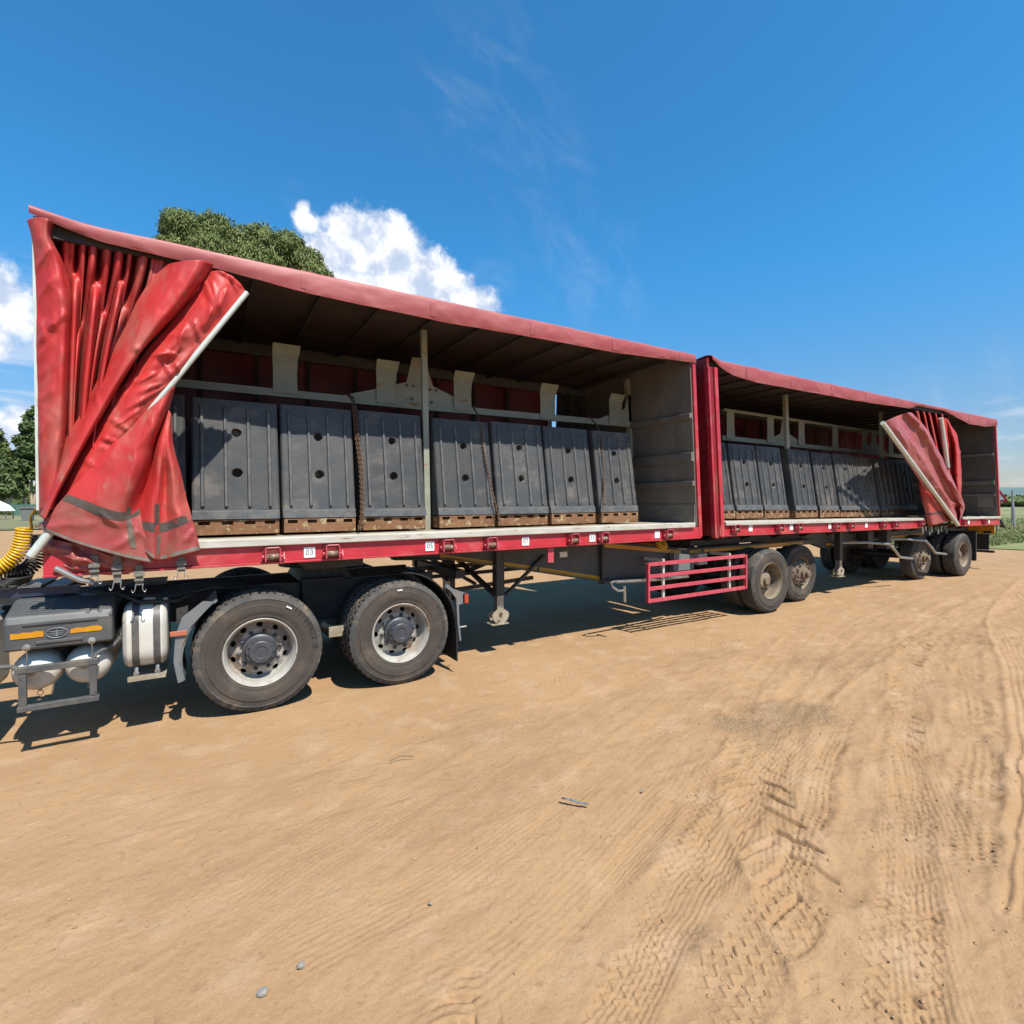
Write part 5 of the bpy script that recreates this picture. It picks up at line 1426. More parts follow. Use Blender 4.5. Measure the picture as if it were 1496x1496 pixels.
        part('upright_post', m, M_frame, t, bevel=0.004)
    else:
        m = MB(); m.beam((8.25, YC, 3.02), (16.2, YC, 2.98), 0.06, 0.085); m.beam((8.30, YC, 3.54), (16.2, YC, 3.50), 0.06, 0.05)
        fr = part('load_frame', m, M_frame, t)
        for a in (8.33, 9.58, 10.67, 12.0, 13.3, 14.6):
            m = MB(); m.prism([(a, 3.0), (a + 0.25, 3.0), (a + 0.22, 3.30), (a + 0.22, 3.52), (a, 3.52), (a + 0.01, 3.28)], YC - 0.05, YC - 0.038)
            part('frame_bracket', m, M_frame, fr)
        for cx_ in (10.2, 13.9):
            m = MB(); m.prism([(cx_ - 0.5, 3.04), (cx_ - 0.42, 3.10), (cx_ - 0.12, 3.22), (cx_ - 0.06, 3.50), (cx_ + 0.08, 3.50), (cx_ + 0.16, 3.24), (cx_ + 0.55, 3.10), (cx_ + 0.75, 3.04)], YC - 0.02, YC - 0.008)
            part('gusset_plate', m, M_frame, fr)
        for a, l in ((9.64, -0.15), (13.36, -0.13)):
            m = MB(); m.beam((a, 5.70, 1.50 + sl(a)), (a + l, 5.70, 3.86), 0.09, 0.06, (0, 1, 0))
            part('upright_post', m, M_frame, t)
    # under frame
    if not rear:
        for y in (5.42, 6.9):
            m = MB()
            m.prism([(1.55, 1.31), (1.75, 1.24), (2.45, 1.20), (4.69, 0.76), (6.48, 0.73), (6.52, 1.02), (9.9, 1.02), (9.9, 1.12), (6.3, 1.12), (4.75, 1.31)], y, y + 0.014)
            b = part('chassis_beam', m, M_web, t)
            m = MB()
            m.prism([(1.75, 1.225), (2.45, 1.185), (4.69, 0.742), (4.69, 0.76), (2.45, 1.20), (1.75, 1.24)], y - 0.06, y + 0.07)
            m.prism([(4.69, 0.715), (6.5, 0.715), (6.5, 0.73), (4.69, 0.76)], y - 0.06, y + 0.07)
            m.prism([(4.70, 1.285), (4.75, 1.30), (6.3, 1.12), (9.9, 1.12), (9.9, 1.10), (6.3, 1.10)], y - 0.07, y + 0.07)
            part('beam_flange', m, M_chas, b)
            m = MB(); e = 0.004
            for (xa, za, xb, zb, hh) in ((2.30, 1.232, 2.98, 1.105, 0.055), (3.10, 1.095, 3.62, 1.0, 0.05), (3.66, 0.985, 4.68, 0.785, 0.058), (4.72, 1.245, 6.28, 1.065, 0.055), (6.48, 1.055, 6.75, 1.055, 0.05), (6.82, 1.055, 9.6, 1.06, 0.05)):
                m.prism([(xa, za - hh / 2), (xb, zb - hh / 2), (xb, zb + hh / 2), (xa, za + hh / 2)], y - e, y - 0.001)
            part('reflective_tape', m, M_yel, b)
            m = MB(); m.prism([(6.02, 0.80), (6.46, 0.80), (6.46, 1.02), (6.02, 1.07)], y - 0.10, y - 0.015); part('equipment_box', m, M_fend, b)
            m = MB(); m.box(4.66, 4.70, y - 0.055, y - 0.002, 0.77, 1.30); part('beam_stiffener', m, M_chas, b)
            m = MB(); m.box(3.98, 4.10, y - 0.008, y - 0.002, 1.12, 1.19); part('maker_label', m, M_white, b)
        for x in np.arange(0.0, 6.2, 0.75):
            m = MB(); m.box(x, x + 0.05, Y0 + 0.11, Y1 - 0.02, 1.34, 1.46); part('cross_member', m, M_chas, t)
        m = MB(); m.box(0.85, 1.40, 5.3, 7.0, 1.20, 1.31)
        part('coupling_plate', m, M_chas, t)
        legs = [(3.05, 5.40), (3.05, 6.95)]
        leg_top, leg_bot, foot_z = 1.31, 0.72, 0.42
        wheels = [(7.95, 4.98, 0.535, 'dish', True, False), (9.34, 5.28, 0.525, 'boss', False, False)]
        m = MB()
        for a, b in (((2.64, 6.95, 1.28), (2.64, 6.95, 0.72)), ((2.64, 5.6, 0.98), (2.64, 7.1, 0.98))):
            m.beam(a, b, 0.12, 0.10)
        part('landing_bracket', m, M_chas, t)
        m = MB()
        for a, b in (((2.5, 6.9, 0.70), (3.3, 6.9, 1.15)), ((2.6, 6.9, 1.15), (3.5, 6.9, 0.62)), ((3.05, 5.45, 0.70), (3.05, 6.9, 1.16)), ((3.05, 5.45, 1.16), (3.05, 6.9, 0.72)), ((2.5, 6.9, 0.78), (4.4, 6.9, 0.80)),
                     ((2.3, 6.4, 0.98), (4.2, 6.4, 0.98)), ((2.9, 6.4, 1.2), (2.9, 6.4, 0.62)), ((2.3, 6.4, 0.62), (4.2, 6.4, 0.72))):
            m.beam(a, b, 0.05, 0.05)
        part('landing_brace', m, M_chas, t)
        m = MB(); m.beam((3.14, 5.38, 0.72), (3.72, 5.40, 1.16), 0.045, 0.03); part('leg_strut', m, M_chas, t)
        m = MB(); m.box(3.47, 3.55, Y0 + 0.02, Y0 + 0.05, 1.13, 1.30); part('bracket_plate', m, M_pink, t)
        m = MB(); m.tube([(4.42, 5.30, 0.79), (4.86, 5.02, 0.80), (4.56, 4.98, 0.78)], 0.0, 4) if False else None
        m = MB(); m.tube([(6.3, 5.3, 0.70), (5.25, 5.12, 0.75), (4.62, 5.06, 0.79)], 0.022, 10); m.tube([(4.60, 5.05, 0.80), (4.50, 5.02, 0.795), (4.52, 5.0, 0.74), (4.60, 4.99, 0.685), (4.70, 4.99, 0.68)], 0.016, 8)
        m.tube([(4.71, 4.99, 0.735), (4.715, 4.99, 0.53)], 0.022, 10)
        part('crank_handle', m, M_steel, t, smooth='auto')
        # side guard
        yg = 5.02
        g = MB(); xa, xb = 5.17, 7.30; z0, z1 = 0.485, 0.985
        g.beam((xa, yg, z0 - 0.018), (xa, yg, z1 + 0.018), 0.03, 0.05, (0, 1, 0))
        gd = part('side_guard', g, M_pink, t)
        g = MB(); g.beam((xb, yg, z0 - 0.018), (xb, yg, z1 + 0.018), 0.03, 0.05, (0, 1, 0)); part('guard_upright', g, M_pink, gd)
        for k in range(4):
            z = z0 + (z1 - z0) * k / 3
            g = MB(); g.beam((xa + 0.016, yg, z), (xb - 0.016, yg, z), 0.028, 0.05); part('guard_bar', g, M_pink, gd, bevel=0.003)
        for x in (5.50, 6.95):
            g = MB(); g.beam((x, yg + 0.035, 0.48), (x, yg + 0.035, 1.04), 0.035, 0.03); g.beam((x, yg + 0.05, 1.02), (x, 5.4, 1.02), 0.04, 0.04); part('guard_mount', g, M_alu, gd)
        m = MB(); m.box(6.55, 6.75, 5.30, 5.40, 0.86, 1.03); part('pale_bracket', m, M_lip, t)
        m = MB(); m.box(6.6, 9.9, 5.5, 6.9, 1.13, 1.22); part('rear_coupling_table', m, M_chas, t)
        axles = [7.95, 9.34]
    else:
        for y in (5.52, 6.85):
            m = MB(); m.prism([(7.2, 1.28), (17.7, 1.17), (17.7, 1.02), (10.5, 0.92), (9.6, 1.14), (7.2, 1.18)], y, y + 0.014)
            b = part('chassis_beam', m, M_web, t)
            m = MB()
            for (xa, za, xb, zb) in ((10.6, 0.97, 13.2, 1.0), (13.3, 1.0, 15.0, 1.03)):
                m.prism([(xa, za - 0.028), (xb, zb - 0.028), (xb, zb + 0.028), (xa, za + 0.028)], y - 0.005, y - 0.001)
            part('reflective_tape', m, M_yel, b)
            m = MB(); m.prism([(9.6, 1.125), (10.5, 0.905), (17.7, 1.005), (17.7, 1.02), (10.5, 0.92), (9.6, 1.14)], y - 0.06, y + 0.07); part('beam_flange', m, M_chas, b)
        for x in np.arange(7.0, 17.6, 0.9):
            m = MB(); m.box(x, x + 0.05, Y0 + 0.11, Y1 - 0.02, 1.33, 1.45); part('cross_member', m, M_chas, t)
            m = MB(); m.beam((x, Y0 + 0.1, 1.40 - (x - 7) * .0105), (x, 5.5, 1.22 - (x - 7) * .0105), 0.035, 0.05); part('outrigger', m, M_chas, t)
        m = MB(); m.box(7.6, 9.2, 5.5, 6.9, 1.22, 1.32); part('coupling_plate', m, M_chas, t)
        legs = [(10.83, 5.40), (10.83, 6.95)]
        leg_top, leg_bot, foot_z = 1.30, 0.66, 0.38
        wheels = [(14.27, 5.28, 0.52, 'boss', False, False), (15.75, 4.98, 0.52, 'dish', True, False)]
        for x, z in ((12.2, 0.9), (13.9, 0.95)):
            m = MB(); m.tube([(x - 1.4, 5.5, 1.0), (x - 0.5, 5.3, 0.98), (x - 0.1, 5.05, 0.94), (x + 0.05, 5.0, 0.80), (x + 0.2, 4.98, 0.66), (x + 0.75, 4.97, 0.60)], 0.026, 8)
            part('mudguard_stay', m, M_steel, t, smooth='auto')
        for k in range(9):
            x = 13.4 + k * 0.16
            m = MB(); m.box(x + 0.03 * math.sin(k * 3.7), x + 0.05 + 0.03 * math.sin(k * 3.7), Y0 + 0.03, Y0 + 0.05, 1.13 + 0.06 * math.sin(k * 2.1), 1.26); part('hanging_buckle', m, M_strap if k % 3 else M_steel, t)
        m = MB(); m.box(16.45, 16.50, 4.98, 5.6, 0.33, 1.06); part('mudflap', m, M_rub, t)
        m = MB(); m.box(11.8, 12.0, 5.3, 5.5, 0.85, 1.2); m.box(12.6, 12.75, 5.3, 5.5, 0.80, 1.2); part('suspension_hanger', m, M_chas, t)
        axles = [14.27, 15.75]
    for i, (x, y) in enumerate(legs):
        m = MB(); m.box(x - 0.055, x + 0.055, y - 0.055, y + 0.055, leg_bot, leg_top)
        lg = part('landing_leg', m, M_chas, t, bevel=0.006)
        m = MB(); m.box(x - 0.042, x + 0.042, y - 0.042, y + 0.042, foot_z + 0.09, leg_bot - 0.002); part('inner_leg', m, M_fend, lg)
        m = MB(); m.box(x - 0.044, x + 0.044, y - 0.047, y - 0.043, leg_bot - 0.17, leg_bot - 0.004); m.lathe([(0.014, -0.048), (0.012, -0.052), (0.001, -0.052)], (x, y, leg_bot - 0.09), 10); part('leg_plate', m, M_steel, lg)
        m = MB()
        pts = [(x + 0.115 * math.cos(a), foot_z + 0.075 + 0.115 * math.sin(a)) for a in np.linspace(PI, 2 * PI, 12)] + [(x + 0.10, foot_z + 0.10), (x + 0.03, foot_z + 0.145), (x - 0.03, foot_z + 0.145), (x - 0.10, foot_z + 0.10)]
        m.prism(pts, y - 0.055, y - 0.043); m.prism(pts, y + 0.043, y + 0.055); m.box(x - 0.13, x + 0.10, y - 0.075, y + 0.075, foot_z - 0.045, foot_z - 0.033)
        part('leg_foot', m, M_steel2, lg)
        m = MB(); m.tube([(x, y - 0.056, foot_z + 0.08), (x, y - 0.07, foot_z + 0.08)], 0.022, 8); m.tube([(x - 0.03, y - 0.056, foot_z + 0.0), (x - 0.03, y - 0.066, foot_z)], 0.011, 8); part('foot_pin', m, M_chain, lg)
    for (x, y, z, st, du, tx) in wheels:
        make_wheel(t, x, y, z, 0.525 if st != 'boss' else 0.52, st, phase=0.5, dual=du)
    for x in axles:
        m = MB(); m.tube([(x, 5.3, 0.53), (x, 7.05, 0.53)], 0.07, 12); part('axle', m, M_chas, t, smooth='auto')
        m = MB(); tyre(m, x, 6.72, 0.53, 0.525, 0.285, False); tyre(m, x, 7.06, 0.53, 0.525, 0.285, False); m.mi = 0
        m.lathe([(0.29, 0.0), (0.15, 0.10), (0.001, 0.10)], (x, 6.72, 0.53), 24)
        part('far_wheel', m, [M_tyre, M_tread, M_groove], t, smooth='auto', angle=28)
        m = MB(); m.box(x - 0.5, x + 0.5, 5.62, 5.72, 0.66, 0.72); m.box(x - 0.06, x + 0.06, 5.6, 5.74, 0.60, 0.95); part('leaf_spring', m, M_chas, t)
    m = MB(); m.box((axles[0] + axles[1]) / 2 - 0.08, (axles[0] + axles[1]) / 2 + 0.08, 5.55, 5.78, 0.70, 1.10); part('suspension_hanger', m, M_chas, t)
    return t


M_steel2 = mat('pale_worn_steel', (0.48, 0.43, 0.33), (0.36, 0.29, 0.20), rough=0.6, scale=10, metal=0.2)
T1 = build_trailer(False)
T2 = build_trailer(True)


# ------------------------------------------------------------------ bunched curtains
def cur(name, A, m, parent, hem=None):
    mb = MB()
    mb.grid(A)
    if hem is not None:
        nv, nu = A.shape[:2]
        k = int(round(hem * (nv - 1)))
        mb.m = [1 if (i // (nu - 1)) >= k else 0 for i in range(len(mb.f))]
    o = part(name, mb, m, parent, smooth=True)
    so = o.modifiers.new('thick', 'SOLIDIFY'); so.thickness = 0.004; so.offset = -1
    return o


def strip(A, v0, v1, off=0.006):
    nv = A.shape[0]
    a = int(round(v0 * (nv - 1))); b = max(a + 1, int(round(v1 * (nv - 1))))
    B = A[a:b + 1].copy(); B[..., 1] -= off
    return B


pa = cur('front_curtain', sheet(PANEL_A, 14, 16, 0.006, 2, 7, 5, 0.9, CREASE_A), M_tarp, T1)
cur('pleated_curtain', sheet(PLEATS_B, 4, 14, 0.003, 3, 9, 2, 0.0), M_tarp, pa)
cur('rolled_fold', sheet(BAND_C, 16, 12, 0.004, 4, 5, 4, 0.4, CREASE_C), M_tarp, pa)
cur('crumpled_panel', sheet(FRONT_D, 18, 16, 0.009, 5, 9, 7, -0.5, CREASE_D), M_tarp, pa)
AE = sheet(FLAP_E, 16, 16, 0.004, 6, 4, 4, 0.3, CREASE_E)
cur('lower_flap', AE, [M_tarp, M_hem], pa, 0.70)
AF = sheet(FLAP_F, 14, 16, 0.005, 7, 5, 4, 0.3, CREASE_F)
cur('lower_flap', AF, [M_tarp, M_hem], pa, 0.82)
part('webbing_stripe', MB().grid(strip(AE, 0.665, 0.735)), M_stripe, pa, smooth=True)
part('webbing_stripe', MB().grid(strip(AF, 0.775, 0.835)), M_stripe, pa, smooth=True)
part('hem_stitch', MB().grid(strip(AE, 0.965, 0.985, 0.005)), M_strap, pa, smooth=True)
part('hem_stitch', MB().grid(strip(AF, 0.965, 0.985, 0.005)), M_strap, pa, smooth=True)


def vstrap(A, u0, u1, v0, v1, m, off=0.008):
    nv, nu = A.shape[:2]
    B = A[int(v0 * (nv - 1)):int(v1 * (nv - 1)) + 1, int(u0 * (nu - 1)):int(u1 * (nu - 1)) + 1].copy(); B[..., 1] -= off
    return part('vertical_webbing', MB().grid(B), m, pa, smooth=True)


vstrap(AE, 0.81, 0.87, 0.58, 0.70, M_stripe); vstrap(AE, 0.81, 0.87, 0.76, 0.93, M_strap2)
vstrap(AF, 0.32, 0.41, 0.60, 0.79, M_stripe); vstrap(AF, 0.36, 0.45, 0.85, 0.95, M_strap2)
m = MB(); m.tube([(0.343, 4.888, 3.623), (-1.043, 4.888, 1.496)], 0.021, 10)
part('curtain_pole', m, M_alu, T1, smooth='auto')
m = MB(); m.tube([(-0.93, 4.865, 1.665), (-1.051, 4.865, 1.475)], 0.030, 12); m.tube([(-1.051, 4.865, 1.475), (-1.062, 4.865, 1.458)], 0.014, 8)
part('pole_end', m, M_fend2, T1, smooth='auto') if False else part('pole_end', m, M_alu, T1, smooth='auto')
# crumpled tail of the curtain hanging below the deck
CR = [[(-1.00, 4.97, 1.60), (-0.88, 4.92, 1.57), (-0.74, 4.91, 1.53), (-0.60, 4.90, 1.50), (-0.40, 4.91, 1.44)],
      [(-1.01, 4.97, 1.50), (-0.90, 4.93, 1.49), (-0.78, 4.90, 1.46), (-0.62, 4.90, 1.42), (-0.42, 4.90, 1.38)],
      [(-0.95, 4.98, 1.42), (-0.85, 4.91, 1.40), (-0.76, 4.90, 1.39), (-0.66, 4.93, 1.36), (-0.46, 4.90, 1.34)],
      [(-0.92, 5.0, 1.35), (-0.82, 4.94, 1.33), (-0.72, 4.91, 1.32), (-0.62, 4.94, 1.30), (-0.50, 4.92, 1.30)]]
CREASE_T = [(-0.98, 1.56, -0.70, 1.40, 0.03, 0.05), (-0.92, 1.48, -0.60, 1.36, 0.03, 0.04), (-0.84, 1.54, -0.80, 1.34, 0.025, 0.035), (-0.70, 1.50, -0.50, 1.36, 0.025, 0.04), (-0.95, 1.40, -0.75, 1.36, 0.025, 0.03)]
cur('crumpled_tail', sheet(CR, 14, 14, 0.012, 9, 7, 9, 0.5, CREASE_T), M_hem, pa)
m = MB(); m.tube([(-0.93, 4.90, 1.38), (-0.80, 4.92, 1.28), (-0.72, 4.95, 1.25)], 0.022, 8)
part('ratchet_bar', m, M_steel, T1, smooth='auto')


def hanging_strap(x, y, z0, z1, hooks=True):
    m = MB(); m.box(x - 0.024, x + 0.024, y, y + 0.004, z1, z0)
    s = part('strap', m, M_strap, T1)
    zb = (z0 + z1) / 2
    m = MB()
    m.box(x - 0.034, x + 0.034, y - 0.012, y - 0.004, zb - 0.01, zb + 0.03)
    m.box(x - 0.030, x + 0.030, y - 0.016, y - 0.006, zb - 0.045, zb - 0.028)
    part('buckle', m, M_strap, s, bevel=0.003)
    if hooks:
        m = MB()
        for d in (-0.022, 0.024):
            pts = [(x + d, y, z1 + 0.01)] + [(x + d + 0.018 * (1 if d > 0 else -1) * (1 - math.cos(a)) * 0.6 - 0.004, y - 0.012, z1 - 0.03 - 0.020 * math.sin(a) + 0.008 * math.cos(a)) for a in np.linspace(0, PI * 1.1, 8)]
            m.tube(pts, 0.0035, 6)
        part('hook', m, M_steel, s, smooth='auto')


for x, z0, z1 in ((-0.70, 1.46, 1.30), (-0.565, 1.46, 1.245), (-0.43, 1.37, 1.215), (-0.155, 1.42, 1.30)):
    hanging_strap(x, 4.872, z0, z1)

rp = cur('rear_curtain', sheet(REAR_G, 14, 14, 0.022, 12, 2.2, 1.4, 0.4, CREASE_G), M_roof2, T2)
AR = sheet(REAR_FLAP, 8, 8, 0.006, 13, 3, 3, 0.3)
cur('lower_flap', AR, [M_tarp, M_hem], rp, 0.76)
part('webbing_stripe', MB().grid(strip(AR, 0.735, 0.77, 0.012)), M_stripe, rp, smooth=True)
cur('pleated_curtain', sheet(REAR_PLEATS, 5, 8, 0.01, 14, 4, 2, 0), M_tarp, rp)
cur('curtain_bundle', sheet(REAR_BACK, 12, 12, 0.018, 15, 4, 3, 0.3), M_tarp, rp)
m = MB(); m.tube([(11.18, 4.79, 3.330), (14.747, 4.79, 1.275)], 0.042, 10); part('curtain_pole', m, M_alu, T2, smooth='auto')
m = MB(); m.tube([(14.111, 4.90, 3.674), (14.496, 4.90, 2.587)], 0.045, 10); part('curtain_pole', m, M_alu, T2, smooth='auto')

# ------------------------------------------------------------------ tractor
TR = thing('tractor_truck', 'rear half of a dark tractor truck with two dusty twin wheeled axles', 'truck', (0.5, YC, 0))
for y in (5.70, 6.56):
    m = MB(); m.box(-2.4, 2.30, y, y + 0.01, 0.76, 1.01); m.box(-2.4, 2.30, y, y + 0.07, 1.01, 1.022); m.box(-2.4, 2.30, y, y + 0.07, 0.748, 0.76)
    part('chassis_rail', m, M_chas, TR)
for x in (-2.0, -1.0, -0.2, 1.06, 2.25):
    m = MB(); m.box(x, x + 0.08, 5.712, 6.56, 0.80, 1.0); part('cross_member', m, M_chas, TR)
m = MB()
m.box(0.86, 1.28, 5.60, 5.69, 0.62, 1.06)
for k in range(12):
    m.box(0.88, 1.26, 5.59, 5.598, 0.68 + k * 0.030, 0.695 + k * 0.030)
part('spring_cover', m, M_rub, TR)
m = MB(); m.prism([(0.85, 1.03), (1.40, 1.03), (1.32, 1.15), (0.92, 1.15)], 5.75, 6.6); m.lathe([(0.42, 0.0), (0.42, 0.04), (0.10, 0.045), (0.09, 0.01)], (1.12, YC, 1.155), 28, axis='z')
part('fifth_wheel', m, M_chas, TR)
m = MB()
for x in (0.43, 1.70):
    m.tube([(x, 5.2, 0.53), (x, 7.1, 0.53)], 0.075, 12); m.lathe([(0.22, -0.15), (0.24, 0.0), (0.22, 0.15), (0.05, 0.25)], (x, YC, 0.53), 20)
part('axle', m, M_chas, TR, smooth='auto')
m = MB(); m.box(0.55, 1.55, 5.62, 5.70, 0.60, 0.68); m.box(0.95, 1.20, 5.56, 5.70, 0.50, 0.64); part('leaf_spring', m, M_chas, TR)
m = MB(); m.tube([(1.02, 5.45, 0.62), (1.12, 5.38, 0.56), (1.22, 5.36, 0.55)], 0.03, 8); m.box(1.06, 1.20, 5.32, 5.40, 0.50, 0.60); part('brake_chamber', m, M_steel2, TR)
TXT1 = [('315/80R22.5', 0.452, 0.98, 0.098, 0.062, False), ('ALL STEEL', 0.452, 3.62, 0.085, 0.050, False)]
TXT1 = [('315/80R22.5', 0.452, 0.98, 0.098, 0.062, False)]
w1 = make_wheel(TR, 0.42, 4.98, 0.530, 0.530, 'drive', text=TXT1, phase=0.30)
w2 = make_wheel(TR, 1.70, 4.985, 0.525, 0.528, 'drive', text=[('315/80R22.5', 0.452, 0.55, 0.098, 0.058, False)], phase=0.05)
for x in (0.42, 1.70):
    m = MB(); tyre(m, x, 6.72, 0.53, 0.525, 0.285, True); tyre(m, x, 7.06, 0.53, 0.525, 0.285, True); m.mi = 0
    m.lathe([(0.29, 0.0), (0.15, 0.10), (0.001, 0.10)], (x, 6.72, 0.53), 24)
    part('far_wheel', m, [M_tyre, M_tread, M_groove], TR, smooth='auto', angle=28)


def arc_guard(cx, cz, r, a0, a1, y0, y1, th=0.012, n=16):
    m = MB(); vs = []; fs = []
    for k in range(n + 1):
        a = math.radians(a0 + (a1 - a0) * k / n); c, s = math.cos(a), math.sin(a)
        for rr, yy in ((r, y0), (r, y1), (r + th, y1), (r + th, y0)):
            vs.append((cx + rr * c, yy, cz + rr * s))
    for k in range(n):
        b = k * 4
        for q in range(4):
            fs.append((b + q, b + (q + 1) % 4, b + 4 + (q + 1) % 4, b + 4 + q))
    fs += [(3, 2, 1, 0), (n * 4, n * 4 + 1, n * 4 + 2, n * 4 + 3)]
    return m.add(vs, fs)


m = arc_guard(0.42, 0.53, 0.585, 194, 124, 5.0, 5.58)
mg = part('mudguard', m, M_fend, TR, smooth='auto')
m = MB()
vs = []
pl = [(0.42 + r_ * math.cos(math.radians(a)), 0.53 + r_ * math.sin(math.radians(a))) for r_, a in ((0.598, 194), (0.60, 180), (0.60, 165), (0.60, 150), (0.60, 126))]
pl += [(0.42 + r_ * math.cos(math.radians(a)), 0.53 + r_ * math.sin(math.radians(a))) for r_, a in ((0.66, 131), (0.695, 147), (0.67, 160), (0.645, 178), (0.635, 194))]
m.prism(pl, 4.985, 4.999)
part('mudguard_lip', m, M_fend, mg)
m = MB(); m.box(-0.245, -0.13, 4.965, 4.984, 0.765, 0.805); part('marker_lamp', m, M_lampo, mg, bevel=0.004)
m = MB(); m.prism([(-0.20, 0.86), (-0.12, 0.86), (-0.12, 1.0), (-0.20, 0.98)], 5.02, 5.03); m.lathe([(0.014, 5.0 - 5.0), (0.001, 0.0)], (-0.165, 5.015, 0.96), 10); m.lathe([(0.014, 0), (0.001, 0)], (-0.165, 5.015, 0.90), 10)
part('guard_bracket', m, M_chas, mg)
m = arc_guard(1.70, 0.53, 0.60, 88, -4, 5.02, 5.60)
mg = part('mudguard', m, M_rub, TR, smooth='auto')
m = MB(); m.box(2.305, 2.318, 5.0, 5.60, 0.14, 0.52); part('mudflap', m, M_rub, mg)
m = MB(); m.prism([(2.20, 0.98), (2.27, 0.92), (2.325, 0.84), (2.335, 0.55), (2.355, 0.36), (2.335, 0.36), (2.312, 0.55), (2.30, 0.82), (2.24, 0.90), (2.18, 0.95)], 4.985, 5.03)
m.prism([(2.27, 0.925), (2.40, 0.87), (2.40, 0.76), (2.33, 0.74)], 5.0, 5.012)
part('lamp_bracket', m, M_fend, mg)
m = MB(); m.box(2.385, 2.43, 5.0, 5.30, 0.745, 0.855); hb = part('lamp_housing', m, M_chas, mg)
m = MB(); m.box(2.432, 2.455, 5.005, 5.295, 0.75, 0.85); m.box(2.40, 2.43, 4.99, 4.998, 0.755, 0.845); part('tail_lamp', m, M_lamp, hb, bevel=0.004)
m = MB(); m.box(2.33, 2.42, 4.99, 5.0, 0.50, 0.512); part('reflector_stay', m, M_lip, mg)
# battery cover
m = MB()
sec = [(5.0, 0.78), (4.985, 0.80), (4.985, 0.98), (5.01, 1.03), (5.25, 1.115), (5.62, 1.125), (5.62, 0.78)]
m.prismx(sec, -1.235, -0.615)
bc = part('battery_cover', m, M_blk, TR, bevel=0.018)
m = MB()
m.box(-1.13, -0.70, 4.974, 4.985, 0.962, 0.985); m.box(-1.06, -0.79, 4.974, 4.985, 0.822, 0.845)
for k in range(6):
    m.box(-1.12 + 0.0, -0.98, 5.03 + k * 0.035, 5.045 + k * 0.035, 1.035 + k * 0.0124, 1.05 + k * 0.0124)
part('cover_rib', m, M_blk, bc, bevel=0.004)
m = MB(); m.prism([(-1.195, 0.874), (-1.015, 0.874), (-1.015, 0.915), (-1.06, 0.918), (-1.09, 0.912), (-1.13, 0.918), (-1.15, 0.911), (-1.195, 0.915)], 4.980, 4.984)
part('reflective_tape', m, M_yel, bc)
m = MB(); m.prism([(-0.865, 0.878), (-0.685, 0.878), (-0.672, 0.895), (-0.70, 0.917), (-0.75, 0.916), (-0.79, 0.910), (-0.82, 0.916), (-0.862, 0.908)], 4.980, 4.984)
part('reflective_tape', m, M_yel, bc)
m = MB()
for (a_, b_, t_) in ((0.062, 0.036, 0.004),):
    ring = [(-0.94 + a_ * math.cos(q), 4.980, 0.892 + b_ * math.sin(q)) for q in np.linspace(0, 2 * PI, 33)]
    m.tube(ring, t_, 6, cap=False)
m.prism([(-0.948, 0.866), (-0.932, 0.866), (-0.936, 0.918), (-0.944, 0.918)], 4.977, 4.984)
for s_ in (-1, 1):
    for k in range(3):
        z_ = 0.905 - k * 0.013
        x1_ = 0.046 - k * 0.004
        m.prism([(-0.94 + s_ * 0.008, z_ - 0.006), (-0.94 + s_ * x1_, z_ - 0.001), (-0.94 + s_ * x1_, z_ + 0.003), (-0.94 + s_ * 0.008, z_ + 0.001)][::s_], 4.978, 4.984)
part('winged_emblem', m, M_fend, bc)
for x in (-1.11, -0.74):
    m = MB(); m.lathe([(0.026, 0.0), (0.024, -0.010), (0.012, -0.014), (0.001, -0.014)], (x, 4.985, 0.805), 16); m.tube([(x, 4.972, 0.80), (x + 0.005, 4.975, 0.74), (x - 0.004, 4.98, 0.68)], 0.003, 5); m.box(x - 0.014, x + 0.014, 4.965, 4.971, 0.80, 0.808)
    part('cover_latch', m, M_steel, bc, smooth='auto')
for x in (-1.085, -0.785):
    m = MB()
    R_t = 0.148
    prof = [(0.001, -0.065), (0.05, -0.060), (0.09, -0.045), (0.12, -0.020), (0.14, 0.015), (R_t, 0.06), (R_t, 0.95)]
    m.lathe(prof, (x, 5.10, 0.595), 40)
    tk = part('air_tank', m, M_tank, TR, smooth='auto')
    m = MB(); m.lathe([(R_t + 0.004, 0.13), (R_t + 0.004, 0.17)], (x, 5.10, 0.595), 40); part('tank_band', m, M_steel, tk, smooth=True)
    m = MB(); m.tube([(x, 5.2, 0.45), (x, 5.2, 0.425)], 0.013, 8); m.tube([(x + 0.018 * math.cos(a), 5.2, 0.405 + 0.018 * math.sin(a)) for a in np.linspace(0, 2 * PI, 13)], 0.003, 5); m.lathe([(0.02, -0.06), (0.018, -0.075), (0.001, -0.076)], (x - 0.01, 5.10, 0.60), 8)
    part('drain_valve', m, M_steel2, tk)
m = MB()
m.beam((-1.175, 4.985, 0.645), (-0.70, 4.985, 0.645), 0.04, 0.045); m.beam((-1.165, 4.985, 0.365), (-0.70, 4.985, 0.365), 0.05, 0.04)
m.beam((-1.135, 4.985, 0.622), (-1.135, 4.985, 0.386), 0.045, 0.03, (0, 1, 0)); m.beam((-0.735, 4.985, 0.622), (-0.735, 4.985, 0.386), 0.045, 0.03, (0, 1, 0))
sf = part('step_frame', m, M_chas2, TR, bevel=0.004)
m = MB()
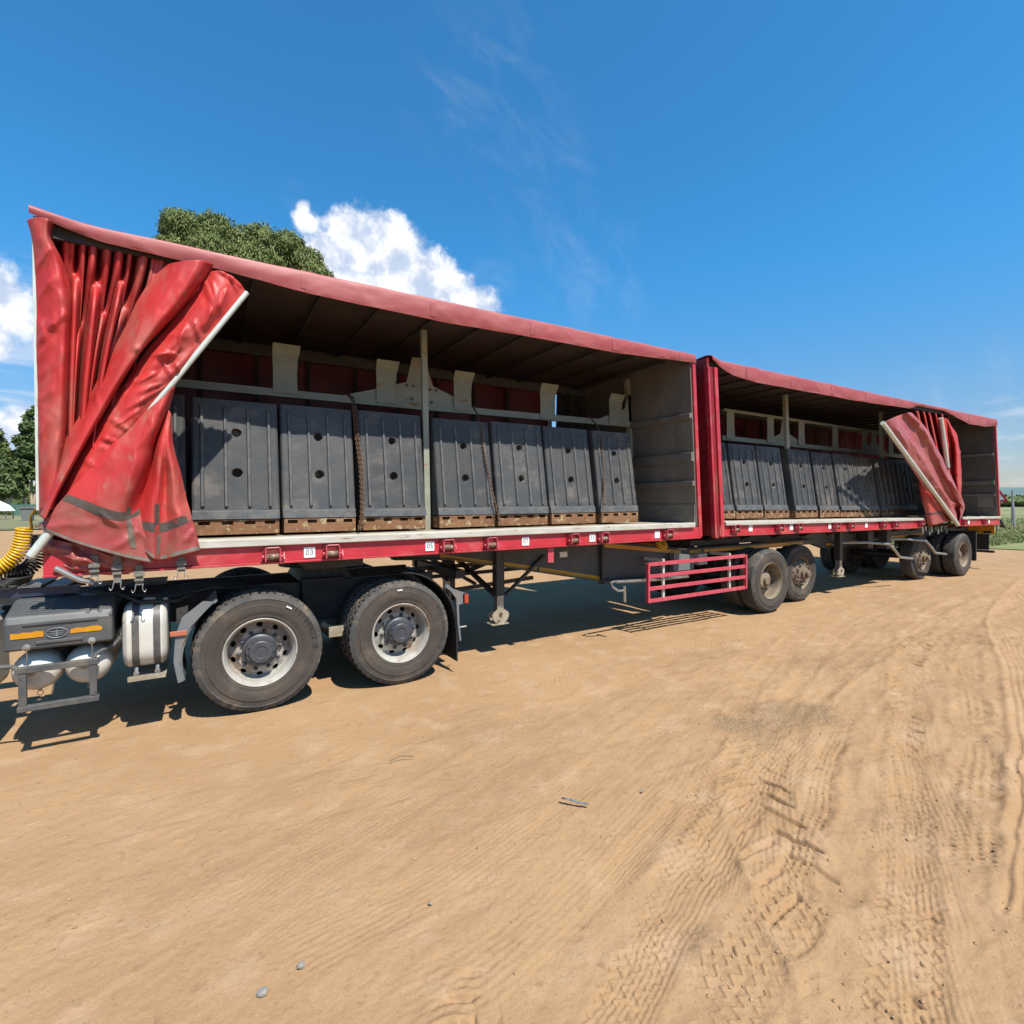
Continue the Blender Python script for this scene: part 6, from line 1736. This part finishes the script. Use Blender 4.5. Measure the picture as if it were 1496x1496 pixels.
m.tube([(-1.7, 5.05, 0.69), (-1.28, 5.04, 0.675), (-1.20, 5.02, 0.672), (-1.165, 5.0, 0.655)], 0.016, 8); part('step_stay', m, M_chas2, sf, smooth='auto'); m = MB(); m.tube([(-0.735, 4.99, 0.66), (-0.72, 5.0, 0.695), (-0.68, 5.03, 0.715), (-0.62, 5.08, 0.73), (-0.585, 5.10, 0.77), (-0.58, 5.2, 0.80)], 0.015, 8)
part('step_stay', m, M_chas2, sf, smooth='auto')
# banded side tank
m = MB()
def rr(ya, yb, za, zb, r, n=6):
    o = []
    for (cy, cz, a0) in ((yb - r, zb - r, 0), (ya + r, zb - r, 90), (ya + r, za + r, 180), (yb - r, za + r, 270)):
        for k in range(n + 1):
            a = math.radians(a0 + 90 * k / n); o.append((cy + r * math.cos(a), cz + r * math.sin(a)))
    return o
secs = [(-0.565, 0.05), (-0.555, 0.02), (-0.53, 0.0), (-0.30, 0.0), (-0.275, 0.02), (-0.265, 0.05)]
rings = []
for x, ins in secs:
    rings.append([(x, p[0], p[1]) for p in rr(5.02 + ins, 5.60 - ins, 0.52 + ins, 1.03 - ins, 0.15 - ins * 0.5)])
n = len(rings[0]); vs = [p for r_ in rings for p in r_]
fs = [(i * n + k, i * n + (k + 1) % n, (i + 1) * n + (k + 1) % n, (i + 1) * n + k) for i in range(len(rings) - 1) for k in range(n)]
fs += [tuple(range(n - 1, -1, -1)), tuple((len(rings) - 1) * n + k for k in range(n))]
m.add(vs, fs)
stk = part('side_tank', m, M_tank, TR, smooth='auto', angle=35)
for x in (-0.475, -0.335):
    m = MB(); a = rr(5.016, 5.604, 0.516, 1.034, 0.152); n = len(a)
    vs = [(x - 0.024, p[0], p[1]) for p in a] + [(x + 0.024, p[0], p[1]) for p in a]
    m.add(vs, [(k, (k + 1) % n, n + (k + 1) % n, n + k) for k in range(n)])
    so_ = part('tank_strap', m, M_chas2, stk, smooth='auto')
    m = MB(); m.tube([(x, 5.06, 0.53), (x, 5.04, 0.49)], 0.014, 8); m.lathe([(0.02, 0.0), (0.02, -0.016), (0.001, -0.016)], (x, 5.05, 0.49), 8); part('strap_bolt', m, M_steel, stk)
m = MB(); m.box(-0.53, -0.28, 5.02, 5.60, 0.435, 0.447); m.box(-0.53, -0.28, 5.014, 5.02, 0.435, 0.475); part('tank_bracket', m, M_steel2, stk)
m = MB(); m.box(-2.3, -1.34, 5.02, 5.62, 0.45, 1.02); part('unseen_fuel_tank', m, M_tank, TR, bevel=0.06)  # unseen, outside the frame; added for the shadow it casts at the left edge
for k in range(7):
    x = -2.05 + k * 0.165
    m = MB(); m.box(x, x + 0.135, 5.30, 5.86, 1.195 + 0.003 * (k % 3), 1.207 + 0.003 * (k % 3))
    part('catwalk_plate', m, M_plate, TR)
m = MB(); m.box(-2.1, -0.86, 5.33, 5.37, 1.13, 1.192); m.box(-2.1, -0.86, 5.80, 5.84, 1.13, 1.192); m.box(-0.85, -0.30, 5.55, 5.95, 1.125, 1.145); part('catwalk_frame', m, M_navy, TR)
m = MB()
for k in range(5):
    y = 5.25 + 0.05 * k
    m.tube([(-0.85 + 0.05 * k, y, 1.16), (-0.55, y - 0.03, 1.10 - 0.02 * k), (-0.25, y - 0.05, 1.06 + 0.012 * k), (0.05, y, 1.10 + 0.01 * k), (0.35, y + 0.1, 1.06)], 0.013, 6)
m.tube([(-0.6, 5.2, 1.12), (-0.45, 5.1, 1.05), (-0.2, 5.12, 1.03), (0.0, 5.3, 1.10)], 0.016, 6)
m.tube([(0.0, 5.6, 1.03), (0.08, 5.5, 1.14), (0.2, 5.5, 1.13), (0.3, 5.6, 1.03)], 0.012, 6)
part('air_line', m, M_rub, TR, smooth=True)
m = MB()
for k in range(4):
    m.tube([(-1.30 + 0.11 * math.cos(a) * (1 - .12 * k) + 0.02 * k, 5.42 + 0.15 * math.sin(a), 1.235 + 0.014 * k) for a in np.linspace(0, 2 * PI, 21)], 0.010, 6)
part('coiled_cable', m, M_rub, TR, smooth=True)


def helix(path, r, turns, tr, n=12):
    P = catmull(np.array(path, float), 30)
    seg = np.linalg.norm(np.diff(P, axis=0), axis=1); cum = np.concatenate([[0], np.cumsum(seg)])
    pts = []
    N_ = int(turns * n)
    for k in range(N_ + 1):
        t = k / N_ * cum[-1]
        c = Vector([np.interp(t, cum, P[:, a]) for a in range(3)])
        d = Vector([np.interp(min(t + .01, cum[-1]), cum, P[:, a]) for a in range(3)]) - Vector([np.interp(max(t - .01, 0), cum, P[:, a]) for a in range(3)])
        d.normalize(); s = d.cross(Vector((0, 1, 0))).normalized(); u = s.cross(d)
        a = 2 * PI * k / n
        pts.append(c + (s * math.cos(a) + u * math.sin(a)) * r)
    return pts


m = MB(); m.tube(helix([(-1.20, 5.40, 1.66), (-1.215, 5.40, 1.56), (-1.25, 5.40, 1.45), (-1.33, 5.40, 1.365), (-1.45, 5.40, 1.34), (-1.65, 5.40, 1.38)], 0.048, 30, 0.0085), 0.0088, 6)
m.tube([(-1.155, 5.40, 1.655), (-1.16, 5.38, 1.75), (-1.10, 5.30, 1.82), (-1.06, 5.2, 1.83)], 0.0088, 6)
o = part('coiled_air_hose', m, M_coil, smooth=True); tag(o, 'yellow coiled air hose looping down in front of the front trailer', 'hose', 'coiled hoses')
m = MB(); m.tube(helix([(-1.13, 5.52, 1.60), (-1.14, 5.52, 1.48), (-1.17, 5.52, 1.38), (-1.24, 5.52, 1.31), (-1.36, 5.52, 1.30)], 0.055, 20, 0.007), 0.0075, 6)
o = part('coiled_air_hose', m, M_rub, smooth=True); tag(o, 'black coiled cable hanging behind the yellow hose', 'hose', 'coiled hoses')
m = MB(); m.tube([(-1.06, 5.18, 1.83), (-1.02, 5.12, 1.85), (-1.015, 5.05, 1.87)], 0.016, 8); m.tube([(-1.0, 4.97, 1.86), (-1.0, 4.965, 1.96)], 0.018, 8); m.tube([(-1.11, 5.30, 1.68), (-1.02, 5.1, 1.70)], 0.016, 8)
part('hose_coupling', m, M_steel, T1, smooth=True)
m = MB(); m.tube(helix([(5.46, 5.08, 1.32), (5.44, 5.08, 1.26), (5.50, 5.08, 1.20), (5.58, 5.10, 1.22), (5.62, 5.2, 1.28)], 0.035, 9, 0.007), 0.009, 6)
o = part('coiled_air_hose', m, M_coil, smooth=True); tag(o, 'small yellow coil of hose tucked under the side rail above the pink guard', 'hose', 'coiled hoses')

# ------------------------------------------------------------------ trees
M_leaf = mat('eucalyptus_leaf', (0.155, 0.205, 0.060), (0.215, 0.255, 0.092), rough=0.55, scale=1.1, c3=(0.085, 0.125, 0.034), scale3=0.7, world=True, c4=(0.25, 0.27, 0.11), scale4=3.5, lo4=0.60, hi4=0.72, spec=0.12)
M_leaf2 = mat('grove_leaf', (0.092, 0.142, 0.044), (0.150, 0.190, 0.064), rough=0.6, scale=0.16, c3=(0.060, 0.100, 0.034), scale3=0.22, world=True, c4=(0.16, 0.175, 0.06), scale4=0.9, lo4=0.60, hi4=0.72, spec=0.25)
M_bark = mat('pale_bark', (0.42, 0.31, 0.22), (0.56, 0.46, 0.36), rough=0.9, scale=1.5, c3=(0.26, 0.16, 0.10), scale3=1.0, stretch=(1, 1, 0.3), world=True)


def leaf_mesh(name, lobes, n, ln, wd, droop, m, parent, seed):
    g = np.random.default_rng(seed)
    lob = np.array(lobes, float)                     # cx cy cz rx ry rz
    ar = (lob[:, 3] * lob[:, 4] + lob[:, 4] * lob[:, 5] + lob[:, 3] * lob[:, 5])
    k = g.choice(len(lob), n, p=ar / ar.sum())
    d = g.normal(size=(n, 3)); d /= np.linalg.norm(d, axis=1)[:, None]
    d[:, 2] = np.where(d[:, 2] < -0.55, -d[:, 2] * 0.6, d[:, 2])
    rad = 1 + 0.17 * fbm(d[:, 0] * 3.1 + k * 7, d[:, 2] * 3.1 + d[:, 1] * 2.3, 3, seed) * 1.4
    rad *= g.uniform(0.80, 1.03, n)
    c = lob[k, :3] + d * lob[k, 3:] * rad[:, None]
    # small sprays: snap leaves to twig ends
    ns = max(1, n // 14)
    tip = g.integers(0, n, ns); own = g.integers(0, ns, n)
    same = k[tip[own]] == k
    near = np.where(same[:, None], c[tip[own]], c)
    dist = np.linalg.norm(near - c, axis=1)
    f = np.where(dist < lob[k, 3] * 0.55, 0.55, 0.0)[:, None]
    c = c * (1 - f) + near * f
    ax = d * 0.55 + g.normal(0, 0.45, (n, 3)); ax[:, 2] -= droop
    ax /= np.linalg.norm(ax, axis=1)[:, None]
    nn = d + g.normal(0, 0.5, (n, 3)); nn[:, 2] += 0.35
    s = np.cross(ax, nn); s /= np.linalg.norm(s, axis=1)[:, None] + 1e-9
    L_ = (ln * g.uniform(0.6, 1.3, n))[:, None]; W_ = (wd * g.uniform(0.6, 1.3, n))[:, None]
    V = np.stack([c - ax * L_ * 0.5, c + s * W_ * 0.5 - ax * L_ * 0.05, c + ax * L_ * 0.5, c - s * W_ * 0.5 - ax * L_ * 0.05], 1)
    off = np.array(wloc(parent)) if parent is not None else np.zeros(3)
    me = bpy.data.meshes.new(name)
    me.from_pydata((V - off).reshape(-1, 3).tolist(), [], np.arange(n * 4).reshape(-1, 4).tolist())
    me.materials.append(m)
    o = link(name, me, parent)
    # dark inner mass so the crown is not see-through
    return o


def inner(lobes, m, parent, s=0.80):
    mb = MB()
    for (cx, cy, cz, rx, ry, rz) in lobes:
        nv, nu = 9, 12
        P = np.zeros((nv, nu + 1, 3))
        for i in range(nv):
            for j in range(nu + 1):
                t = PI * i / (nv - 1); p = 2 * PI * j / nu
                q = s * (1 + 0.15 * math.sin(3 * p + cx) * math.sin(2 * t + cz))
                P[i, j] = (cx + rx * q * math.sin(t) * math.cos(p), cy + ry * q * math.sin(t) * math.sin(p), cz + rz * q * math.cos(t))
        mb.grid(P)
    return part('inner_foliage', mb, m, parent)


def tree(label, base, trunk_paths, lobes, n, ln, wd, droop, m, seed, group):
    t = thing('eucalyptus_tree', label, 'tree', base, group)
    mb = MB()
    for pts, r0, r1 in trunk_paths:
        P = catmull(np.array(pts, float), 5)
        mb.tube(P.tolist(), np.linspace(r0, r1, len(P)).tolist(), 8)
    part('trunk', mb, M_bark, t, smooth=True)
    cr = leaf_mesh('crown', lobes, n, ln, wd, droop, m, t, seed)
    inner(lobes, m, cr)
    return t


g = np.random.default_rng(21)
lobes = []
cx, cy, cz = 2.0, 29.6, 13.0
for (dx, dy, dz, r) in [(-2.6, 0.6, 2.35, 1.45), (-3.1, 0.2, 1.0, 1.25), (-1.5, -0.6, 1.0, 1.5), (-1.2, 0.4, 2.55, 1.35), (0.0, 0.2, 2.1, 1.35), (0.9, 0.0, 2.35, 1.40), (0.2, -1.0, 0.7, 1.5), (1.7, -0.6, 1.1, 1.5),
                        (2.1, -1.2, 2.0, 1.10), (2.9, -1.5, 1.25, 1.15), (3.35, -1.9, 0.25, 1.15), (2.5, -1.6, -0.6, 1.4), (-2.9, 0.5, -0.3, 1.4), (-1.2, 0.2, -0.6, 1.7), (0.8, -0.4, -0.8, 1.7), (0.0, 1.5, 1.0, 2.2), (0, 0.8, -2.2, 2.6)]:
    lobes.append((cx - 0.1 + dx * 0.97, cy + dy, cz - 0.15 + dz * 0.98, r * 0.80, r * 0.85, r * 0.78))
tree('tall dense eucalyptus whose round crown rises above the front trailer roof', (2.0, 29.8, 0), [([(2.0, 29.8, -0.1), (2.1, 29.7, 4), (1.8, 29.6, 8), (2.0, 29.5, 12)], 0.5, 0.2), ([(2.0, 29.7, 6), (3.2, 29.2, 9), (4.0, 28.8, 12)], 0.25, 0.08), ([(1.9, 29.7, 6.5), (0.6, 29.8, 9.5), (-0.4, 29.9, 13)], 0.25, 0.08)],
     lobes, 80000, 0.24, 0.055, 0.85, M_leaf, 5, None)

GR = [(-46.0, 158, 25.0, 6.0, 'leftmost grove eucalyptus at the picture edge, dark crown', 1), (-40.6, 160, 21.5, 4.6, 'grove eucalyptus with a blunt top beside the picture edge', 2), (-33.6, 158, 24.5, 4.4, 'tallest pointed eucalyptus of the left grove', 3), (-36.8, 152, 12.5, 4.0, 'low bushy eucalyptus in front of the left grove with twin pale trunks', 4),
      (-28.2, 156, 22.0, 5.0, 'grove eucalyptus half hidden by the curtain edge', 5), (-20, 160, 22, 5.5, 'grove eucalyptus hidden mostly behind the trailer front', 6), (-55, 165, 24, 7, 'eucalyptus further left outside the grove gap', 7)]
for (x, y, h, w, lab, sd) in GR:
    g = np.random.default_rng(sd)
    lo = []
    nb = 15
    for k in range(nb):
        f = (k + 0.5) / nb
        zc = h * (0.30 + 0.66 * f)
        rad = w * (0.30 + 0.75 * math.sin(PI * min(0.98, (0.25 + f * 0.72)))) * 0.50
        a = k * 2.4 + sd
        sp = w * 0.50 * (1.05 - f) ** 0.7
        lo.append((x + sp * math.cos(a), y + sp * math.sin(a), zc, rad * 0.92, rad * 0.92, rad * 0.82))
    lo.append((x + g.normal(0, .4), y, h * 0.985, w * 0.16, w * 0.16, w * 0.24))
    tp = []
    for k in range(3):
        dx = (k - 1) * w * 0.28 + g.normal(0, 0.3)
        tp.append(([(x + dx * 0.35, y - 1.0, -0.2), (x + dx * 0.6, y - 1.2, h * 0.15), (x + dx, y - 0.8, h * 0.34), (x + dx * 1.2, y, h * 0.62)], 0.36, 0.14))
    tree(lab, (x, y, 0), tp, lo, 5200, 1.05, 0.55, 0.25, M_leaf2, 100 + sd, 'eucalyptus grove at the far left')

lo = []
g = np.random.default_rng(91)
for k in range(46):
    lo.append((-95 + k * 2.4 + g.normal(0, .6), 182 + g.normal(0, 2), g.uniform(1.5, 5.5), 3.0, 2.5, g.uniform(2.5, 4.5)))
wd = bpy.data.objects.new('far_wood', None)
COL.objects.link(wd)
wt = leaf_mesh('far_undergrowth', lo, 9000, 1.3, 0.8, 0.0, M_leaf2, None, 401)
bpy.data.objects.remove(wd)
tag(wt, 'dark undergrowth massed behind the eucalyptus grove', None, None, 'stuff')
mb_ = inner(lo, M_leaf2, None, 0.92); tag(mb_, 'dark inner mass of the far undergrowth', None, None, 'stuff')
# low shrubs and netting under the grove
M_net = mat('green_shade_net', (0.055, 0.15, 0.115), (0.085, 0.19, 0.14), rough=0.9, scale=0.8, world=True)
f = thing('netting_fence', 'green shade netting fence under the eucalyptus grove', 'fence', (-29, 140, 0))
for k in range(9):
    x = -33 + k * 2.0
    m = MB(); m.box(x, x + 0.10, 139.9, 140.0, 0, 2.3); part('fence_pole', m, M_rail, f)
    if k < 8:
        m = MB(); P = np.zeros((4, 9, 3))
        for i in range(4):
            for j in range(9):
                P[i, j] = (x + 0.11 + j * 0.234, 139.95 + 0.08 * math.sin(j * 1.3 + k), 2.25 - i * 0.72 - 0.08 * math.sin(j / 8 * PI) * (i == 0))
        part('net_panel', m.grid(P), M_net, f)
g = np.random.default_rng(55)
for k, (x, y, w, h, lab) in enumerate([(-34.0, 143, 3.0, 2.2, 'dark low bush at the foot of the twin pale trunks'), (-24, 141, 4.0, 3.0, 'rounded bush beside the green netting fence'), (-45, 150, 5, 3.2, 'wide bush at the far left under the grove'), (-29.2, 138, 1.6, 1.4, 'small leafy bush before the netting fence')]):
    b = thing('shrub', lab, 'shrub', (x, y, 0), 'shrubs under the grove')
    lo = [(x + g.normal(0, w * .25), y + g.normal(0, .4), h * g.uniform(.25, .6), w * .4, w * .35, h * .42) for q in range(6)]
    cr = leaf_mesh('foliage', lo, 900, 0.6, 0.34, 0.1, M_leaf2, b, 200 + k); inner(lo, M_leaf2, cr)
# bin and pale tent by the grove
bn = thing('litter_bin', 'grey lidded bin standing on the lawn at the left edge', 'bin', (-17.9, 82, 0.075))
m = MB(); m.add([(-18.35, 81.6, 0.08), (-17.45, 81.6, 0.08), (-17.45, 82.4, 0.08), (-18.35, 82.4, 0.08), (-18.5, 81.5, 1.55), (-17.3, 81.5, 1.55), (-17.3, 82.5, 1.55), (-18.5, 82.5, 1.55)], [(3, 2, 1, 0), (4, 5, 6, 7), (0, 1, 5, 4), (1, 2, 6, 5), (2, 3, 7, 6), (3, 0, 4, 7)])
part('bin_body', m, M_fend, bn)
m = MB(); m.box(-18.75, -17.1, 81.4, 82.6, 1.555, 1.66); m.prism([(-18.7, 1.662), (-17.15, 1.662), (-17.4, 1.78), (-18.4, 1.78)], 81.45, 82.55); part('lid', m, M_greyd, bn)
tt = thing('canopy_tent', 'white pitched canopy tent at the left picture edge under the trees', 'tent', (-24.5, 95, 0.075))
m = MB(); m.prism([(-27.5, 1.2), (-22.4, 1.2), (-23.0, 2.0), (-24.8, 3.1), (-27.0, 3.1)], 93.5, 97); part('canopy', m, M_white, tt)
for x, y in ((-27.3, 93.7), (-22.7, 93.7), (-27.3, 96.8), (-22.7, 96.8)):
    m = MB(); m.box(x, x + 0.1, y, y + 0.1, 0.07, 1.2); part('leg', m, M_rail, tt)

# ------------------------------------------------------------------ right background: sign, fence, bushes
sg = thing('warning_sign', 'red bordered white triangular warning sign standing behind the rear trailer', 'sign', (37.33, 10.42, 0))
dirv = Vector((0.26, -0.965, 0)).normalized()          # the board runs across the view
def sgp(u, w, z): return (37.33 + dirv.x * u - dirv.y * w * -1 * 0 + (-0.965) * w, 10.42 + dirv.y * u - 0.26 * w, z)
def tri(s, cz): return [(-s, cz - s * 0.577), (s, cz - s * 0.577), (0, cz + s * 1.155)]
def slab(poly, w0, w1, mb):
    n = len(poly); v = [sgp(u, w0, z) for u, z in poly] + [sgp(u, w1, z) for u, z in poly]
    mb.add(v, [tuple(range(n)), tuple(range(2 * n - 1, n - 1, -1))] + [(i + n, (i + 1) % n + n, (i + 1) % n, i) for i in range(n)])
m = MB(); slab(tri(0.48, 2.03), 0.02, 0.05, m); bd = part('sign_board', m, M_red, sg)
m = MB(); slab(tri(0.29, 2.03), 0.053, 0.057, m); part('sign_face', m, M_white, bd)
m = MB(); slab([(-0.03, 1.94), (0.03, 1.94), (0.035, 2.18), (-0.035, 2.18)], 0.060, 0.063, m); slab([(-0.03, 1.88), (0.03, 1.88), (0.03, 1.92), (-0.03, 1.92)], 0.060, 0.063, m); part('sign_mark', m, M_ink, bd)
m = MB(); m.tube([sgp(0, 0, 0.02), sgp(0, 0, 2.5)], 0.035, 8); part('sign_post', m, M_rail, sg)

fn = thing('wire_fence', 'wire fence with weathered posts crossing the green field at the right', 'fence', (45, 12, 0))
M_post = mat('weathered_post', (0.30, 0.27, 0.23), (0.40, 0.37, 0.33), rough=0.9, scale=4, world=True)
pts = [(33.0, 15.5), (41.5, 14.2), (49.9, 13.1), (53, 8.2), (55, 2.5), (57, -4), (59, -11)]
hts = [1.4, 1.4, 2.6, 1.4, 1.4, 1.4, 1.4]
for (x, y), h in zip(pts, hts):
    m = MB(); m.tube([(x, y, 0.05), (x, y, h)], 0.055, 8); part('fence_post', m, M_post, fn)
m = MB(); m.tube([(44.5, 11.55, 0.05), (49.6, 13.0, 1.8)], 0.07, 8); part('fence_strut', m, M_rail, fn)
for z in (0.4, 0.75, 1.1, 1.35):
    for a, b in zip(pts[:-1], pts[1:]):
        m = MB(); m.tube([(a[0], a[1], z), (b[0], b[1], z)], 0.012, 4); part('wire', m, M_rail, fn)
g = np.random.default_rng(77)
for k, (x, y, w, h, lab) in enumerate([(150, 33, 9, 3.6, 'dark rounded bush on the far right field'), (190, 56, 16, 3.4, 'line of far dark bushes under the hill'), (240, 74, 26, 4, 'long far hedge below the distant hill')]):
    b = thing('shrub', lab, 'shrub', (x, y, 0), 'bushes on the far right field')
    lo = [(x + g.normal(0, w * .1), y + g.uniform(-.5, .5) * w, h * g.uniform(.3, .55), w * .2, w * .2, h * .45) for q in range(8)]
    cr = leaf_mesh('foliage', lo, 700, 1.2, 0.8, 0.0, M_leaf2, b, 300 + k); inner(lo, M_leaf2, cr, 0.9)
# ploughed reddish strip under the hill
flat_field('ploughed_strip', [(260, 60), (420, 60), (420, 220), (260, 160)], 0.12, mat('reddish_soil', (0.28, 0.15, 0.11), rough=1, world=True), 'reddish soil strip far off below the hill')

# ------------------------------------------------------------------ small things on the sand
M_stone = mat('grey_stone', (0.24, 0.23, 0.22), (0.33, 0.29, 0.24), rough=0.9, scale=20, c3=(0.22, 0.23, 0.25), scale3=9)
M_twig = mat('dry_twig', (0.20, 0.13, 0.075), (0.13, 0.085, 0.05), rough=0.9, scale=30)
rs = random.Random(12)


def stone(x, y, r, label):
    bm = bmesh.new(); bmesh.ops.create_icosphere(bm, subdivisions=2, radius=1)
    s = [rs.uniform(.7, 1.25) for _ in range(3)]
    for v in bm.verts:
        n_ = rs.uniform(.82, 1.1); v.co = Vector((v.co.x * s[0] * r * n_, v.co.y * s[1] * r * n_, v.co.z * 0.62 * r * n_))
    me = bpy.data.meshes.new('stone'); bm.to_mesh(me); bm.free(); me.materials.append(M_stone)
    o = link('stone', me); o.location = (x, y, 0.012 + r * 0.3); o.rotation_euler = (0, 0, rs.uniform(0, 6)); tag(o, label, 'stone', 'stones on the sand')


stone(0.305, 2.14, 0.016, 'small grey angular stone on the sand at lower left of centre')
stone(0.165, 2.095, 0.018, 'larger grey stone lying nearest the bottom left of the sand')
stone(0.86, 2.17, 0.009, 'small flat pebble in the foreground left of the tracks')
stone(2.35, 2.33, 0.009, 'black pebble between the narrow tracks')


def twig(pts, r, label):
    m = MB(); m.tube(pts, r, 5); o = part('twig', m, M_twig); tag(o, label, 'twig', 'dry twigs on the sand')


twig([(1.10, 3.52, 0.02), (1.18, 3.53, 0.032), (1.27, 3.50, 0.02)], 0.003, 'thin dark curved twig below the rear drive wheel')
M_blue = mat('blue_grey_plastic', (0.05, 0.08, 0.13), (0.30, 0.32, 0.35), rough=0.4, scale=30)
P = np.array([[(1.845, 2.505, 0.030), (1.88, 2.462, 0.030), (1.915, 2.42, 0.022), (1.955, 2.378, 0.024)], [(1.852, 2.511, 0.034), (1.888, 2.468, 0.036), (1.923, 2.427, 0.027), (1.961, 2.384, 0.026)], [(1.858, 2.515, 0.028), (1.894, 2.473, 0.026), (1.929, 2.432, 0.020), (1.966, 2.389, 0.020)]])
o = part('plastic_strip', MB().grid(P), M_blue, smooth=True); so = o.modifiers.new('thick', 'SOLIDIFY'); so.thickness = 0.004
tag(o, 'torn strip of blue grey plastic lying on the sand', 'litter')
